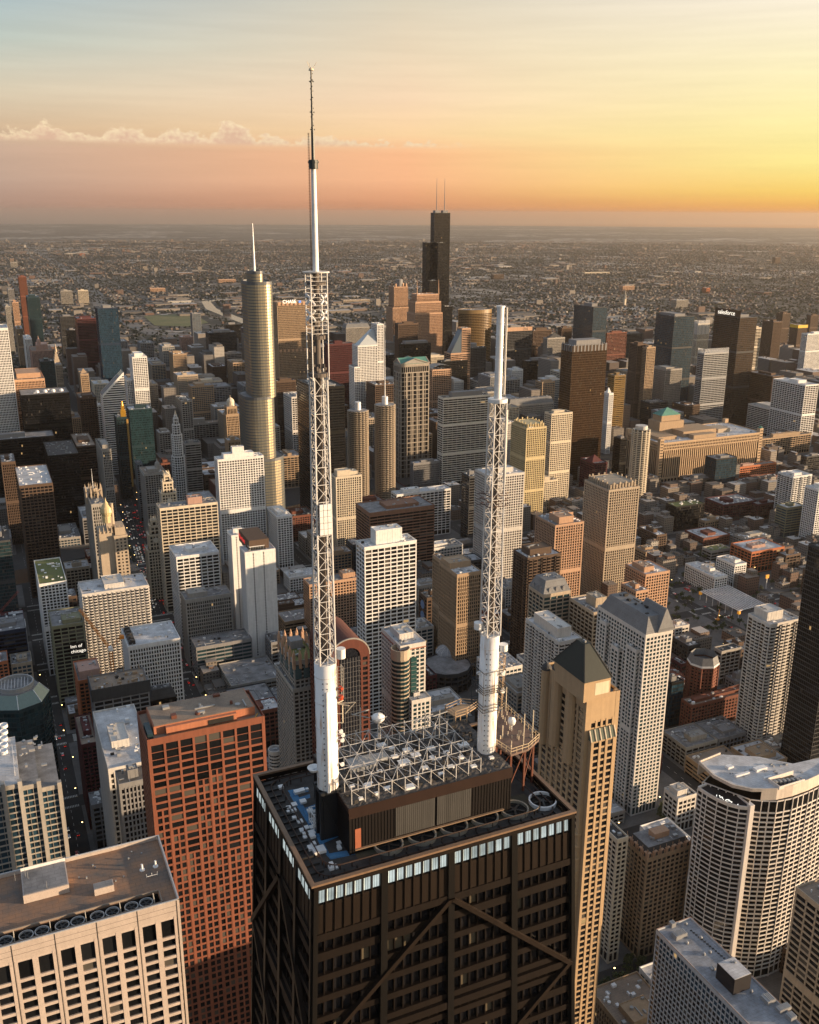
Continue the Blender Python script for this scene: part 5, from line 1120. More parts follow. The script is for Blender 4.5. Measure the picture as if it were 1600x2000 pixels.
    q = MB(); q.box(x0+4, x1-9, y1-9.5, y1-4.2, rz, rz+.05); q.build('fan_deck', roofmat('fan_deck', (.085, .07, .045, 1), (.04, .042, .025, 1), .3), root)
    for k, (px, py) in enumerate(((759, 1648), (824, 1630), (886, 1612), (946, 1595), (1005, 1580), (1060, 1563))):
        p = hit(px, py, rz+.5); q = MB(); q.lathe(p[0], p[1], [(2.45, rz), (2.45, rz+.7), (2.2, rz+.7), (2.2, rz+.06), (.02, rz+.06)], 28)
        sh = q.build('fan_shroud', wallmat('fan_rim', (.30, .30, .29) if k == 5 else (.30, .27, .22), rough=.5) if k != 5 else WHITEPAINT, root)
        q = MB(); q.cyl(p[0], p[1], 2.18, rz+.06, rz+.16, 24); q.build('fan_dark_disc', plain('fan_black', (.006, .006, .006), .9), sh); q = MB()  # black disc paints the dark depth inside the fan opening
        for j in range(5): t = j*math.pi*.4; q.bar((p[0], p[1], rz+.3), (p[0]+1.8*math.cos(t), p[1]+1.8*math.sin(t), rz+.25), .35)
        q.build('fan_blade', DARKMETAL, sh)
    # penthouse block
    zt = 351.; px1, py1, pw, _ = footprint(zt, 682, 1582, 1000, 640); pd_ = 17.5
    a0, a1, b0, b1 = px1-pw, px1, py1-pd_, py1
    q = MB(); q.box(a0, a1, b0, b1, rz, zt); pen = q.build('penthouse', wallmat('pent_black', (.010, .008, .008), rough=.5), root)
    q = MB()
    for s in np.arange(0, pw, .55): q.box(a1-s-.12, a1-s+.02, b1, b1+.07, rz, zt-1.6)
    for s in np.arange(0, pd_, .55): q.box(a1, a1+.07, b1-s-.12, b1-s+.02, rz, zt-.5)
    q.build('corrugation', wallmat('pent_rib', (.012, .010, .0095), rough=.5), pen)
    q = MB(); q.boxes([(a0-.1, a1+.1, b1+.08, b1+.18, zt-1.7, zt+.25), (a1+.08, a1+.18, b0, b1+.18, zt-.6, zt+.25)]); q.build('fascia', wallmat('fascia_red', (.026, .014, .011), rough=.5), pen)
    q = MB(); q.box(a1-1.9, a1-.9, b1+.05, b1+.13, rz+.6, rz+4.6); q.build('service_door', plain('red_panel', (.32, .10, .05), .7), pen)
    for s0, s1 in ((.27, .52), (.522, .74)):
        q = MB(); n = int((s1-s0)*pw/.35)
        for i in range(n): s = s0*pw+i*.35; q.box(a1-s-.30, a1-s, b1+.09, b1+.16, rz+1.3, zt-1.75)
        q.build('grey_shutter', wallmat('shutter', (.065, .064, .062), rough=.5, streak=.5), pen)
    q = MB(); q.box(a0+pw*.05, a1-.8, b1+.1, b1+.5, rz+.9, rz+1.05); q.build('pipe_rail', wallmat('coping2', (.25, .17, .11)), pen)
    # rough top deck
    n, m = 60, 36; gx, gy = np.meshgrid(np.linspace(a0, a1, n), np.linspace(b0, b1, m)); r2 = np.random.default_rng(3); gz = zt+.02+r2.random(gx.shape)*.22; V = np.stack((gx, gy, gz), -1).reshape(-1, 3); i = (np.arange(m-1)[:, None]*n+np.arange(n-1)).ravel()
    q = MB(); q.add(V, np.stack((i, i+1, i+n+1, i+n), 1)); q.build('gravel_deck', roofmat('gravel', (.12, .108, .10, 1), (.03, .027, .025, 1), .9), pen)
    for px, py, s in ((706, 1494, 2.3), (740, 1483, 1.3), (789, 1489, 1.0), (720, 1534, .9), (800, 1537, .8), (812, 1475, .8), (905, 1455, .9), (771, 1478, .6), (757, 1540, .6), (830, 1500, .6), (850, 1480, .9), (862, 1512, .5), (880, 1498, .6), (842, 1462, .7), (900, 1480, .5), (795, 1465, .7), (765, 1462, .5), (742, 1507, .4), (815, 1520, .4), (925, 1497, .5), (960, 1480, .4), (745, 1456, .8), (872, 1470, .5), (688, 1536, .4), (705, 1560, .35), (735, 1550, .35), (845, 1535, .4), (890, 1525, .35)):
        p = hit(px, py, zt+.3)
        if not (a0+1 < p[0] < a1-1 and b0+1 < p[1] < b1-1): continue
        q = MB(); h = .5 if s < 1.2 else 1.0; q.box(p[0]-s, p[0]+s, p[1]-s*.7, p[1]+s*.7, zt, zt+h)
        if s > 1.9: q.prism([(p[0]-s, p[1]-s*.7), (p[0]+s, p[1]-s*.7), (p[0]+s, p[1]+s*.7), (p[0]-s, p[1]+s*.7)], zt+h, zt+h+.8, np.array([(p[0]-.1, p[1]-.1), (p[0]+.1, p[1]-.1), (p[0]+.1, p[1]+.1), (p[0]-.1, p[1]+.1)]))
        q.build('roof_hatch', WHITEPAINT if s < 1.2 else METAL, pen)
    q = MB()
    for k in range(160): px_, py_ = rs.uniform(a0+1, a1-1), rs.uniform(b0+1, b1-1); s = rs.uniform(.08, .45); q.box(px_-s, px_+s, py_-s*rs.uniform(.3, 2), py_+s*.6, zt, zt+rs.uniform(.3, .9))
    for k in range(26): px_, py_, t = rs.uniform(a0+2, a1-4), rs.uniform(b0+2, b1-3), rs.uniform(0, 3.1); L_ = rs.uniform(1.5, 5); ex, ey = min(max(px_+L_*math.cos(t), a0+.5), a1-.5), min(max(py_+L_*math.sin(t), b0+.5), b1-.5); q.bar((px_, py_, zt+.35), (ex, ey, zt+.35), rs.uniform(.06, .2))
    stuff(q.build('roof_clutter', wallmat('clutter_dark', (.05, .047, .045), var=.5, scale=.8), pen))
    q = MB()                                               # white pipe frame
    nx, ny = 11, 6; zf = zt+2.7; X_ = np.linspace(a1-.8, a0+5.5, nx); Y_ = np.linspace(b1-.9, b0+.6, ny)
    for i in range(nx):
        for j in range(ny):
            q.bar((X_[i], Y_[j], zt), (X_[i], Y_[j], zf+rs.uniform(.1, .6)), .11)
            if i < nx-1: q.bar((X_[i], Y_[j], zf), (X_[i+1], Y_[j], zf), .085)
            if j < ny-1: q.bar((X_[i], Y_[j], zf), (X_[i], Y_[j+1], zf), .085)
            if i < nx-1 and j < ny-1:
                if (i+j) % 2: q.bar((X_[i], Y_[j], zf), (X_[i+1], Y_[j+1], zf+.01), .06)
                else: q.bar((X_[i+1], Y_[j], zf), (X_[i], Y_[j+1], zf+.01), .06)
                if j == 0 or rs.random() < .2: q.bar((X_[i], Y_[j], zf), (X_[i+1], Y_[j], zt+.3), .05)
    q.build('pipe_frame', wallmat('pipe_grey', (.50, .50, .50), rough=.45, var=.35, scale=1.2), pen)
    q = MB()
    for px, py, h in ((705, 1452, 7), (740, 1445, 5), (830, 1440, 5), (858, 1445, 6)):
        p = hit(px, py, zt); q.bar((p[0], p[1], zt), (p[0], p[1], zt+h), .16); q.bar((p[0]-1.8, p[1]-.5, zt+h-1), (p[0]+1.8, p[1]+.7, zt+h-.6), .13); q.bar((p[0]-1.2, p[1]+1.2, zt+h-1.6), (p[0]+1.4, p[1]-1, zt+h-1.4), .10)
    q.build('small_aerial', METAL, pen)
    p = hit(739, 1443, zt); q = MB(); q.lathe(p[0], p[1], [(.1, zt+3.2), (.6, zt+3.3), (1.15, zt+4.0), (1.2, zt+4.4), (.9, zt+4.75), (.05, zt+5.0)], 18); q.tube((p[0], p[1], zt), (p[0], p[1], zt+3.3), .15); q.build('round_antenna', WHITEPAINT, pen, True)
    # west platform on red legs
    zp = 351.6; pts = [(1053, 1444), (1032, 1463), (998, 1474), (962, 1450), (975, 1392), (986, 1382)]; W_ = [hit(a, b_, zp)[:2] for a, b_ in pts]; A = np.array(W_)
    if np.sum(A[:, 0]*np.roll(A[:, 1], -1)-np.roll(A[:, 0], -1)*A[:, 1]) < 0: A = A[::-1]
    q = MB(); q.prism(A, zp-.4, zp); pl = q.build('platform', roofmat('deck_red', (.20, .13, .10, 1), (.11, .08, .07, 1), .6), root)
    q = MB(); n = len(A); c = A.mean(0)
    for i in range(n):
        a, b_ = A[i], A[(i+1) % n]; k = max(1, int(np.hypot(*(b_-a))/1.2))
        for h in (.55, 1.1): q.bar((*a, zp+h), (*b_, zp+h), .09)
        for j in range(k): p = a+(b_-a)*j/k; q.bar((*p, zp), (*p, zp+1.1), .07)
    q.build('railing', wallmat('rail_cream', (.50, .40, .27)), pl)
    q = MB()
    for i in range(n): p = c+(A[i]-c)*.8; q.bar((*p, rz), (*p, zp-.4), .35); q.bar((*p, rz+2), (*(c+(A[(i+1) % n]-c)*.8), zp-.5), .18)
    q.build('platform_leg', RUST, pl)
    q = MB()
    for i in range(26): t, r = rs.uniform(0, 6.28), rs.uniform(.15, .75); p = c+(A[i % n]-c)*r; q.bar((*p, zp), (*p, zp+rs.uniform(.5, 1.1)), .13)
    for r in ((.86, 0, 5), (.8, 1, 6.5), (.7, 4, 6), (.75, 5, 5.5), (.5, 2, 2.5)): p = c+(A[r[1]]-c)*r[0]; q.tube((*p, zp), (*p, zp+r[2]), .11, 6)
    q.build('whip_aerial', wm('cream'), pl)
    q = MB(); p = c+(A[0]-c)*.1; q.lathe(p[0], p[1], [(.05, zp+1.2), (.6, zp+1.4), (.75, zp+2.0), (.6, zp+2.5), (.05, zp+2.7)], 14); q.bar((p[0], p[1], zp), (p[0], p[1], zp+1.3), .15); q.build('round_antenna', WHITEPAINT, pl, True)
    # railed catwalk behind the frame
    zk = 352.5; A = np.array([hit(a, b_, zk)[:2] for a, b_ in ((870, 1388), (890, 1400), (912, 1393), (935, 1378), (900, 1375))]); q = MB(); q.prism(A[::-1] if np.sum(A[:, 0]*np.roll(A[:, 1], -1)-np.roll(A[:, 0], -1)*A[:, 1]) < 0 else A, zk-.2, zk)
    for i in range(5):
        a, b_ = A[i], A[(i+1) % 5]; q.bar((*a, rz), (*a, zk+1.1), .16)
        for h in (.5, 1.1): q.bar((*a, zk+h), (*b_, zk+h), .1)
    q.build('catwalk', wm('tan'), root)
    return rz
RZ = braced_tower()

def mast(label, p, zbase, rings, z):
    x, y = p[0], p[1]; root = thing('antenna_mast', label, 'mast'); rc = rings['r']
    for lo_, hi_ in (rings['cyl'],):
        q = MB(); q.lathe(x, y, [(rc, lo_), (rc, hi_), (rc-.15, hi_), (rc-.15, hi_-.5), (.05, hi_-.5)], 36)
        m, g = newmat('mast_white'); geo = g.n('ShaderNodeNewGeometry'); mp = g.n('ShaderNodeMapping'); mp.inputs['Scale'].default_value = (1.2, 1.2, .16); g.l(geo.outputs['Position'], mp.inputs['Vector']); n = g.n('ShaderNodeTexNoise'); n.inputs['Scale'].default_value = 1; n.inputs['Detail'].default_value = 8; g.l(mp.outputs[0], n.inputs['Vector'])
        b = g.n('ShaderNodeBsdfPrincipled'); g.l(g.mix(g.mapr(n.outputs[0], .54, .74), (.76, .77, .78, 1), (.42, .26, .15, 1)), b.inputs['Base Color']); b.inputs['Roughness'].default_value = .42; finish(g, m, b)
        cyl = q.build('base_cylinder', m, root, False)
        for pl in cyl.data.polygons: pl.use_smooth = abs(pl.normal.z) < .5
        q = MB()
        for k in range(5): zz = lo_+(hi_-lo_)*(k+.5)/5; q.lathe(x, y, [(rc, zz-.06), (rc+.04, zz-.05), (rc+.04, zz+.05), (rc, zz+.06)], 36)
        q.build('weld_ring', WHITEPAINT, cyl)
        q = MB(); t0 = math.atan2(CY-y, CX-x)
        for k in range(20):
            zz = lo_+1+(hi_-lo_-3)*k/20
            for dt in (-.25, .12): q.bar((x+rc*math.cos(t0+dt), y+rc*math.sin(t0+dt), zz), (x+(rc+.22)*math.cos(t0+dt), y+(rc+.22)*math.sin(t0+dt), zz), .12)
        q.build('climbing_peg', DARKMETAL, cyl)
    # lattice
    z0, z1 = rings['lat']; w0, w1 = rings['lw']; q = MB(); n = int((z1-z0)/2.6); C = []
    cor = lambda k: [np.array([x+s*(w0+(w1-w0)*k/n)/2, y+t*(w0+(w1-w0)*k/n)/2, z0+(z1-z0)*k/n]) for s, t in ((-1, -1), (1, -1), (1, 1), (-1, 1))]
    for k in range(n):
        a, b = cor(k), cor(k+1)
        for i in range(4):
            j = (i+1) % 4; q.tube(a[i], b[i], .15, 6); q.bar(b[i], b[j], .085)
            q.bar(a[i], b[j], .065); q.bar(a[j], b[i], .065); q.bar(a[i], a[j], .05)
            m = (a[i]+a[j])/2; q.bar(m, (b[i]+b[j])/2+[0, 0, 0], .06) if k % 3 == 0 else None
    q.build('lattice', wallmat('lattice_paint', (.60, .60, .60), rough=.45, var=.25, scale=.6), root)
    q = MB()
    for k in range(5): t = k*1.256; q.tube((x+.38*math.cos(t), y+.38*math.sin(t), z0), (x+.30*math.cos(t), y+.30*math.sin(t), z1), .13 if k else .2, 6)
    q.build('feed_cable', wallmat('cable_brown', (.10, .085, .075)), root)
    return root, x, y
M1 = hit(643, 1622, 343.2); M2 = hit(950, 1465, 351)
za = lambda M, py: zat(M[0], M[1], py)
def masts():
    L = lambda py: za(M1, py)
    r, x, y = mast('taller white lattice mast with a thin dark tip, on the dark braced tower', M1, 0, dict(r=1.72, cyl=(L(1534), L(1292)), lat=(L(1292), L(735)), lw=(2.55, 1.95)), None)
    q = MB(); zb = L(1534)
    for s, t in ((-1, -1), (1, -1), (1, 1), (-1, 1)): q.bar((x+s*1.6, y+t*1.05, RZ), (x+s*1.6, y+t*1.05, zb), .5)
    q.box(x-1.9, x+1.9, y-1.9, y+1.9, zb-.5, zb); q.box(x-1.3, x+1.3, y-1.3, y+1.3, RZ, zb-.5)
    for s in (-1.6, 1.6): q.bar((x+s, y-1.6, RZ), (x+s, y+1.6, zb-.6), .2); q.bar((x-1.6, y+s, RZ), (x+1.6, y+s, zb-.6), .2)
    q.build('pedestal', plain('pedestal_black', (.014, .016, .02), .5), r)
    q = MB(); t = math.atan2(CY-y, CX-x)+.05; q.tube((x+1.95*math.cos(t), y+1.95*math.sin(t), zb), (x+1.95*math.cos(t), y+1.95*math.sin(t), L(1340)), .32, 12); q.build('side_pipe', WHITEPAINT, r)
    e = CX-x, CY-y; n_ = math.hypot(*e); rt = np.array([RT[0], RT[1]])        # sideways unit vector as seen from the north east
    def side(s, z, dn=0.): return np.array([x+rt[0]*s, y+rt[1]*s+dn, z])
    q = MB(); c = side(2.45, L(1283)); q.cyl(c[0], c[1], .72, c[2]-.1, c[2]+1.45, 20); q.build('drum_antenna', WHITEPAINT, r)
    q = MB(); a, b = side(2.0, L(1300)), side(2.0, L(1360))
    for k in range(10):
        zz = a[2]+(b[2]-a[2])*k/9
        for s in (0, .9): q.bar(side(1.7+s, zz, .45), side(1.7+s, zz, -.45), .07)
        q.bar(side(1.7, zz, .45), side(2.6, zz, .45), .07)
    for s in (0, .9):
        for dn in (.45, -.45): q.bar(side(1.7+s, a[2], dn), side(1.7+s, b[2], dn), .09)
    q.build('cage_ladder', wm('stone'), r)
    for py in (1345, 1362): q = MB(); c = side(2.35, L(py)); q.tube(c+[0, 0, -.35], c+[0, 0, .35], .35, 12); q.tube(c+[0, .3, .2], c+[0, .75, .35], .2, 10); q.bar(c, side(1.7, c[2]), .1); q.build('red_beacon', plain('beacon_red', (.55, .07, .02), .4), r)
    q = MB(); zz = L(1374)
    for s, dn in ((4.6, 0), (3.2, 1.2), (3.0, -.8)): q.bar(side(1.6, zz), side(s, zz+.2, dn), .13)
    q.bar(side(4.6, zz+.2), side(3.0, zz-1.8), .12); q.bar(side(2.6, zz-.2), side(2.6, zz-3.4), .13); q.bar(side(1.7, zz-3.4), side(2.6, zz-3.4), .13); q.bar(side(1.7, zz-1.8), side(2.6, zz-1.8), .1)
    q.build('yellow_bracket', wm('cream'), r)
    for py, s in ((1426, 2.1), (1433, 2.4), (1443, 2.3), (1490, 2.2)): q = MB(); c = side(s, L(py), .4); q.tube(c, c+[0, .25, 0], .36, 14, .3); q.bar(c, side(1.6, c[2]), .09); q.build('dish_antenna', WHITEPAINT, r)
    q = MB(); zz = L(1500); c = side(-2.2, zz); q.lathe(c[0], c[1], [(.1, zz-.6), (.8, zz-.4), (1.1, zz+.1), (1.0, zz+.15), (.1, zz-.3)], 18); q.bar(side(-1.6, zz), c, .15); q.build('dish_antenna', WHITEPAINT, r)
    # panel array half way up
    q = MB()
    for i in range(3):
        for k in range(5): c = np.array([x, y+1.55, L(1038)+k*.95]); s = (i-1)*.62; q.box(c[0]+s-.27, c[0]+s+.27, c[1], c[1]+.28, c[2], c[2]+.88)
    q.build('panel_antenna', WHITEPAINT, r)
    # cluttered antenna section
    zl, zh = L(650), L(532); q = MB(); w = 1.18
    for s, t in ((-1, -1), (1, -1), (1, 1), (-1, 1)): q.tube((x+s*w, y+t*w, L(740)), (x+s*w, y+t*w, zh), .075, 6)
    for k in range(16):
        zz = zl+(zh-zl)*k/15
        for s, t, s2, t2 in ((-1, -1, 1, -1), (1, -1, 1, 1), (1, 1, -1, 1), (-1, 1, -1, -1)): q.bar((x+s*w, y+t*w, zz), (x+s2*w, y+t2*w, zz), .05)
    q.build('antenna_cage', wm('white'), r)
    q = MB(); q.tube((x, y, L(735)), (x, y, zh), .42, 12); q.cyl(x, y, 1.35, L(735), L(728), 16); q.cyl(x, y, 1.3, L(556), L(551), 16); q.cyl(x, y, 1.1, L(662), L(655), 16)
    rs = random.Random(9)
    for k in range(44):
        zz = rs.uniform(L(725), L(560)); t = rs.uniform(0, 6.28); rr_ = rs.uniform(.5, 1.15); c = np.array([x+rr_*math.cos(t), y+rr_*math.sin(t), zz]); q.box(c[0]-.12, c[0]+.12, c[1]-.12, c[1]+.12, zz, zz+rs.uniform(.2, .9))
    q.build('equipment_cluster', wallmat('equipment_grey', (.12, .105, .095)), r)
    for py in (584, 615):
        for f in range(4):
            q = MB(); t = f*math.pi/2+.6; d_ = np.array([math.cos(t), math.sin(t), 0]); c = np.array([x, y, L(py)])+d_*1.25; s_ = np.array([-d_[1], d_[0], 0])
            for a in (math.pi/4, 3*math.pi/4, 5*math.pi/4, 7*math.pi/4): q.tube(c+(s_*math.cos(a)+np.array([0, 0, 1])*math.sin(a))*.2, c+(s_*math.cos(a)+np.array([0, 0, 1])*math.sin(a))*.95, .13, 8)
            q.build('cross_antenna', WHITEPAINT, r)
    q = MB(); q.cyl(x, y, 1.85, zh, zh+.14, 24); q.build('top_platform', wm('offwhite'), r)
    q = MB(); q.tube((x, y, zh), (x, y, L(322)), .42, 16, .33); q.build('upper_pole', WHITEPAINT, r, False)
    q = MB(); q.cyl(x, y, .62, L(330), L(312), 12); q.cyl(x, y, .75, L(318), L(315), 12); q.tube((x, y, L(322)), (x, y, L(255)), .26, 8, .22); q.tube((x, y, L(255)), (x, y, L(138)), .17, 8, .11)
    for k in range(26): zz = L(250)+(L(140)-L(250))*k/26; t = k*2.4; q.box(x+.14*math.cos(t)-.06, x+.14*math.cos(t)+.06, y+.14*math.sin(t)-.06, y+.14*math.sin(t)+.06, zz, zz+.12)
    for py in (160, 220, 254): q.box(x-.32, x+.32, y-.04, y+.04, L(py), L(py)+.14)
    q.build('dark_tip', plain('tip_dark', (.02, .028, .03), .5), r)
    q = MB(); q.lathe(x, y, [(.05, L(138)), (.34, L(138)+.02), (.28, L(134)), (.06, L(131))], 12)
    for t in (.5, 2.6, 4.7): q.tube((x+.15*math.cos(t), y+.15*math.sin(t), L(136)), (x+.75*math.cos(t), y+.75*math.sin(t), L(121)), .03, 5)
    q.build('lightning_rod', wm('cream'), r)
    q = MB(); zz = np.linspace(zh+.3, L(260), 90)
    for z_ in zz: q.bar(side(-.42, z_), side(-.72, z_), .05)
    q.bar(side(-.62, zz[0]), side(-.52, zz[-1]), .05); q.build('ladder', wallmat('rust_dark', (.09, .045, .03)), r)
    # shorter mast
    L = lambda py: za(M2, py)
    r, x, y = mast('shorter white lattice mast ending in a thick white pole, beside the platform', M2, 0, dict(r=1.62, cyl=(350.9, L(1238)), lat=(L(1238), L(782)), lw=(2.5, 2.05)), None)
    q = MB(); q.tube((x, y, L(782)), (x, y, L(598)), .60, 18, .56); q.cyl(x, y, .7, L(600), L(597), 18)
    for k in range(7): zz = L(775)+(L(605)-L(775))*k/7; q.cyl(x, y, .66, zz, zz+.1, 18)
    q.build('upper_pole', WHITEPAINT, r)
    q = MB(); a = side(.95, L(770)); q.tube(a, side(.95, L(600)), .17, 8)
    for k in range(6): zz = a[2]+(L(600)-a[2])*k/5.2; q.bar((x, y, zz), side(.95, zz), .1)
    a = side(1.45, L(945)); q.tube(a, side(1.45, L(800)), .25, 8); q.build('side_antenna', wm('offwhite'), r)
    q = MB(); q.cyl(x, y, 1.55, L(785), L(778), 20); q.build('top_platform', WHITEPAINT, r)
    q = MB(); zz = L(985)
    for k in range(3):
        z_ = zz+k*.9
        for s, t, s2, t2 in ((-1, -1, 1, -1), (1, -1, 1, 1), (1, 1, -1, 1), (-1, 1, -1, -1)): q.bar((x+s*1.6, y+t*1.05, z_), (x+s2*1.6, y+t2*1.6, z_), .09)
        q.bar(side(-2.9, z_), side(2.4, z_+.1), .08); q.bar((x+.3, y+2.6, z_+.3), (x-.2, y-2.4, z_+.3), .07)
    q.build('aerial_ring', wallmat('rust_dark', (.09, .045, .03)), r)
    for s, py in ((-2.0, 1228), (2.3, 1270)): q = MB(); c = side(s, L(py)); q.cyl(c[0], c[1], .75, c[2], c[2]+1.15, 20); q.bar(c, (x, y, c[2]), .2); q.build('drum_antenna', WHITEPAINT, r)
    q = MB(); w = 2.1
    for z_ in (L(1302), L(1330), L(1335), L(1339), L(1343), L(1366), L(1372), L(1378)):
        for s, t, s2, t2 in ((-1, -1, 1, -1), (1, -1, 1, 1), (1, 1, -1, 1), (-1, 1, -1, -1)): q.bar((x+s*w, y+t*w, z_), (x+s2*w, y+t2*w, z_), .09)
    for s, t in ((-1, -1), (1, -1), (1, 1), (-1, 1), (0, 1), (1, 0), (0, -1), (-1, 0)): q.bar((x+s*w, y+t*w, L(1302)), (x+s*w, y+t*w, L(1378)), .07)
    q.build('work_cage', wallmat('cage_dark', (.05, .05, .052)), r)
    q = MB()
    for k in range(9): z_ = L(1280)+(L(1370)-L(1280))*k/8; q.bar(side(1.7, z_), side(2.6, z_, .3), .07); q.bar(side(2.6, z_, .3), side(1.9, z_+.8, -.4), .06)
    q.bar(side(2.6, L(1280), .3), side(2.3, L(1378), .3), .1); q.bar(side(2.1, L(1280), .8), side(1.9, L(1378), .8), .1); q.build('ladder', wm('tan'), r)
    for py in (1312, 1346): q = MB(); c = side(2.2, L(py), .5); q.tube(c, c+[0, .3, 0], .5, 14, .42); q.build('dish_antenna', WHITEPAINT, r); q = MB(); c = side(-2.0, L(py), .5); q.tube(c, c+[0, .3, 0], .4, 14, .3); q.build('dish_antenna', WHITEPAINT, r)
masts()
# ------------------------------------------------------------------ near landmark buildings
def granite_tower():
    x, y, w, d = footprint(221, 287, 1446, 517, 267); H = 221.; root = thing('granite_tower', 'red granite tower with a tan roof, just left of the dark braced tower', 'tower'); FOOT.append((x-w, x, y-d, y, 'red granite tower', H))
    red = wallmat('red_granite', (.225, .082, .050), rough=.6, var=.12, streak=.2); wl, gl, kept = MB(), MB(), []; pd = .34; fl = 3.72; nf = int((H-4)/fl); rs = random.Random(2)
    for f in 'NESW':
        o, u, v, L = face_frame(f, x, y, w, d); fr = (o, u, v)
        if f in 'EW': facade(wl, gl, fr, L, 0, H-3.4, (2.6, fl, .9, 1.2, pd, .35, 1.2), base=5); wl.boxes([(0.01, L-.01, -pd, -.02, H-3.4, H)], fr); continue
        nb = 8; bw = (L-2.0)/nb; tr = [8, 13, 17, 5, 6, 16, 12, 9]
        for i in range(nb+1): c = 1.0+i*bw; wl.boxes([(max(0.012, c-.5), min(L-.012, c+.5), -pd, 0, 0, H-3.4)], fr)
        wl.boxes([(0.005, L-.005, -pd, -.05, H-3.4, H)], fr)
        for i in range(nb):
            a, b = 1.0+i*bw+.5, 1.0+(i+1)*bw-.5; m = (a+b)/2; top = H-3.4
            for k in range(nf):
                z1 = top-k*fl; z0 = z1-fl; wide = k < tr[i]
                tall = wide and k in ((0, 1) if i in (0, 1, 6, 7) else (0,)) or (wide and i in (3, 4) and k % 3)
                wl.boxes([(a, b, -pd, -.07, z0, z0+(.28 if tall else 1.05))], fr)
                if wide:
                    wl.boxes([(m-.07, m+.07, -pd, -.42, z0+.3, z1)], fr)
                    if tall: wl.boxes([(a, b, -pd, -.40, z0+.3+q*.85, z0+.42+q*.85) for q in range(1, 4)], fr)
                    r = [(a, b, z0+(.28 if tall else 1.05), z1)]
                else:
                    wl.boxes([(m-.42, m+.42, -pd, -.035, z0, z1), (a, a+.3, -pd, -.09, z0+1.05, z1), (b-.3, b, -pd, -.09, z0+1.05, z1)], fr)
                    r = [(a+.3, m-.42, z0+1.05, z1), (m+.42, b-.3, z0+1.05, z1)]
                    wl.boxes([((q[0]+q[1])/2-.1, (q[0]+q[1])/2+.1, -pd, -.4, q[2], q[3]) for q in r], fr)
                for q in r:
                    if f == 'N' and k < 11 and len(kept) < 98: kept.append((fr, q, -pd+.03))
                    else: gl.quads(wquads(fr, [q], -pd+.03))
    for a, b in ((x-w, y-d), (x-1.0, y-d), (x-w, y-1.0), (x-1.0, y-1.0)): wl.box(a-.003, a+1.003, b-.003, b+1.003, 0, H)
    gl.box(x-w+pd, x-pd, y-d+pd, y-pd, 0, H-2.2); wl.build('wall', red, root); stuff(gl.build('window', gm('dark'), root)); window_parts(kept, root, gm('dark'))
    q = MB(); q.box(x-w+.5, x-.5, y-d+.5, y-.5, H-2.1, H-1.6); q.build('roof', ROOFS['tan'], root)
    q = MB(); q.box(x-w+3, x-4, y-d+2.5, y-5.5, H-1.6, H+2.6); q.box(x-w+12, x-9, y-5.5, y-3.5, H-1.6, H+2.2)
    pn = q.build('penthouse', wallmat('pent_red', (.40, .16, .09), rough=.7), root)
    q = MB(); q.box(x-w+3.4, x-4.4, y-d+2.9, y-5.9, H+2.6, H+2.75); q.build('roof', ROOFS['tan'], pn)
    q = MB(); q.box(x-w+24, x-w+13, y-5.45, y-3.3, H-.9, H+1.7) if 0 else q.box(x-w+13.5, x-w+25, y-3.45, y-3.3, H-.8, H+1.6); q.build('louvre_panel', DARKMETAL, pn)
    q = MB(); q.box(x-w+4, x-10, y-2.4, y-2.1, H-1.6, H-1.1); q.bar((x-w+4, y-2.25, H-1.35), (x-w+1.6, y-6, H-1.35), .3); q.build('yellow_pipe', plain('yellow_paint', (.62, .34, .04), .6), root)
    q = MB(); q.box(x-3.2, x-.8, y-14, y-3, H-1.6, H+1.0); q.build('cooling_unit', wm('teal'), root)
    for k in range(12): q = MB(); clutter(q, x-w+4, x-5, y-d+3, y-6, H+2.75, 1, rs); q.V and q.build('rooftop_unit', rs.choice((METAL, RUST, METAL)), pn)
granite_tower()

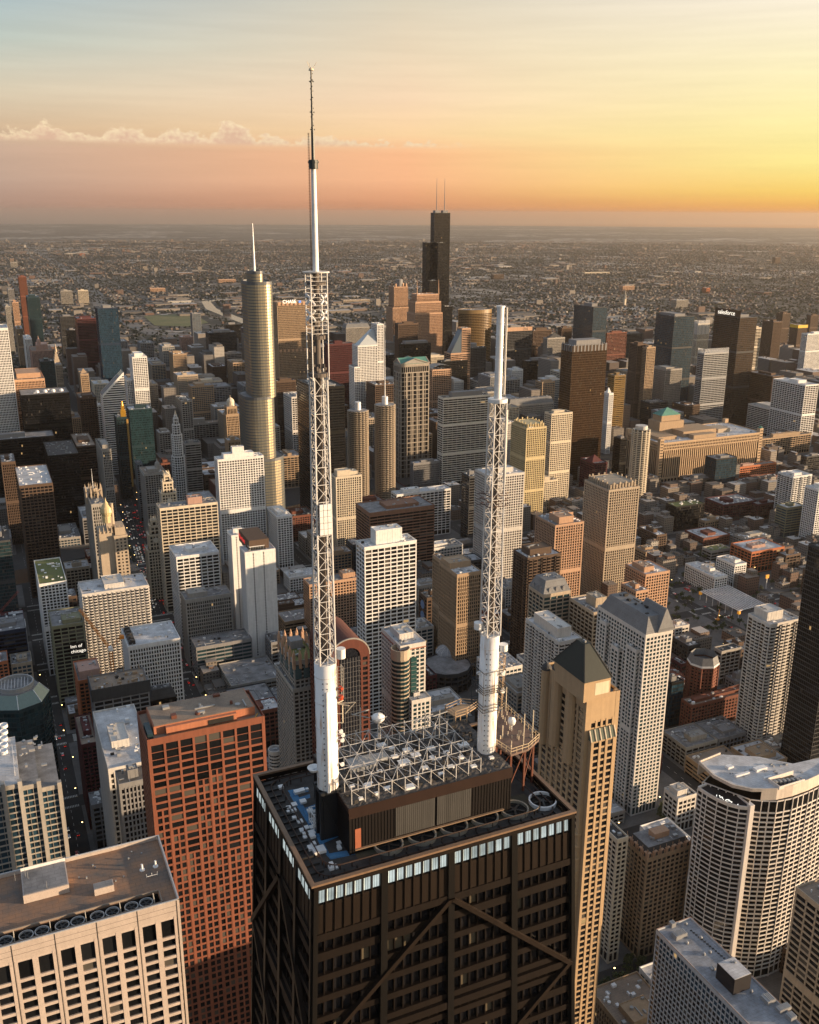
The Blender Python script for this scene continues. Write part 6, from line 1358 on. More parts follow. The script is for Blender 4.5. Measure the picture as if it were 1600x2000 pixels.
def marble_tower():
    P0 = hit(350, 1757, 262); x0, y = P0[0], P0[1]; w = 64.2; d = 30.6; x = x0+w; H = 262.; root = thing('marble_tower', 'pale pink marble tower with roof fans at the lower left corner', 'tower'); FOOT.append((x0, x, y-d, y, 'pale marble tower', H))
    mar = wallmat('pink_marble', (.50, .43, .385), rough=.5, var=.1, streak=.12, vein=.35, scale=.5); wl, gl, jt, kept = MB(), MB(), MB(), []; pd = .5
    for f in 'NESW':
        o, u, v, L = face_frame(f, x, y, w, d); fr = (o, u, v)
        st = (5.35, 3.22, 1.45, .95, pd, .40, .8); k = (kept, 90) if f == 'N' else None
        facade(wl, gl, fr, L, 0, H-11.2, st, keep=k, base=4.6)
        facade(wl, gl, fr, L, H-11.2, H-4.9, (5.35, 6.3, 1.45, .8, pd, .40, .8)); wl.boxes([(.02, L-.02, -pd, -.012, H-4.9, H)], fr)
        n = int(round((L-1.6)/5.35)); bw = (L-1.6)/n
        jt.boxes([(.8+bw*i-.11, .8+bw*i+.11, -.05, .035, 0, H-.05) for i in range(0, n+1, 2)], fr)
        wl.boxes([(.8+bw*i-1.0, .8+bw*i-.25, -.3, .02, 0, H-5) for i in range(0, n+1, 2) if i]+[(.8+bw*i+.25, .8+bw*i+1.0, -.3, .02, 0, H-5) for i in range(0, n+1, 2) if i < n], fr)
        jt.boxes([(.8, L-.8, -.06, -.006, H-1.7, H-1.62), (.8, L-.8, -.06, -.006, H-3.3, H-3.22)], fr)
    for a, b in ((x0, y-d), (x-.8, y-d), (x0, y-.8), (x-.8, y-.8)): wl.box(a-.003, a+.803, b-.003, b+.803, 0, H)
    gl.box(x0+pd, x-pd, y-d+pd, y-pd, 0, H-8); wl.build('wall', mar, root); stuff(gl.build('window', gm('dark'), root)); window_parts(kept, root, gm('dark')); jt.build('panel_joint', plain('joint_dark', (.035, .03, .028), .8), root)
    zr = H-.9; t0, t1 = y-6.6, y-1.9                      # fan trench
    q = MB(); q.boxes([(x0+.5, x-.5, y-d+.5, t0, zr-.5, zr), (x0+.5, x0+4.6, t0, t1, zr-.5, zr), (x0+.5, x-.5, t1, y-.5, zr-.5, zr)]); q.build('roof', roofmat('rusty_roof', (.36, .19, .10, 1), (.11, .108, .105, 1), .10), root)
    q = MB(); q.box(x0+4.6, x-.5, t0, t1, zr-5.2, zr-4.7); q.boxes([(x0+4.4, x0+4.6, t0, t1, zr-4.7, zr-.5), (x0+4.6, x-.5, t0-.2, t0, zr-4.7, zr-.5), (x0+4.6, x-.5, t1, t1+.2, zr-4.7, zr-.5)]); q.build('fan_trench', DARKMETAL, root)
    q = MB(); q.boxes([(x0+4.4, x-.5, t0-.3, t0, zr, zr+.5), (x0+4.4, x-.5, t1, t1+.3, zr, zr+.35), (x0+4.1, x0+4.4, t0, t1, zr, zr+.4)]); q.build('trench_kerb', wallmat('kerb_tan', (.27, .22, .18)), root)
    for i in range(7):
        for j in range(2):
            cx = x0+8.2+i*8.9+j*3.9; cyy = (t0+t1)/2
            if cx > x-3: continue
            q = MB(); q.lathe(cx, cyy, [(1.85, zr-4.7), (1.85, zr-.35), (1.65, zr-.35), (1.65, zr-1.0), (.05, zr-1.0)], 24); fo = q.build('fan_shroud', wallmat('fan_grey', (.42, .43, .44), rough=.5), root)
            q = MB(); q.cyl(cx, cyy, 1.64, zr-1.0, zr-.9, 20); q.build('fan_dark_disc', plain('fan_black', (.006, .006, .006), .9), fo)  # shade down the shaft is a flat black disc
            q = MB()
            for k in range(5): t = k*1.256; q.bar((cx, cyy, zr-.8), (cx+1.5*math.cos(t), cyy+1.5*math.sin(t), zr-.85), .28)
            q.build('fan_blade', wm('dgray'), fo)
        q = MB(); xx = x0+6.0+i*8.9; q.hexas([[(xx, t0+.1, zr-4), (xx+.2, t0+.1, zr-4), (xx+.2, t1-.1, zr-4), (xx, t1-.1, zr-4), (xx, t0+1.5, zr+1.2), (xx+.2, t0+1.5, zr+1.2), (xx+.2, t1-1.4, zr+.6), (xx, t1-1.4, zr+.6)]]); xx < x-2 and q.build('baffle_plate', wm('cream'), root)
    a = hit(135, 1730, H+1.2); b = hit(45, 1750, H+1.2); bx1, bx0, by1 = a[0]*0+min(max(b[0], a[0]), x-2), min(a[0], b[0]), a[1]
    q = MB(); q.box(bx0, bx1, by1-11, by1, zr, H+1.6); pn = q.build('penthouse', mar, root); q = MB(); q.box(bx0+.3, bx1-.3, by1-10.7, by1-.3, H+1.6, H+1.72); q.build('roof', ROOFS['gray'], pn); q = MB()
    for s in (0, 1): q.box(bx0, bx1, by1-11.1-.4*s, by1-11-.4*s, H+1.0, H+2.6-.4*s)
    q.build('parapet_rail', WHITEPAINT, pn)
    a = hit(203, 1735, H); q = MB(); q.box(a[0]-2.6, a[0]+2.6, a[1]-1.6, a[1]+1.2, zr, zr+2.0); hut = q.build('roof_hut', mar, root); q = MB(); q.box(a[0]-2.4, a[0]+2.4, a[1]-1.4, a[1]+1.0, zr+2.0, zr+2.1); q.build('roof', ROOFS['gray'], hut)
    q = MB(); q.boxes([(x0-.04, x0+.35, y-d, y-.36, H, H+.3), (x0+.35, x, y-.36, y+.05, H, H+.25), (x0+.35, x, y-d-.04, y-d+.36, H, H+.3)]); q.build('coping', wallmat('coping_grey', (.42, .42, .43), rough=.4), root)
    for px, py in ((278, 1700), (304, 1693)): a = hit(px, py, H-.9); q = MB(); q.cyl(a[0], a[1], .75, zr, zr+.3, 16); q.cyl(a[0], a[1], .3, zr+.3, zr+2.0, 12); q.build('vent_stack', WHITEPAINT, root)
    q = MB(); rs = random.Random(1)
    for k in range(10): a = hit(rs.uniform(150, 290), rs.uniform(1660, 1720), H); q.box(a[0]-.2, a[0]+.2, a[1]-.2, a[1]+.2, zr, zr+rs.uniform(.2, .7))
    for px, py in ((30, 1720), (55, 1716), (92, 1735), (50, 1712)): a = hit(px, py, H+1.7); q.bar((a[0], a[1], H+1.7), (a[0], a[1], H+4), .1)
    stuff(q.build('rooftop_unit', METAL, root))
    a = hit(297, 1712, zr); q = MB()
    for k in range(3): q.bar((a[0]-1.5+k*1.5, a[1], zr), (a[0]-1.5+k*1.5, a[1], zr+1.2), .1); q.bar((a[0]-1.5, a[1]+k*.5, zr+.4*k+.3), (a[0]+1.5, a[1]+k*.5, zr+.4*k+.3), .08)
    q.build('roof_frame', WHITEPAINT, root)
marble_tower()

def curved_tower():
    H = 132.; root = thing('apartment_tower', 'white curved apartment tower with a dark roof terrace, lower right', 'tower'); st = (4.3, 3.15, .6, .85, .6, .42, .3)
    S = lambda pts, z: [hit(a, b, z)[:2] for a, b in pts]
    wl, gl = MB(), MB(); white = wallmat('white_concrete', (.68, .64, .60), rough=.7, var=.1, streak=.12)
    Lp = S(((1364, 1533), (1382, 1545), (1402, 1556), (1423, 1565), (1445, 1571), (1464, 1573)), H-7); a, b = Lp[0], Lp[-1]
    Rp = S(((1466, 1560), (1489, 1563), (1519, 1564), (1550, 1558), (1581, 1546), (1600, 1537), (1625, 1524), (1645, 1508)), H-7)
    BK = S(((1600, 1474), (1550, 1488), (1480, 1474), (1408, 1470)), H); back = [np.array(BK[0])+[-6, 2], BK[1], BK[2], BK[3], np.array(a)+[-5, -2]]
    P1 = [a]+Lp[1:]+[np.array(b)+[-2.2, -3], np.array(a)+[-16, -2]]
    kept = []
    polyfaces(wl, gl, P1, 0, H-9.5, st, base=4, kept=kept, nk=45); topband(wl, P1, H-9.5, H-8, .8)
    q = MB(); A = np.array(P1); c = A.mean(0); q.prism(c+(A-c)*.96, H-9.4, H-9); q.build('terrace', roofmat('terrace_dark', (.03, .022, .022, 1), (.016, .012, .014, 1), .4), root)
    rs = random.Random(3)
    for k in range(26): t = rs.random(); i = rs.randrange(5); p = np.array(Lp[i])*(1-t)+np.array(Lp[i+1])*t; p = p+(c-p)*rs.uniform(.15, .85); q = MB(); q.cyl(p[0], p[1], .22, H-9, H-8.6, 8); q.build('terrace_light', plain('terrace_lamp', (.9, .88, .8), .5, 0, .6), root)
    P2 = Rp+back; k2 = []
    polyfaces(wl, gl, P2, 0, H-15, st, base=4, kept=k2, nk=55); polyfaces(wl, gl, P2, H-15, H-7.5, (4.6, 7.5, .55, .6, .6, .25, .28), core=True); 
    wl.build('wall', white, root); stuff(gl.build('window', gm('dark'), root)); window_parts(kept[:45]+k2[:55], root, gm('dark'))
    q = MB(); p0 = np.array(b); q.prism([p0+[.3, -.5], p0+[.2, 1.2], p0+[-2.5, 1.6], p0+[-2.6, -3]], 0, H-6.6); q.build('end_pier', white, root)
    # crown: sweeping white band and canopy roof
    C = S(((1366, 1487), (1394, 1514), (1431, 1533), (1469, 1541), (1489, 1541), (1519, 1540), (1550, 1533), (1581, 1522), (1600, 1513), (1625, 1500), (1645, 1485)), H)
    I = C
    A = np.array(I); q = MB()
    for i in range(4, len(C)-1):
        p, r = np.array(C[i]), np.array(C[i+1]); nrm = np.array([r[1]-p[1], -(r[0]-p[0])]); nrm /= np.hypot(*nrm); q.hexas([[(*(p-nrm*.5), H-7.5), (*(r-nrm*.5), H-7.5), (*r, H-7.5), (*p, H-7.5), (*(p-nrm*.5), H), (*(r-nrm*.5), H), (*r, H), (*p, H)]])
    for i in range(4):
        p, r = np.array(C[i]), np.array(C[i+1]); q.hexas([[(*(p+[-1, -.5]), H-1.9), (*(r+[-1, -.5]), H-1.9), (*r, H-1.9), (*p, H-1.9), (*(p+[-1, -.5]), H), (*(r+[-1, -.5]), H), (*r, H), (*p, H)]])
    p, r = np.array(C[0]), np.array(BK[3]); q.hexas([[(*p, H-9), (*r, H-9), (*(r+[0, -.5]), H-9), (*(p+[0, -.5]), H-9), (*p, H), (*r, H), (*(r+[0, -.5]), H), (*(p+[0, -.5]), H)]])
    q.build('crown_band', wallmat('crown_cream', (.60, .53, .46), rough=.6), root)
    full = np.array(C+[np.array(BK[0])+[-6, 2], BK[1], BK[2], BK[3]]); c = full.mean(0); q = MB(); q.prism(c+(full-c)*.985, H-1.5, H-1.1); q.build('roof', ROOFS['white'], root)
    FOOT.append((full[:, 0].min(), full[:, 0].max(), full[:, 1].min(), full[:, 1].max(), 'white curved tower', H))
    for k in range(16):
        t_ = rs.random(); p = hit(1420+rs.uniform(0, 150), 1490+rs.uniform(0, 30), H); s_ = rs.uniform(.3, 1.1); q = MB(); q.box(p[0]-s_, p[0]+s_, p[1]-s_*.7, p[1]+s_*.7, H-1.1, H-1.1+rs.uniform(.3, 1.3)); q.build('rooftop_unit', METAL, root)
    ctr = hit(1545, 1537, H)[:2]; q = MB(); q.box(ctr[0]-11, ctr[0]+6, ctr[1]-10, ctr[1]-2, H-1.1, H-.9); q.build('mechanical_well', DARKMETAL, root)
    for k in range(6): q = MB(); p = ctr+np.array([-9+2.6*k, -4.5-.6*k]); q.box(p[0]-.9, p[0]+.9, p[1]-1.3, p[1]+1.3, H-.9, H+.5); q.cyl(p[0], p[1], .7, H+.5, H+.8, 12); q.build('rooftop_unit', METAL, root)
    for px, py, s, t in ((1450, 1512, 5, .8), (1485, 1500, 4, 1.6), (1425, 1497, 2, 1.5), (1500, 1518, 3, .7)): p = hit(px, py, H); q = MB(); q.box(p[0]-s, p[0]+s, p[1]-t, p[1]+t, H-1.1, H+.5); q.build('roof_block', WHITEPAINT, root)
    q = MB(); q.boxes([(ctr[0]-12, ctr[0]+7, ctr[1]-1.9, ctr[1]-1.5, H-1.1, H+1.0), (ctr[0]+6.2, ctr[0]+6.6, ctr[1]-10, ctr[1]-2, H-1.1, H+1.0), (ctr[0]-12, ctr[0]+7, ctr[1]-10.5, ctr[1]-10.1, H-1.1, H+1.6)]); q.build('well_wall', wallmat('white_concrete', (.62, .57, .52)), root)
curved_tower()

def slab_block():
    H = 118.; P0 = hit(1282, 1815, H); x, ys = P0[0], P0[1]; w = 20.5; d = 105; y = ys+d; root = thing('apartment_slab', 'long white gridded slab with a blue grey roof, bottom right corner', 'slab'); FOOT.append((x-w, x, ys, y, 'white gridded slab', H))
    wl, gl, kept = MB(), MB(), []; st = (2.5, 2.95, .36, .55, .45, .28, .5)
    for f in 'NESW': o, u, v, L = face_frame(f, x, y, w, d); facade(wl, gl, (o, u, v), L, 0, H-2.0, st, base=4, keep=None)
    o, u, v, L = face_frame('E', x, y, w, d); fr = (o, u, v)
    for k in range(3):
        for j in range(30): a = L-.5-(j+1)*2.476; kept.append((fr, (a+.2, a+2.28, H-2.0-(k+1)*2.95+.03, H-2.0-k*2.95-.57), -.40))
    for a, b in ((x-w, ys), (x-.5, ys), (x-w, y-.5), (x-.5, y-.5)): wl.box(a-.006, a+.506, b-.006, b+.506, 0, H-2)
    wl.boxes([(x-w-.05, x+.05, y-.5, y+.05, H-2, H), (x-w-.05, x+.05, ys-.05, ys+.5, H-2, H), (x-.5, x+.05, ys+.5, y-.5, H-2, H), (x-w-.05, x-w+.5, ys+.5, y-.5, H-2, H)])
    gl.box(x-w+.45, x-.45, ys+.45, y-.45, 0, H-1.6); wl.build('wall', wallmat('slab_white', (.46, .48, .50), rough=.6), root); stuff(gl.build('window', gm('dark'), root)); window_parts(kept[:90], root, gm('blue'))
    q = MB(); q.box(x-w+.5, x-.5, ys+.5, y-.5, H-1.4, H-.8); q.build('roof', roofmat('roof_bluegrey', (.30, .33, .38, 1), (.17, .18, .20, 1), .25), root); zr = H-.8
    q = MB(); q.boxes([(x-w-.1, x+.1, ys-.1, ys+.2, H, H+.15), (x-.2, x+.1, ys+.2, y, H, H+.15), (x-w-.1, x-w+.2, ys+.2, y, H, H+.15)]); q.build('coping', wallmat('coping3', (.30, .20, .15)), root)
    a = hit(1432, 1920, zr); q = MB(); q.box(a[0]-4.5, a[0]+5.0, a[1]-5.5, a[1]+5.5, zr, zr+8); pn = q.build('penthouse', plain('pent_box_black', (.012, .010, .012), .6), root); q = MB(); q.box(a[0]-4.3, a[0]+4.8, a[1]-5.3, a[1]+5.3, zr+8, zr+8.2); q.build('roof', ROOFS['white'], pn)
    q = MB(); q.cyl(a[0]-2, a[1]-2.5, .6, zr+8.2, zr+9.2, 12); q.cyl(a[0]-.8, a[1]-3.2, .5, zr+8.2, zr+8.8, 12); q.build('rooftop_unit', METAL, pn)
    for px, py, s, t, h in ((1327, 1829, 3.2, 1.8, 2.2), (1313, 1809, 1.2, 1.2, 2.4), (1500, 1955, 2.2, 2.2, 2.0), (1530, 1972, 3.2, 1.4, 1.6), (1545, 1990, 1.6, 1.6, 2.2), (1392, 1893, 1.0, 1.0, .9)): p = hit(px, py, zr); q = MB(); q.box(p[0]-s, p[0]+s, p[1]-t, p[1]+t, zr, zr+h); q.boxes([(p[0]-s+.3+k*.8, p[0]-s+.8+k*.8, p[1]-t*.9, p[1]+t*.9, zr+h, zr+h+.25) for k in range(int(s*2/.8)-1)]); q.build('rooftop_unit', METAL, root)
    for px, py, r in ((1342, 1843, .8), (1369, 1833, .8), (1340, 1806, .7), (1375, 1865, .7), (1387, 1861, .7), (1456, 1930, .8), (1468, 1938, .6), (1491, 1946, .7)): p = hit(px, py, zr); q = MB(); q.cyl(p[0], p[1], r, zr, zr+.7, 16); q.lathe(p[0], p[1], [(r, zr+.7), (r*.8, zr+1.1), (.05, zr+1.3)], 16); q.build('roof_fan', METAL, root)
    q = MB(); p = hit(1350, 1818, zr); r = hit(1415, 1872, zr)
    for k in range(13): c = p+(r-p)*k/12; q.box(c[0]-.5, c[0]+.5, c[1]-.25, c[1]+.25, zr, zr+.3)
    q.bar(p+[0, 0, .2], r+[0, 0, .2], .12); q.build('pipe_run', DARKMETAL, root)
slab_block()

def pyramid_tower():
    Hs = 232.; x, y, w, d = footprint(Hs, 1147, 1363, 1212, 1061); root = thing('hotel_tower', 'tan stone tower with a dark green pyramid roof behind the braced tower', 'tower'); FOOT.append((x-w, x, y-d, y, 'dark pyramid roofed tower', 257))
    lime = wallmat('limestone_gold', (.42, .30, .18), rough=.8, var=.1, streak=.16); wl, gl, kept = MB(), MB(), []; pd = .5
    o, u, v, L = face_frame('N', x, y, w, d); fr = (o, u, v); cw = 3.3
    for f in 'NESW':
        o, u, v, L = face_frame(f, x, y, w, d); fr = (o, u, v)
        if f in 'NS':
            facade(wl, gl, fr, L, 0, Hs-13, (2.9, 3.4, 1.1, 1.0, pd, .15, 3.3), keep=(kept, 40) if f == 'N' else None, base=4)
            wl.boxes([(0.01, 3.29, -pd, -.03, 0, Hs-13), (L-3.29, L-.01, -pd, -.03, 0, Hs-13), (0.01, L-.01, -pd, -.06, Hs-13, Hs)], fr)
        else:
            facade(wl, gl, fr, L, 0, Hs-6, (4.6, 3.4, 1.6, 1.1, pd, .12, 2.2), keep=(kept, 58) if f == 'E' else None, base=4); wl.boxes([(.012, L-.012, -pd, -.04, Hs-6, Hs)], fr)
    for a, b in ((x-w, y-d), (x-2.2, y-d), (x-w, y-2.2), (x-2.2, y-2.2)): wl.box(a-.003, a+2.203, b-.003, b+2.203, 0, Hs)
    # projecting bay with a glass top on the north face and corner balconies
    bx0, bx1 = x-w*.86, x-w*.12; zb = Hs-22
    facade(wl, gl, ((bx0, y+2.6, 0), (1, 0), (0, 1)), bx1-bx0, 0, zb, (3.1, 3.4, 1.25, 1.0, pd, .12, 1.4), base=4); wl.box(bx0, bx0+1.4, y-.2, y+2.59, 0, zb+.01); wl.box(bx1-1.4, bx1, y-.2, y+2.59, 0, zb+.01); gl.box(bx0+1.4, bx1-1.4, y-.3, y+2.1, 0, zb-.2)
    gl.box(x-w+pd, x-pd, y-d+pd, y-pd, 0, Hs-1); wl.build('wall', lime, root); stuff(gl.build('window', gm('dark'), root)); window_parts(kept, root, gm('dark'))
    q = MB(); q.hexas([[(bx0, y-.2, zb), (bx1, y-.2, zb), (bx1, y+2.6, zb), (bx0, y+2.6, zb), (bx0+.5, y-.2, zb+5), (bx1-.5, y-.2, zb+5), (bx1-.5, y+.5, zb+5), (bx0+.5, y+.5, zb+5)]]); gb = q.build('glass_bay_roof', plain('bay_glass', (.10, .12, .10), .2), root)
    q = MB()
    for k in range(6): s = bx0+(bx1-bx0)*k/5; q.bar((s, y+2.75, zb), (s, y+.6, zb+5.1), .5)
    q.build('glazing_bar', wm('cream'), gb)
    for k in range(7):
        zz = 118+k*6.8; q = MB(); tt = np.linspace(-.4, 2.0, 8); q.prism([(x-2.5, y-1)]+[(x-1+3.0*math.cos(t), y-2.5+3.0*math.sin(t)) for t in tt], zz, zz+1.1); q.build('balcony', lime, root)
    for k in range(42):
        pass
    # stepped shoulders on the east side, turret, pyramid
    xe, yn, wp, dp = footprint(241, 1142, 1334, 1194, 1083)
    q = MB(); q.box(xe-wp, xe, yn-dp, yn, Hs-1, 241); q.build('pyramid_base', lime, root)
    q = MB(); q.box(xe-wp*.95, xe-wp*.42, yn-.1, yn+.06, Hs+1.5, 239.5); q.build('pale_panel', wallmat('panel_cream', (.66, .58, .42), rough=.5), root)  # cream panel, paler than the stone round it
    q = MB(); q.prism([(xe-wp-.5, yn-dp-.5), (xe+.5, yn-dp-.5), (xe+.5, yn+.5), (xe-wp-.5, yn+.5)], 241, 254.6, np.array([(xe-wp*.62, yn-dp*.62), (xe-wp*.38, yn-dp*.62), (xe-wp*.38, yn-dp*.38), (xe-wp*.62, yn-dp*.38)])); pyr = q.build('pyramid_roof', wallmat('green_slate', (.016, .023, .019), rough=.5, spec=.4, var=.25, scale=.9), root)
    q = MB()
    B = [(xe-wp-.5, yn-dp-.5), (xe+.5, yn-dp-.5), (xe+.5, yn+.5), (xe-wp-.5, yn+.5)]; Tt = [(xe-wp*.62, yn-dp*.62), (xe-wp*.38, yn-dp*.62), (xe-wp*.38, yn-dp*.38), (xe-wp*.62, yn-dp*.38)]
    for i in range(4): q.bar((*B[i], 241.1), (*Tt[i], 254.7), .35)
    q.build('hip_ridge', DARKMETAL, pyr)
    q = MB(); clutter(q, xe-wp*.6, xe-wp*.4, yn-dp*.6, yn-dp*.4, 254.6, 6, random.Random(2)); q.V and q.build('rooftop_unit', METAL, pyr)
    for yy, h, s in ((y-d*.30, Hs+1, 3.4), (y-d*.62, Hs+4, 4.2), (y-d*.9, Hs-1, 3.2)):
        q = MB(); q.cyl(x+.3, yy, s*.75, h-40, h, 12); q.build('corner_turret', lime, root); q = MB(); q.lathe(x+.3, yy, [(s*.8, h), (s*.7, h+1.6), (s*.3, h+3), (.05, h+3.4)], 12); q.build('turret_roof', ROOFS['dark'], root)
pyramid_tower()

def spired_apartments():
    H = 143.; x, y, w, d = footprint(H, 574, 1292, 622, 545); root = tiers('gothic_tower', 'stone apartment tower with small pinnacles and a grass roof garden', [(x, y, w, d, 0, H, ('greenroof',)), (x+2, y+2, w+4, d+6, 0, H-20)], 'G3', 'stone', 'dark')
    q = MB(); ps = []
    for t in np.linspace(0, 1, 5): ps += [(x-w*t, y), (x-w*t, y-d)]
    for t in (.25, .5, .75): ps += [(x, y-d*t), (x-w, y-d*t)]
    for a, b in ps:
        q = MB(); q.bar((a, b, H-6), (a, b, H+5), 1.9); q.cyl(a, b, 1.0, H+5, H+8.5, 8, .15); q.build('pinnacle', wm('peach'), root)
    q = MB(); q.box(x-w*.75, x-w*.25, y-d*.85, y-d*.6, H-1, H+5); q.build('penthouse', wm('gray'), root)
    q = MB()
    for f in 'NE':
        o, u, v, L = face_frame(f, x, y, w, d); m = 3
        for j in range(m): q.boxes([(L*(j+.5)/m-2.2, L*(j+.5)/m+2.2, -.3, .5, H-14, H-4)], (o, u, v))
    q.build('window_bay', plain('bay_teal', (.06, .11, .12), .2), root)
spired_apartments()

def arched_tower():
    H = 166.; x, y, w, d = footprint(H, 645, 1292, 722, 600); d = 42; root = thing('apartment_tower', 'dark red tower with a big arched top behind the taller mast', 'tower'); FOOT.append((x-w, x, y-d, y, 'dark red arched tower', H+14))
    wl, gl = MB(), MB(); r = w/2; ri = r*.52; cx = x-r
    for f in 'NESW':
        o, u, v, L = face_frame(f, x, y, w, d); facade(wl, gl, (o, u, v), L, 0, H, (3.9, 3.6, 1.3, 1.3, .5, .4, 1.4), base=4)
    for a, b in ((x-w, y-d), (x-1.4, y-d), (x-w, y-1.4), (x-1.4, y-1.4)): wl.box(a-.006, a+1.406, b-.006, b+1.406, 0, H)
    gl.box(x-w+.5, x-.5, y-d+.5, y-.5, 0, H-.4); tt = np.linspace(0, math.pi, 19)
    for i in range(18):
        a, b = tt[i], tt[i+1]; pts = [(ri, a), (r, a), (r, b), (ri, b)]
        wl.hexas([[(cx+R_*math.cos(s), yy, H+R_*.95*math.sin(s)) for R_, s in pts] for yy in (y-3, y+.05)][:1]) if 0 else None
        C = [(cx+R_*math.cos(s), yy, H+R_*.95*math.sin(s)) for yy in (y-2.5, y+.05) for R_, s in pts]; wl.hexas([C])
    wl.build('wall', wallmat('brick_red', (.12, .04, .028)), root); gl.build('glazing', gm('dark'), root)
    q = MB(); V = np.concatenate([[(cx+r*.97*math.cos(t), yy, H+r*.92*math.sin(t)) for t in tt] for yy in (y-2.4, y-d)]); i = np.arange(18); q.add(V, np.stack((i, i+1, i+20, i+19), 1)); q.build('vault_roof', wallmat('brick_red2', (.10, .042, .034)), root)
    q = MB(); q.prism([(cx-ri, y-1.5), (cx+ri, y-1.5), (cx+ri, y-.6), (cx-ri, y-.6)], 60, H) ; q.add([(cx, y-.62, H)]+[(cx+ri*math.cos(t), y-.62, H+ri*.95*math.sin(t)) for t in tt], [[0, k, k+1] for k in range(1, 19)]); q.box(cx-ri, cx+ri, y-.5, y+.15, 40, H); q.build('arch_glazing', plain('arch_glass', (.012, .014, .02), .1), root)
    q = MB()
    for k in range(-3, 4): q.box(cx+k*ri/3.5-.08, cx+k*ri/3.5+.08, y+.15, y+.25, 40, H)
    for zz in np.arange(44, H, 3.6): q.box(cx-ri, cx+ri, y+.15, y+.22, zz, zz+.12)
    q.build('arch_mullion', wm('gray'), root)
    q = MB(); q.bar((cx, y-.5, H+r), (cx, y-.5, H+r+.1), .1)
    for i in range(18): a, b = tt[i], tt[i+1]; q.bar((cx+r*1.02*math.cos(a), y-.3, H+r*.97*math.sin(a)), (cx+r*1.02*math.cos(b), y-.3, H+r*.97*math.sin(b)), .8)
    q.build('arch_rim', wm('stone'), root)
arched_tower()

def teal_bay_tower():
    H = 160.; x, y, w, d = footprint(H, 782, 1262, 832, 745); d = max(d, 26); root = tiers('apartment_tower', 'white apartment tower with teal glass bays and a rounded corner', [(x, y, w, d, 0, H, ('t.2.75.3.8.5',)), (x-w*.25, y+9, w*.75, 20, 0, H-38, ('t.3.6.3.6.3',))], 'G3', 'offwhite', 'teal')
    wl, gl = MB(), MB(); P2 = circle(x, y, 6.5, 16); polyfaces(wl, gl, P2, 0, H-8, (2.5, 3.1, .2, .9, .4, .5, .15), vertex=False); topband(wl, P2, H-8, H-1); wl.build('corner_bay', wm('beige'), root); gl.build('glazing', gm('teal'), root)
    q = MB(); q.box(x-w*.62, x-w*.40, y-.2, y+1.2, 0, H-10); q.build('glass_strip', plain('strip_teal', (.025, .075, .075), .12), root); q = MB(); q.boxes([(x-w*.62, x-w*.40, y+1.2, y+1.32, z_, z_+.25) for z_ in np.arange(4, H-11, 3.1)]); q.build('floor_line', wm('gray'), root)
    q = MB(); q.boxes([(x-w-.2, x+.2, y-d-.2, y+.35, H-4, H-3.3)]); q.build('cornice', wallmat('cornice_red', (.36, .16, .11)), root)
teal_bay_tower()

p = hit(873, 1296, 22); root = polytower('exhibition_hall', 'low dark round hall with a white geodesic dome', circle(p[0], p[1], 24, 12), 22, (5, 5, 1, 2, .4, .3, .6), 'dgray', 'dark', 'hall', n_clut=0)
q = MB(); p = hit(875, 1272, 22); q.lathe(p[0], p[1], [(12.5*math.cos(t), 21+7*math.sin(t)) for t in np.linspace(0, 1.5, 8)]+[(.05, 28.05)], 24); q.build('dome', roofmat('dome_white', (.42, .43, .46, 1), (.25, .26, .28, 1), .6), root)
q = MB()
for k in range(12): t = k*math.pi/6; q.bar((p[0]+12.6*math.cos(t), p[1]+12.6*math.sin(t), 21.1), (p[0], p[1], 28.1), .18) if 0 else [q.bar((p[0]+12.6*math.cos(a)*math.cos(t), p[1]+12.6*math.cos(a)*math.sin(t), 21.05+7*math.sin(a)), (p[0]+12.6*math.cos(b)*math.cos(t), p[1]+12.6*math.cos(b)*math.sin(t), 21.05+7*math.sin(b)), .2) for a, b in zip(np.linspace(0, 1.4, 6)[:-1], np.linspace(0, 1.4, 6)[1:])]
q.build('dome_rib', WHITEPAINT, root)

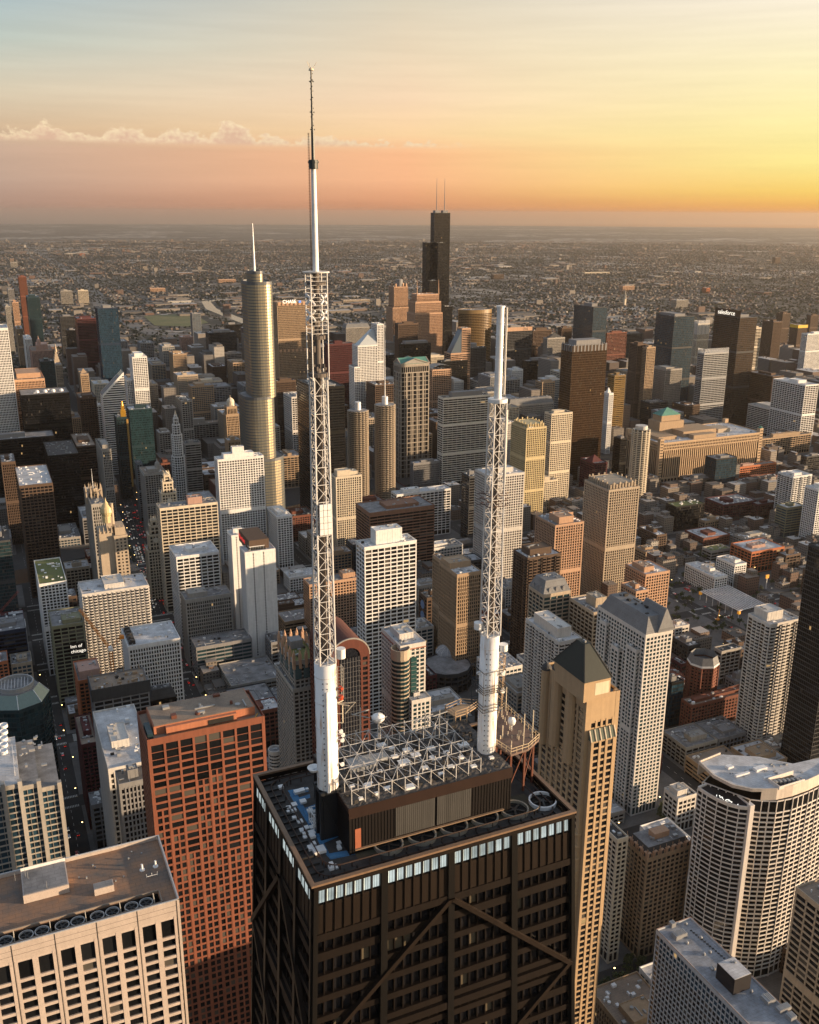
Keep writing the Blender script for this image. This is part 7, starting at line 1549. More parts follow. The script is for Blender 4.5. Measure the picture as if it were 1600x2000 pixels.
def fan_roof_tower():
    H = 148.; P0 = hit(112, 1500, H); x0, y = P0[0], P0[1]; x = hit(-70, 1530, H)[0]; w = x-x0; d = 46; root = thing('office_tower', 'grey stone tower with vertical fins and white roof fans, left edge', 'tower'); FOOT.append((x0, x, y-d, y, 'fan roofed grey tower', H))
    wl, gl, kept = MB(), MB(), []; st = wallmat('fan_stone', (.36, .34, .31))
    for k, (a, b, e, h) in enumerate(((0, .22, 2.0, H-9), (.22, .42, 4.5, H-4), (.42, .8, 7.5, H), (.8, 1., 4.5, H-4))):
        X0, X1 = x0+w*a, x0+w*b; L = X1-X0
        for f in 'NEW':
            o, u, v, LL = face_frame(f, X1, y+e, L, d+e); facade(wl, gl, (o, u, v), LL, 0, h-2, (3.4, 3.7, .2, .8, .5, .42, .25), base=4, keep=(kept, 24) if f == 'N' else None)
        gl.box(X0+.5, X1-.5, y-d, y+e-.5, 0, h-1); wl.boxes([(X0, X1, y+e-.6, y+e+.1, h-2, h)]); wl.boxes([(X0-1.1+.004*k, X0+1.1+.004*k, y+e-2, y+e+.9+.01*k, 0, h+1.5)])
        q = MB(); q.box(X0, X1, y-d, y+e-.6, h-1, h-.5); q.build('roof', ROOFS['white' if k == 2 else 'gray'], root)
    wl.boxes([(x0+w*.6-1.0, x0+w*.6+1.0, y+5, y+8.5, 0, H+2)]); wl.build('wall', st, root); stuff(gl.build('window', gm('blue'), root)); window_parts(kept[:96], root, gm('blue'))
    for k in range(5): p = hit(6-2*k*0, 1466-12.5*k, H+1); q = MB(); q.lathe(p[0], p[1], [(2.5, H-.5), (2.5, H+1.4), (2.0, H+1.4), (1.0, H+.6), (.05, H+.6)], 22); q.build('roof_fan', WHITEPAINT, root)
    q = MB(); xx = hit(22, 1440, H)[0]
    for k in range(12): a = y-2-k*2.6; q.bar((xx, a, H-.5), (xx, a-2.6, H+2.2), .18); q.bar((xx, a, H-.5), (xx, a, H+2.2), .18); q.bar((xx, a, H+2.2), (xx, a-2.6, H+2.2), .18)
    q.build('roof_truss', WHITEPAINT, root)
    q = MB(); clutter(q, x0+3, x0+w*.45, y-d+3, y-3, H-.5, 16, random.Random(8)); q.build('rooftop_unit', METAL, root)
fan_roof_tower()

def glass_octagon():
    H = 118.; c = hit(30, 1338, H)[:2]; root = polytower('glass_tower', 'octagonal green glass tower with stepped glass roof rings', circle(c[0], c[1], 22, 8), H-9, (2.6, 3.6, .15, .8, .3, .2, .3), 'teal', 'teal', 'tower', n_clut=0)
    q = MB(); A = np.array(circle(c[0], c[1], 22, 8)); B = np.array(circle(c[0], c[1], 15.5, 8)); q.ring(A, .999, H-9, H-8.9) if 0 else None
    i = np.arange(8); j = (i+1) % 8; q.add(np.r_[np.c_[A, np.full(8, H-9)], np.c_[B, np.full(8, H-1)]], np.stack((i, j, j+8, i+8), 1)); q.build('glass_skirt', plain('green_glass', (.16, .22, .20), .12, .3), root)
    q = MB(); q.prism(B, H-9, H-1.2); q.build('core', wm('gray'), root); q = MB(); q.prism(np.array(circle(c[0], c[1], 14, 16)), H-1.2, H-.8); q.build('roof', ROOFS['gray'], root); q = MB(); q.ring(np.array(circle(c[0], c[1], 12.5, 16)), .93, H-.8, H+2.6); q.build('roof_ring', wm('silver'), root)
    q = MB()
    for k in range(8): q.bar((*A[k], H-8.9), (*B[k], H-.9), .4)
    for k in range(9): q.bar((c[0]-9+k*2.2, c[1]-8, H+1.5), (c[0]-8+k*2.2, c[1]+8, H+1.7), .2)
    q.build('roof_truss', WHITEPAINT, root)
glass_octagon()
p = hit(537, 1462, 45); root = polytower('round_tower', 'small white round tower ringed with bands beside the granite tower', circle(p[0], p[1], 5.2, 18), 45, (1.8, 3.0, .1, 1.5, .4, .5, .05), 'offwhite', 'dark', 'tower', n_clut=2)
p = hit(1374, 1290, 56); root = polytower('brick_tower', 'octagonal red brick tower with a dark hollow mansard top', circle(p[0], p[1], 13.5, 8), 56, (3.2, 3.1, 1.5, 1.4, .35, .28, .8), 'brick', 'dark', 'tower', n_clut=0)
A = np.array(circle(p[0], p[1], 13.8, 8)); B = np.array(circle(p[0], p[1], 11.5, 8)); q = MB(); i = np.arange(8); j = (i+1) % 8; q.add(np.r_[np.c_[A, np.full(8, 56.1)], np.c_[B, np.full(8, 63)], np.c_[B*.94+p[:2]*.06, np.full(8, 57.)]], np.r_[np.stack((i, j, j+8, i+8), 1), np.stack((i+8, j+8, j+16, i+16), 1)]); q.build('mansard_roof', ROOFS['slate'], root); q = MB(); q.ring(np.array(circle(p[0], p[1], 14.1, 8)), .95, 54.4, 56.2); q.build('white_band', WHITEPAINT, root)
# round balcony tower in front of the market hall
p = hit(1253, 838, 118); root = thing('apartment_tower', 'round balcony apartment tower with a drum top, in front of the long market hall', 'tower'); FOOT.append((p[0]-15, p[0]+15, p[1]-15, p[1]+15, 'round balcony tower', 120)); q, c = MB(), MB(); n = 12; a = np.arange(72)*2*math.pi/72; r = 13.2+1.6*np.abs(np.sin(a*n/2))**.6; P2 = np.c_[p[0]+r*np.cos(a), p[1]+r*np.sin(a)]
for k in range(38): q.prism(P2, 5+k*2.95, 5.9+k*2.95)
for k in range(n): t = 2*math.pi*k/n; q.bar((p[0]+13.4*math.cos(t), p[1]+13.4*math.sin(t), 0), (p[0]+13.4*math.cos(t), p[1]+13.4*math.sin(t), 118), 1.5)
c.cyl(p[0], p[1], 12.6, 0, 118.2, 36); q.build('balcony', wm('cream'), root); c.build('glazing', gm('dark'), root); q = MB(); q.cyl(p[0], p[1], 9.5, 118, 124, 26); q.build('penthouse', wm('offwhite'), root)

# pergola canopy with white slats over a car court
C4 = [hit(a, b, 11) for a, b in ((1369, 1155), (1423, 1144), (1494, 1180), (1444, 1193))]; root = thing('canopy', 'flat white slatted canopy on thin posts over a restaurant court', 'canopy'); FOOT.append((min(c[0] for c in C4), max(c[0] for c in C4), min(c[1] for c in C4), max(c[1] for c in C4), 'slatted canopy', 12)); q = MB(); A, B, C_, D = C4
for k in range(12): t = k/11; q.bar(A+(B-A)*t, D+(C_-D)*t, 1.0, 1.0)
q.bar(A, B, .6); q.bar(D, C_, .6); q.build('slat', WHITEPAINT, root)
for k in range(7):
    for a, b in ((A, D), (B, C_)): m = a+(b-a)*k/6; q = MB(); q.bar((m[0], m[1], 0), m, .45); q.build('post', WHITEPAINT, root)
q = MB(); c = (A+B+C_+D)/4; q.box(c[0]-14, c[0]+14, c[1]-10, c[1]+10, 0, 5); q.build('pavilion', wm('gray'), root)
for m in (A, D): q = MB(); q.box(m[0]-1.4, m[0]+1.4, m[1]-1.4, m[1]+1.4, 7, 10.5); q.build('corner_sign', plain('sign_amber', (.75, .33, .04), .5, 0, .15), root)
q = MB(); p = hit(1496, 1150, 0); q = MB(); root = thing('pylon_sign', 'small amber box sign on a tall white pole near the canopy', 'sign'); q.bar((p[0], p[1], 0), (p[0], p[1], 14), .7); q.build('pole', WHITEPAINT, root); q = MB(); q.box(p[0]-2.4, p[0]+2.4, p[1]-.6, p[1]+.6, 14, 18.5); q.build('sign_box', plain('sign_amber', (.75, .33, .04), .5, 0, .15), root)

def tower_crane(label, base, top, jib, tail, col, key):
    root = thing('tower_crane', label, 'crane'); m = wallmat(key, col, rough=.5); q = MB()
    def lat(p, r, w):
        p, r = np.array(p, float), np.array(r, float); n = max(3, int(np.linalg.norm(r-p)/(w*1.4))); d = (r-p)/np.linalg.norm(r-p); a = np.cross(d, [0, 0, 1.]); a = np.array([1., 0, 0]) if np.linalg.norm(a) < .1 else a/np.linalg.norm(a); b = np.cross(d, a); o = [(a*s+b*t)*w/2 for s, t in ((-1, -1), (1, -1), (1, 1), (-1, 1))]
        for i in range(4):
            q.bar(p+o[i], r+o[i], w*.14)
            for k in range(n): q.bar(p+(r-p)*k/n+o[i], p+(r-p)*(k+1)/n+o[(i+1) % 4], w*.10)
    lat(base, top, 2.0); q.build('tower', m, root); q = MB(); lat(top, jib, 1.6); q.build('jib', m, root); q = MB(); lat(top, tail, 1.6); q.box(tail[0]-1.6, tail[0]+1.6, tail[1]-1.6, tail[1]+1.6, tail[2]-2.5, tail[2]); q.build('counter_jib', m, root); q = MB(); q.box(top[0]-1.6, top[0]+1.6, top[1]-1.6, top[1]+1.6, top[2]-1, top[2]+2.2); q.build('cab', WHITEPAINT, root)
b = hit(221, 1318, 84); t = np.array([b[0], b[1], zat(b[0], b[1], 1268)]); j = np.array([b[0]+18, b[1]-34, zat(b[0]+18, b[1]-34, 1190)]); tower_crane('orange lattice tower crane above the unfinished concrete building', (b[0], b[1], 40), t, j, (t[0]-9, t[1]+4, t[2]+12), (.62, .22, .03), 'crane_orange')
b = hit(-14, 1215, 60); t = np.array([b[0], b[1], 62.]); j = hit(36, 1155, 92); tower_crane('dark red crane arm with a white tip at the left edge', (b[0], b[1], 0), t, j, (t[0]+8, t[1]+6, 60), (.25, .05, .04), 'crane_red')
# ------------------------------------------------------------------ ground, river, streets
def ground():
    m, g = newmat('ground'); geo = g.n('ShaderNodeNewGeometry'); pos = geo.outputs['Position']
    def vor(scale, feat='F1', rnd=1.):
        n = g.n('ShaderNodeTexVoronoi', feature=feat); n.inputs['Scale'].default_value = scale; n.inputs['Randomness'].default_value = rnd; g.l(pos, n.inputs['Vector']); return n
    def noi(scale, det=4):
        n = g.n('ShaderNodeTexNoise'); n.inputs['Scale'].default_value = scale; n.inputs['Detail'].default_value = det; g.l(pos, n.inputs['Vector']); return n.outputs[0]
    s = g.n('ShaderNodeSeparateXYZ'); g.l(pos, s.inputs[0])
    veg = g.mix(noi(.012, 6), (.010, .016, .013, 1), (.026, .032, .024, 1))
    v1 = vor(1/26.); c = g.n('ShaderNodeSeparateColor'); g.l(v1.outputs['Color'], c.inputs[0])
    roofc = g.ramp(c.outputs[0], [(0, (.10, .085, .07, 1)), (.45, (.16, .12, .095, 1)), (.75, (.26, .22, .19, 1)), (.95, (.50, .46, .42, 1)), (1, (.6, .57, .53, 1))])
    dens = g.mapr(noi(.0011, 3), .35, .62, .06, .42)
    far = g.mix(g.m('LESS_THAN', c.outputs[1], dens), veg, roofc)
    v2 = vor(1/150.); c2 = g.n('ShaderNodeSeparateColor'); g.l(v2.outputs['Color'], c2.inputs[0])
    ind = g.m('MULTIPLY', g.m('GREATER_THAN', noi(.00045, 3), .54), g.m('GREATER_THAN', c2.outputs[0], .55))
    far = g.mix(ind, far, g.mix(c2.outputs[1], (.30, .26, .22, 1), (.58, .53, .47, 1)))
    def lines(v, period, w): return g.m('LESS_THAN', g.m('FRACT', g.m('DIVIDE', v, period)), w/period)
    st = g.m('MAXIMUM', g.m('MAXIMUM', lines(s.outputs[0], 101., 9.), lines(s.outputs[1], 201., 10.)), g.m('MAXIMUM', lines(s.outputs[0], 805., 24.), lines(s.outputs[1], 805., 24.)))
    far = g.mix(g.m('MULTIPLY', st, .8), far, (.15, .14, .13, 1))
    asp = g.mix(noi(.09, 7), (.018, .018, .019, 1), (.050, .049, .048, 1))
    near = g.m('LESS_THAN', g.m('SQRT', g.m('ADD', g.m('POWER', g.m('ADD', s.outputs[0], 500), 2.), g.m('POWER', g.m('ADD', s.outputs[1], 1300), 2.))), 1750.)
    dk = g.n('ShaderNodeVectorMath', operation='SCALE'); g.l(far, dk.inputs[0]); dk.inputs[3].default_value = .75; b = g.n('ShaderNodeBsdfPrincipled'); g.l(g.mix(near, dk.outputs[0], asp), b.inputs['Base Color']); b.inputs['Roughness'].default_value = .9; finish(g, m, b)
    q = MB(); rad = [0.01, 400, 1500, 3500, 7000, 14000, 24000, 38500]; n = 120; a = np.arange(n)*2*math.pi/n
    V = np.concatenate([np.c_[r*np.cos(a), r*np.sin(a), np.zeros(n)] for r in rad]); i = np.arange(n); j = (i+1) % n
    q.add(V, np.concatenate([np.stack((i+k*n, i+(k+1)*n, j+(k+1)*n, j+k*n), 1) for k in range(len(rad)-1)])); struct(q.build('ground', m))
ground()
RIV = [(500, -1035), (0, -1105), (-180, -1150), (-350, -1225), (-480, -1270), (-900, -1278), (-1240, -1275), (-1340, -1350), (-1370, -2000), (-1385, -2900), (-1180, -3500), (-985, -3800), (-985, -4500), (-1050, -4900), (-1900, -5600)]
RIBS = []
def ribbon(pts, w, z, name, mat, kind='structure'):
    RIBS.append((pts, w))
    P = np.array(pts, float); T = np.gradient(P, axis=0); T /= np.hypot(T[:, 0], T[:, 1])[:, None]; N = np.c_[-T[:, 1], T[:, 0]]*w/2
    q = MB(); V = np.r_[np.c_[P+N, np.full(len(P), z)], np.c_[P-N, np.full(len(P), z)]]; n = len(P); i = np.arange(n-1); q.add(V, np.stack((i, i+n, i+n+1, i+1), 1)); o = q.build(name, mat); o['kind'] = kind; return o
wtr = plain('river_water', (.022, .032, .034), .12); ribbon(RIV, 52, .09, 'river', wtr)
concrete = roofmat('highway', (.20, .185, .17, 1), (.13, .125, .12, 1), .02)
ribbon([(-740, -16000), (-690, -9600), (-640, -7200), (-590, -5600), (-480, -4500), (-560, -3600), (-900, -3300)], 60, .25, 'expressway', concrete)
ribbon([(-470, -4780), (-700, -4850), (-1000, -5000), (-1330, -5500), (-2200, -6600), (-4200, -7900), (-7000, -9500)], 34, .45, 'expressway', concrete)
ribbon([(-1560, -1300), (-1600, -2200), (-1570, -2900), (-1500, -3300), (-1400, -4200), (-1350, -5300)], 40, .35, 'expressway', concrete)
ribbon([(-1650, -2950), (-2400, -3050), (-3600, -3000), (-6000, -3100), (-12000, -3600)], 36, .5, 'expressway', concrete)
for k, (a, b) in enumerate((((-900, -5200), (-5200, -12000)), ((-1500, -4000), (-6000, -7000)))): ribbon([a, ((a[0]+b[0])/2-200, (a[1]+b[1])/2), b], 45, .2+.05*k, 'railway_yard', roofmat('rail_bed', (.17, .15, .13, 1), (.10, .09, .085, 1), .03))
q = MB(); q.poly([(-630, -4270, .6), (-610, -3880, .6), (-730, -3790, .6), (-835, -3900, .6), (-860, -4330, .6)][::1]); struct(q.build('field', roofmat('meadow', (.10, .12, .035, 1), (.17, .155, .06, 1), .012)))
walk = roofmat('pavement_grey', (.15, .145, .14, 1), (.09, .088, .086, 1), .1)
XS = [350, 212, 128, 36, None, -200, -300, -425, -550, -674, -782, -914, -1030, -1154, -1310, -1440, -1560, -1680, -1800, -1920, -2050, -2180, -2310]
YS = [-20, -115, -243, -354, -465, -565, -665, -743, -820, -898, -985, -1076, -1180, -1343, -1465, -1598, -1743, -1887, -2020, -2165, -2310, -2443, -2587]
av = lambda y: -85+(y+735)*.0696*1.0 if y > -1500 else -138
def xline(k, y): return XS[k] if XS[k] is not None else av(y)
def river_d(x, y):
    best = 1e9
    for (a, b), (c, d) in zip(RIV[:-1], RIV[1:]):
        t = max(0, min(1, ((x-a)*(c-a)+(y-b)*(d-b))/((c-a)**2+(d-b)**2))); best = min(best, math.hypot(x-a-t*(c-a), y-b-t*(d-b)))
    return best
def inview(x, y, z=8., m=60):
    d = np.array([x, y, z])-CAM
    if d@FW < 60: return False
    px, py = proj((x, y, z)); return -m < px < 1600+m and 300 < py < 2000+m*2
pv = MB(); mk = MB(); blocks = []
for i in range(len(XS)-1):
    for j in range(len(YS)-1):
        y1, y0 = YS[j]-8, YS[j+1]+8; ym = (y0+y1)/2
        wA = 13 if XS[i+1] is None else 8; wB = 13 if XS[i] is None else 8
        xl = (xline(i+1, y0)+xline(i+1, y1))/2+wA; xr = (xline(i, y0)+xline(i, y1))/2-wB
        xm = (xl+xr)/2
        if not (inview(xm, ym, 5, 420)) or river_d(xm, ym) < 60: continue
        blocks.append((xl, xr, y0, y1)); pv.hexas([[(xl, y0, 0), (xr, y0, 0), (xr, y1, 0), (xl, y1, 0), (xl, y0, .14), (xr, y0, .14), (xr, y1, .14), (xl, y1, .14)]])
struct(pv.build('pavement', walk))
for k in range(len(XS)):
    for j in range(len(YS)-1):
        ya, yb = YS[j]-11, YS[j+1]+11
        for yy in np.arange(yb, ya, 9.):
            x = xline(k, yy)
            if inview(x, yy, 0, 20) and math.hypot(x-CX, yy-CY) < 1600 and river_d(x, yy) > 40:
                for dx in ((0,) if XS[k] is not None else (-6, 0, 6)): mk.boxes([(x+dx-.12, x+dx+.12, yy, yy+3.5, 0., .006)])
        x = xline(k, ya); w = 12 if XS[k] is None else 7                       # zebra crossings
        for yy in (ya+3.5, yb-4.5):
            if inview(x, yy, 0, 20) and math.hypot(x-CX, yy-CY) < 1300 and river_d(x, yy) > 45:
                mk.boxes([(x+t-.3, x+t+.3, yy-1.5, yy+1.5, 0, .007) for t in np.arange(-w+1, w, 1.2)])
for j in range(len(YS)):
    for k in range(len(XS)-1):
        for t in (12, -12):
            x = xline(k, YS[j])-14 if t > 0 else xline(k+1, YS[j])+14
            if inview(x, YS[j], 0, 20) and math.hypot(x-CX, YS[j]-CY) < 1300 and river_d(x, YS[j]) > 45: mk.boxes([(x-1.5, x+1.5, YS[j]+s-.3, YS[j]+s+.3, 0, .007) for s in np.arange(-6, 6.1, 1.2)])
struct(mk.build('road_markings', plain('marking_white', (.55, .54, .5), .8)))
# bridges over the river
for x in (-135, -300, -425, -560, -690, -800, -930):
    y = min(((river_d(x, yy), yy) for yy in range(-1320, -1060, 5)))[1]; root = thing('bridge', 'low dark steel road bridge over the river, %s' % {-135: 'carrying the wide avenue', -300: 'below the silver skyscraper', -425: 'below the black slab tower', -560: 'below the corncob towers', -690: 'below the black striped tower', -800: 'below the bronze glass tower', -930: 'below the market hall'}[x], 'bridge')
    q = MB(); q.box(x-9, x+9, y-48, y+48, .1, 1.2); q.build('deck', ROOFS['dark'], root); q = MB(); q.boxes([(x-9.3, x-8.7, y-48, y+48, 1.2, 3.2), (x+8.7, x+9.3, y-48, y+48, 1.2, 3.2)]); q.build('truss', wm('maroon'), root)

# ------------------------------------------------------------------ low buildings filling the blocks
named = list(FOOT); occ = [f[:4] for f in FOOT]
frs = random.Random(21); lots = []
for xl, xr, y0, y1 in blocks:
    small = xl < -620 and y1 > -1200; nx = max(1, int((xr-xl)/(frs.uniform(13, 24) if small else frs.uniform(24, 38)))); ny = (3 if small else 2) if y1-y0 > 55 else 1
    ex = np.linspace(xl+3, xr-3, nx+1); ey = np.linspace(y0+3, y1-3, ny+1)
    for i in range(nx):
        for j in range(ny):
            if frs.random() < (.2 if small else .10): continue
            a, b, c, d = ex[i]+.6, ex[i+1]-.6-(frs.uniform(0, 8) if frs.random() < .3 else 0), ey[j]+.6+frs.uniform(0, 6), ey[j+1]-.6-frs.uniform(0, 3)
            for q in range(2):                            # trim against the surveyed buildings
                for (p0, p1, r0, r1) in occ:
                    if a < p1+2 and b > p0-2 and c < r1+2 and d > r0-2:
                        cut = [(p0-2-a, 0), (b-p1-2, 1), (r0-2-c, 2), (d-r1-2, 3)]; k = max(cut)[1]
                        if k == 0: b = p0-2
                        elif k == 1: a = p1+2
                        elif k == 2: d = r0-2
                        else: c = r1+2
            if b-a < 9 or d-c < 9: continue
            xm, ym = (a+b)/2, (c+d)/2
            if not inview(xm, ym, 10, 330) or river_d(xm, ym) < 52 or (xm > av(ym)+10 and ym < -1640): continue
            if -700 < xm < -600 and -740 < ym < -590: continue               # car court and parking lots
            if -900 < xm < -560 and -790 < ym < -560 and frs.random() < .45: continue
            if xm < -720 and ym > -1100: H = frs.choice((8, 11, 14, 17, 20, 24))
            elif -1600 < ym < -1343 and xm > -330: H = frs.choice((18, 26, 36))
            elif ym < -1343 and xm > -1300: H = frs.choice((28, 40, 52, 66, 80, 96, 112, 130) if ym < -1500 else (24, 34, 45, 55, 66, 78))
            elif ym < -1343: H = frs.choice((10, 14, 20, 28, 38, 52, 70))
            elif ym > -480: H = frs.uniform(8, 20)
            else: H = frs.choice((10, 13, 16, 19, 24, 30, 38))
            dd = math.hypot(xm-CX, ym-CY); lots.append(((b-a)*(d-c)**.5*(1+H/30)/dd**2, a, b, c, d, round(H, 1), dd))
lots.sort(reverse=True)
used = set(l.lower() for l in [o.get('label', '') for o in bpy.data.objects] if l)
KIND = {'brick': 'red brick', 'tan': 'tan stone', 'stone': 'grey stone', 'gray': 'grey concrete', 'dgray': 'dark grey', 'offwhite': 'pale', 'brown': 'brown brick', 'white': 'white', 'beige': 'beige', 'maroon': 'dark red brick', 'cream': 'cream'}
def place_label(a, b, c, d, H, wall, rs):
    xm, ym = (a+b)/2, (c+d)/2; near = sorted(named, key=lambda f: max(f[0]-b, a-f[1], 0)+max(f[2]-d, c-f[3], 0))[:9]
    size = 'low' if H < 15 else ('mid height' if H < 32 else 'taller'); sh = 'long' if (b-a) > 1.7*(d-c) else ('narrow' if b-a < 14 else 'square' if abs(b-a-d+c) < 6 else 'deep' if d-c > 1.6*(b-a) else 'flat roofed')
    for t in range(4):
        for f in near:
            dx, dy = xm-(f[0]+f[1])/2, ym-(f[2]+f[3])/2
            sx = 'left of' if dx*math.cos(R(YAW))-dy*math.sin(R(YAW)) < 0 else 'right of'; sx = 'left of' if (RT[0]*dx+RT[1]*dy) < 0 else 'right of'; sy = 'in front of' if (FW[0]*dx+FW[1]*dy) < 0 else 'behind'
            o = [sx, sy] if abs(RT[0]*dx+RT[1]*dy) > abs(FW[0]*dx+FW[1]*dy) else [sy, sx]
            w = ['%s %s %s block %s the %s' % (size, sh, KIND[wall], o[0], f[4]), '%s %s block %s and %s the %s' % (sh, KIND[wall], o[0].replace(' of', ' of'), o[1], f[4]), '%s %s block %s the %s' % (size, KIND[wall], o[1], f[4]), '%s %s %s building farther %s the %s' % (size, sh, KIND[wall], o[0], f[4])][t]
            w = ' '.join(w.split()[:16])
            if w not in used: used.add(w); return w
    return None
n_ind = 0; rest = []
for l in lots:
    _, a, b, c, d, H, dd = l; wall = frs.choice(['brick', 'brick', 'tan', 'stone', 'gray', 'dgray', 'offwhite', 'brown', 'white', 'beige', 'maroon', 'brown', 'stone']) if H < 40 else frs.choice(['stone', 'tan', 'beige', 'offwhite', 'gray', 'dgray', 'brown', 'cream'])
    lab = place_label(a, b, c, d, H, wall, frs) if n_ind < 290 and inview((a+b)/2, (c+d)/2, H, 8) else None
    if lab is None: rest.append(l+(wall,)); continue
    n_ind += 1; O = []
    if H > 14 and b-a > 14 and d-c > 12: O.append('t.%d.%d.%d.%d.%d' % (frs.randint(1, 3), frs.randint(5, 8), frs.randint(1, 3), frs.randint(5, 8), frs.choice((3, 4, 5))))
    if frs.random() < .45: O.append('whiteroof')
    O.append('mallroof') if frs.random() < .3 else O.append('litter' if frs.random() < .5 else '')
    building('city_block', lab, H, b, d, b-a, d-c, frs.choice(['G3', 'G4', 'G4', 'GW', 'V']) if wall != 'dgray' else frs.choice(['C', 'GW']), wall, frs.choice(['dark', 'dark', 'dark', 'blue']), O, cat='building', group='low city blocks between the towers', register=False)
# everything smaller in the picture: one mass of city
def mass(items, name, seed, windows=True):
    rg = np.random.default_rng(seed); q, rf = MB(), MB(); B = np.array(items)
    q.boxes(B); t = B.copy(); k = .35*np.ones(len(B)); t[:, 4] = B[:, 5]+.02; t[:, 5] = B[:, 5]+.35
    e = np.c_[B[:, 0]+.6, B[:, 1]-.6, B[:, 2]+.6, B[:, 3]-.6, B[:, 5], B[:, 5]+.25]; 
    m, g = newmat(name+'_mat'); geo = g.n('ShaderNodeNewGeometry'); r = geo.outputs['Random Per Island']; r2 = g.m('FRACT', g.m('MULTIPLY', r, 91.7)); s = g.n('ShaderNodeSeparateXYZ'); g.l(geo.outputs['Position'], s.inputs[0]); nn = g.n('ShaderNodeSeparateXYZ'); g.l(geo.outputs['Normal'], nn.inputs[0])
    wallc = g.ramp(r, [(0, (.10, .08, .07, 1)), (.22, (.15, .09, .07, 1)), (.4, (.20, .17, .14, 1)), (.6, (.18, .17, .16, 1)), (.78, (.28, .25, .22, 1)), (.92, (.09, .09, .095, 1)), (1, (.42, .40, .37, 1))])
    roofc = g.ramp(r2, [(0, (.05, .05, .05, 1)), (.35, (.12, .11, .10, 1)), (.6, (.18, .15, .125, 1)), (.8, (.30, .28, .26, 1)), (1, (.52, .50, .48, 1))])
    u = g.m('ADD', s.outputs[0], s.outputs[1]); wx = g.m('GREATER_THAN', g.m('FRACT', g.m('DIVIDE', u, 3.1)), .45); wz = g.m('GREATER_THAN', g.m('FRACT', g.m('DIVIDE', s.outputs[2], 3.4)), .5); wn = g.m('MULTIPLY', wx, wz)
    wc = g.mix(g.m('MULTIPLY', wn, .8 if windows else .4), wallc, (.015, .015, .018, 1))
    b = g.n('ShaderNodeBsdfPrincipled'); g.l(g.mix(g.m('GREATER_THAN', nn.outputs[2], .5), wc, roofc), b.inputs['Base Color']); b.inputs['Roughness'].default_value = .85; finish(g, m, b)
    q.boxes(e[rg.random(len(e)) < .0]) if 0 else None
    return stuff(q.build(name, m))
it = []
for l in rest:
    _, a, b, c, d, H, dd, wl_ = l; it.append((a, b, c, d, 0, H))
    for k in range(frs.randint(1, 5)): u, v, t = frs.uniform(.08, .75), frs.uniform(.08, .75), frs.uniform(1, 3.4); it.append((a+(b-a)*u, a+(b-a)*u+t*1.4, c+(d-c)*v, c+(d-c)*v+t, H+.01, H+frs.uniform(.6, 2.8)))
    if frs.random() < .35: q_ = frs.uniform(.4, .7); it.append((a, a+(b-a)*q_, c, c+(d-c)*frs.uniform(.4, .8), H+.02, H+frs.uniform(2.5, 6)))
if it: mass(it, 'distant_city_blocks', 5)
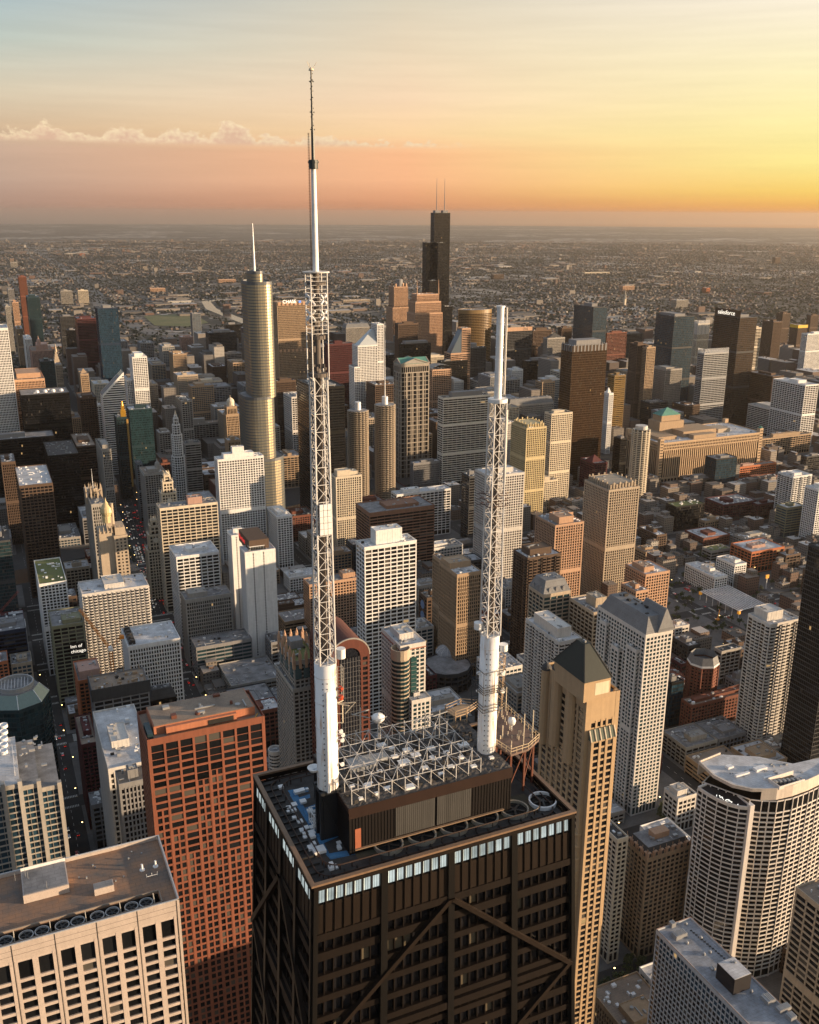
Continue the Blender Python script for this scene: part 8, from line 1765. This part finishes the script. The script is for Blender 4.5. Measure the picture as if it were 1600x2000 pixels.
def far_city():
    rg = np.random.default_rng(8); N = 62000; a = R(176)+rg.random(N)*R(58); r = 1500+(rg.random(N)**.95)*15500; x = CX+np.sin(a)*r; y = CY+np.cos(a)*r
    fx = x % 101.; ok = (fx > 14) & (fx < 92) & ((y % 201.) > 14) & ((x % 805.) > 46) & ((y % 805.) > 40); inner = (x > -2310) & (x < 360) & (y > -2600); ok &= ~inner; pz = np.sin(x/420.+1)*np.cos(y/510.)+np.sin(x/160-y/230.)*.5; ok &= (pz+rg.normal(0, .45, N) > -.35)
    fld = (x > -880) & (x < -590) & (y > -4350) & (y < -3770); ok &= ~fld
    rv = np.array(RIV); 
    for (p0, p1), (p2, p3) in zip(RIV[7:-1], RIV[8:]): t = np.clip(((x-p0)*(p2-p0)+(y-p1)*(p3-p1))/((p2-p0)**2+(p3-p1)**2), 0, 1); ok &= np.hypot(x-p0-t*(p2-p0), y-p1-t*(p3-p1)) > 60
    for pts, rw in RIBS[1:]:
        for (p0, p1), (p2, p3) in zip(pts[:-1], pts[1:]): t = np.clip(((x-p0)*(p2-p0)+(y-p1)*(p3-p1))/((p2-p0)**2+(p3-p1)**2), 0, 1); ok &= np.hypot(x-p0-t*(p2-p0), y-p1-t*(p3-p1)) > rw/2+14
    x, y = x[ok], y[ok]; n = len(x); w = rg.uniform(6, 12, n); d = rg.uniform(9, 20, n); h = rg.uniform(5, 10, n)
    big = rg.random(n) < .012+.06*(np.sin(x/900.)*np.cos(y/1300.) > .5); w[big] = rg.uniform(35, 130, big.sum()); d[big] = rg.uniform(30, 90, big.sum()); h[big] = rg.uniform(7, 13, big.sum())
    mid = rg.random(n) < .006; w[mid] = rg.uniform(15, 40, mid.sum()); d[mid] = rg.uniform(14, 30, mid.sum()); h[mid] = rg.uniform(15, 38, mid.sum())
    for xx, yy, ww, dd in [(f[0], f[2], f[1]-f[0], f[3]-f[2]) for f in FOOT]:
        k = (x+w > xx-3) & (x < xx+ww+3) & (y+d > yy-3) & (y < yy+dd+3); h[k] = .2
    mass(np.c_[x, x+w, y, y+d, np.zeros(n), h], 'distant_suburbs', 9, False)
    # tree mass
    N = 100000; a = R(176)+rg.random(N)*R(58); r = 1900+(rg.random(N)**.8)*14000; x = CX+np.sin(a)*r; y = CY+np.cos(a)*r; nz = np.sin(x/310.)*np.cos(y/270.)+np.sin(x/97+y/140.)*.6; ok = (nz+rg.normal(0, .5, N) > -.6) & ~((x > -1900) & (y > -2600)) & ~((x > -880) & (x < -590) & (y > -4350) & (y < -3770))
    for (p0, p1), (p2, p3) in zip(RIV[7:-1], RIV[8:]): t = np.clip(((x-p0)*(p2-p0)+(y-p1)*(p3-p1))/((p2-p0)**2+(p3-p1)**2), 0, 1); ok &= np.hypot(x-p0-t*(p2-p0), y-p1-t*(p3-p1)) > 45
    nP = 2600; xp, yp = rg.uniform(-110, 360, nP), rg.uniform(-3500, -1650, nP); x = np.r_[x, xp]; y = np.r_[y, yp]; ok = np.r_[ok, xp > -112]
    for f in FOOT: ok &= ~((x > f[0]-8) & (x < f[1]+8) & (y > f[2]-8) & (y < f[3]+8))
    x, y = x[ok], y[ok]; n = len(x); s = rg.uniform(4, 8.5, n); C = np.array([[1, 0, .5], [-.5, .87, .5], [-.5, -.87, .5], [0, 0, 1.25], [0, 0, 0]]); V = (C[None]+rg.normal(0, .13, (n, 5, 3)))*s[:, None, None]; V[:, :, 0] += x[:, None]; V[:, :, 1] += y[:, None]; V[:, :, 2] += 1
    F = np.array([[0, 1, 3], [1, 2, 3], [2, 0, 3], [1, 0, 4], [2, 1, 4], [0, 2, 4]]); q = MB(); q.add(V.reshape(-1, 3), (F[None]+np.arange(n)[:, None, None]*5).reshape(-1, 3))
    m, g = newmat('far_foliage'); geo = g.n('ShaderNodeNewGeometry'); b = g.n('ShaderNodeBsdfPrincipled'); g.l(g.ramp(geo.outputs['Random Per Island'], [(0, (.010, .018, .012, 1)), (.6, (.022, .032, .018, 1)), (1, (.05, .052, .028, 1))]), b.inputs['Base Color']); b.inputs['Roughness'].default_value = .9; finish(g, m, b); stuff(q.build('distant_trees', m))
far_city()
# pale far blocks one can tell apart on the plain
for px, py, w, h, wall, lab in ((27, 522, 45, 42, 'stone', 'lone pale slab among far trees at the left edge'), (160, 500, 40, 25, 'orange', 'lone red block standing on the far plain'), (305, 570, 70, 22, 'peach', 'pale peach block on the plain right of the deep maroon tower'), (440, 552, 95, 22, 'peach', 'long peach hospital block left of the silver skyscraper'), (690, 592, 120, 18, 'beige', 'long pale shed behind the taller mast'), (970, 545, 70, 35, 'brown', 'brown block on the plain above the oval tower'), (1222, 568, 70, 30, 'peach', 'pink block on the plain left of the far church spire'), (1325, 602, 60, 42, 'stone', 'tall far slab above the orange reflecting tower'), (1378, 572, 22, 30, 'orange', 'small orange tower on the plain at the right'), (1515, 515, 55, 60, 'brown', 'hazy far twin block at the right'), (1160, 535, 190, 14, 'cream', 'long bright flat warehouse on the plain')):
    p = hit(px, py, 0); d = 40; building('office_building', lab, h, p[0]+w/2, p[1]+d/2, w*1.2, d, 'G4', wall, 'dark', ('mallroof',), cat='building', register=False)
p = hit(1219, 598, 0); root = thing('church', 'far church with a thin pale spire on the plain', 'church'); q = MB(); q.box(p[0]-12, p[0]+12, p[1]-40, p[1], 0, 16); q.build('nave', wm('tan'), root); q = MB(); q.box(p[0]-5, p[0]+5, p[1], p[1]+10, 0, 36); q.cyl(p[0], p[1]+5, 7, 36, 82, 4, .2); q.build('spire', wm('cream'), root)

# ------------------------------------------------------------------ trees, cars and lamps
leafm, g = newmat('leaves'); geo = g.n('ShaderNodeNewGeometry'); oi = g.n('ShaderNodeObjectInfo'); b = g.n('ShaderNodeBsdfPrincipled'); g.l(g.ramp(g.m('FRACT', g.m('ADD', geo.outputs['Random Per Island'], g.m('MULTIPLY', oi.outputs['Random'], .3))), [(0, (.022, .036, .012, 1)), (.5, (.045, .065, .02, 1)), (1, (.085, .10, .03, 1))]), b.inputs['Base Color']); b.inputs['Roughness'].default_value = .75; finish(g, leafm, b)
bark = plain('bark', (.07, .05, .035), .9)
def tree_proto(k):
    rg = np.random.default_rng(40+k); root = thing('street_tree', 'tree', 'tree'); q = MB(); q.tube((0, 0, 0), (.1, 0, 3.4), .22, 7, .13)
    for t in range(5): a = t*1.25+k; q.tube((.1, 0, 2.6+.25*t), (1.6*math.cos(a), 1.6*math.sin(a), 4.6+.4*t), .10, 5, .03)
    q.build('trunk', bark, root); n = 230; ce = rg.normal(0, 1, (9, 3))*[1.5, 1.5, 1.1]+[0, 0, 5.3]; c = ce[rg.integers(0, 9, n)]+rg.normal(0, .55, (n, 3)); a = rg.normal(0, 1, (n, 3)); a /= np.linalg.norm(a, axis=1)[:, None]; b_ = np.cross(a, rg.normal(0, 1, (n, 3))); b_ /= np.linalg.norm(b_, axis=1)[:, None]; s = rg.uniform(.25, .5, (n, 1)); q = MB(); q.quads(np.stack((c-a*s-b_*s*.7, c+a*s-b_*s*.7, c+a*s+b_*s*.7, c-a*s+b_*s*.7), 1)); q.build('crown', leafm, root); return root
protos = [tree_proto(k) for k in range(3)]; pused = [0, 0, 0]
def dup(root, loc, rz, s, label=None, group=None):
    r = root.copy(); COL.objects.link(r); r.location = loc; r.rotation_euler = (0, 0, rz); r.scale = (s, s, s)
    if label: r['label'] = label
    if group: r['group'] = group
    for ch in list(root.children): c = ch.copy(); COL.objects.link(c); c.parent = r
    return r
trs = random.Random(77)
def free(x, y, m=1.): return not any(x < f[1]+m and x > f[0]-m and y < f[3]+m and y > f[2]-m for f in occ) and not any(x < l[2]+m and x > l[1]-m and y < l[4]+m and y > l[3]-m for l in lots)
def plant(x, y, s, label, group):
    k = trs.randrange(3)
    if not free(x, y) or not inview(x, y, 3, 5): return
    if not pused[k]: pused[k] = 1; r = protos[k]; r.location = (x, y, .1); r.scale = (s, s, s); r['label'] = label; r['group'] = group
    else: dup(protos[k], (x, y, .1), trs.uniform(0, 6.28), s, label, group)
for k in range(46): yy = -420-k*17; plant(av(yy)+(16 if k % 2 else -16), yy, trs.uniform(.8, 1.2), 'small green street tree lining the wide avenue', 'street trees along the avenue')
for k in range(130): px, py = trs.uniform(1290, 1570), trs.uniform(1080, 1250); p = hit(px, py, 0); plant(p[0], p[1], trs.uniform(.7, 1.25), 'small green tree in the car court and parking lots at the right', 'trees around the parking lots')
for k in range(26): p = hit(trs.uniform(1395, 1490), trs.uniform(1158, 1198), 0); dup(protos[trs.randrange(3)], (p[0], p[1], .1), trs.uniform(0, 6), trs.uniform(.7, 1.0), 'green tree growing under and beside the slatted canopy', 'trees under the canopy') 
for k in range(30): p = hit(trs.uniform(1290, 1345), trs.uniform(1580, 1660), 0); plant(p[0], p[1], trs.uniform(.9, 1.4), 'leafy tree in the dark street beside the white curved tower', 'trees beside the curved tower')
for k in range(40): p = hit(trs.uniform(1180, 1290), trs.uniform(1880, 1990), 0); plant(p[0], p[1], trs.uniform(.9, 1.4), 'leafy tree in the dark square at the foot of the pyramid tower', 'trees at the pyramid tower')
for k in range(3):
    if not pused[k]:
        for c in list(protos[k].children): bpy.data.objects.remove(c)
        bpy.data.objects.remove(protos[k])
def car_proto(col, truck=0):
    q = MB(); L, h = (4.5, .75) if not truck else (8.5, 2.6)
    q.hexas([[(-.9, -L/2, .35), (.9, -L/2, .35), (.9, L/2, .35), (-.9, L/2, .35), (-.86, -L/2+.1, .35+h), (.86, -L/2+.1, .35+h), (.86, L/2-.15, .35+h-.1), (-.86, L/2-.15, .35+h-.1)]])
    if not truck: q.hexas([[(-.82, -L*.36, 1.1), (.82, -L*.36, 1.1), (.82, L*.2, 1.1), (-.82, L*.2, 1.1), (-.66, -L*.26, 1.55), (.66, -L*.26, 1.55), (.66, L*.08, 1.55), (-.66, L*.08, 1.55)]])
    q2 = MB()
    for sx_ in (-.85, .85):
        for sy_ in (-L*.31, L*.31): q2.tube((sx_-.1, sy_, .33), (sx_+.1, sy_, .33), .33, 10)
    q3 = MB(); q3.boxes([(-.8, -.45, -L/2-.03, -L/2+.03, .7, .95), (.45, .8, -L/2-.03, -L/2+.03, .7, .95)])
    q4 = MB(); q4.boxes([(-.8, -.45, L/2-.03, L/2+.03, .6, .85), (.45, .8, L/2-.03, L/2+.03, .6, .85)])
    q5 = MB(); q5.boxes([(-.70, .70, -L*.345, -L*.33, 1.14, 1.5), (-.78, -.76, -L*.25, L*.08, 1.15, 1.45), (.76, .78, -L*.25, L*.08, 1.15, 1.45)])
    return [(q, 'body', wallmat('car_%.2f%.2f' % col[:2], col, rough=.3, spec=.6, var=.02, streak=0)), (q2, 'wheel', DARKMETAL), (q3, 'tail_light', plain('tail_red', (.8, .02, .01), .4, 0, 1.6)), (q4, 'headlight', plain('head_white', (1, .9, .7), .4, 0, 1.2)), (q5, 'window', gm('dark'))]
COLS = {'white': (.7, .7, .7), 'black': (.02, .02, .021), 'silver': (.4, .41, .42), 'red': (.45, .03, .02), 'grey': (.14, .14, .15)}
cars = {}
def put_car(col, x, y, rz, label, group, truck=0):
    k = (col, truck)
    if k not in cars:
        r = thing('car' if not truck else 'delivery_truck', label, 'car' if not truck else 'truck', group)
        for q, nme, mt in car_proto(COLS[col], truck): q.build(nme, mt, r)
        cars[k] = r; r.location = (x, y, .01); r.rotation_euler = (0, 0, rz)
    else: dup(cars[k], (x, y, .01), rz, 1., label, group)
crs = random.Random(4); ok_car = []
for lane, rz in ((-9.5, math.pi), (-6, math.pi), (-2.7, math.pi), (2.7, 0), (6, 0), (9.5, 0)):
    yy = -700
    while yy > -1330:
        yy -= crs.uniform(7, 15) if -1150 < yy < -930 else crs.uniform(14, 45)
        if min(abs(yy-j) for j in YS) < 9: continue
        x = av(yy)+lane
        if inview(x, yy, 1, 0): c = crs.choice(['white', 'black', 'silver', 'red', 'grey', 'white', 'black', 'red']); put_car(c, x, yy, rz, '%s car in the avenue traffic' % c, 'cars on the avenue', 1 if crs.random() < .06 and c == 'white' else 0)
for k in range(95):
    p = hit(crs.uniform(1300, 1570), crs.uniform(1095, 1245), 0); c = crs.choice(list(COLS)); gx = round(p[0]/3.2)*3.2; gy = round(p[1]/6.5)*6.5
    if free(gx, gy, 3) and (gx, gy) not in ok_car: ok_car.append((gx, gy)); put_car(c, gx, gy, crs.choice((0, math.pi)), '%s car parked in the open lots at the right' % c, 'cars in the parking lots')
for k in range(26):
    yy = crs.uniform(-720, -330); x = 36+crs.choice((-4.6, -1.6, 1.6, 4.6)); c = crs.choice(list(COLS))
    if inview(x, yy, 1, 0): put_car(c, x, yy, 0 if x > 36 else math.pi, '%s car in the dark street canyon at the left' % c, 'cars in the left canyon')
lampm = plain('lamp_glow', (1, .62, .22), .5, 0, 4.5)
def lamp(x, y, label, group):
    if 'lamp' not in cars:
        r = thing('street_lamp', label, 'lamp', group); q = MB(); q.tube((0, 0, 0), (0, 0, 8), .12, 6, .07); q.tube((0, 0, 8), (1.3, 0, 8.3), .06, 5); q.build('pole', DARKMETAL, r); q = MB(); q.box(1.0, 1.9, -.3, .3, 8.15, 8.4); q.build('lamp_head', lampm, r); cars['lamp'] = r; r.location = (x, y, .1)
    else: dup(cars['lamp'], (x, y, .1), crs.choice((0, math.pi)), 1., label, group)
for k in range(44): yy = -560-k*20; x = av(yy)+(14.5 if k % 2 else -14.5); inview(x, yy, 8, 0) and lamp(x, yy, 'glowing street lamp along the wide avenue', 'lamps on the avenue')
for k in range(20): yy = -330-k*24; x = 36+(7 if k % 2 else -7); inview(x, yy, 8, 0) and lamp(x, yy, 'glowing street lamp in the dark left canyon', 'lamps in the left canyon')
for k in range(26):
    p = hit(crs.uniform(1150, 1560), crs.uniform(1020, 1990), 0)
    if free(p[0], p[1], .5): lamp(p[0], p[1], 'glowing street lamp among the low blocks at the right', 'lamps at the right')
root = thing('boom_lift', 'small orange boom lift standing in the car court', 'lift'); p = hit(1402, 1212, 0); q = MB(); q.box(p[0]-2, p[0]+2, p[1]-1.5, p[1]+1.5, .6, 2.2); q.build('base', plain('lift_orange', (.75, .30, .02), .4), root); q = MB(); q.bar((p[0], p[1], 2), (p[0]-7, p[1]-6, 10), 1.1, .7); q.build('boom', plain('lift_orange', (.75, .30, .02), .4), root); q = MB(); q.boxes([(p[0]-2.1, p[0]-1.1, p[1]-1.7, p[1]+1.7, 0, .9), (p[0]+1.1, p[0]+2.1, p[1]-1.7, p[1]+1.7, 0, .9)]); q.build('wheel', DARKMETAL, root)

# ------------------------------------------------------------------ haze
m, g = newmat('haze'); pvn = g.n('ShaderNodeVolumePrincipled'); pvn.inputs['Color'].default_value = (.78, .69, .61, 1); pvn.inputs['Density'].default_value = 2.4e-5; pvn.inputs['Anisotropy'].default_value = .6
o = g.n('ShaderNodeOutputMaterial'); g.l(pvn.outputs[0], o.inputs['Volume'])
q = MB(); q.box(-42000, 42000, -42000, 42000, -1, 535); stuff(q.build('haze', m))
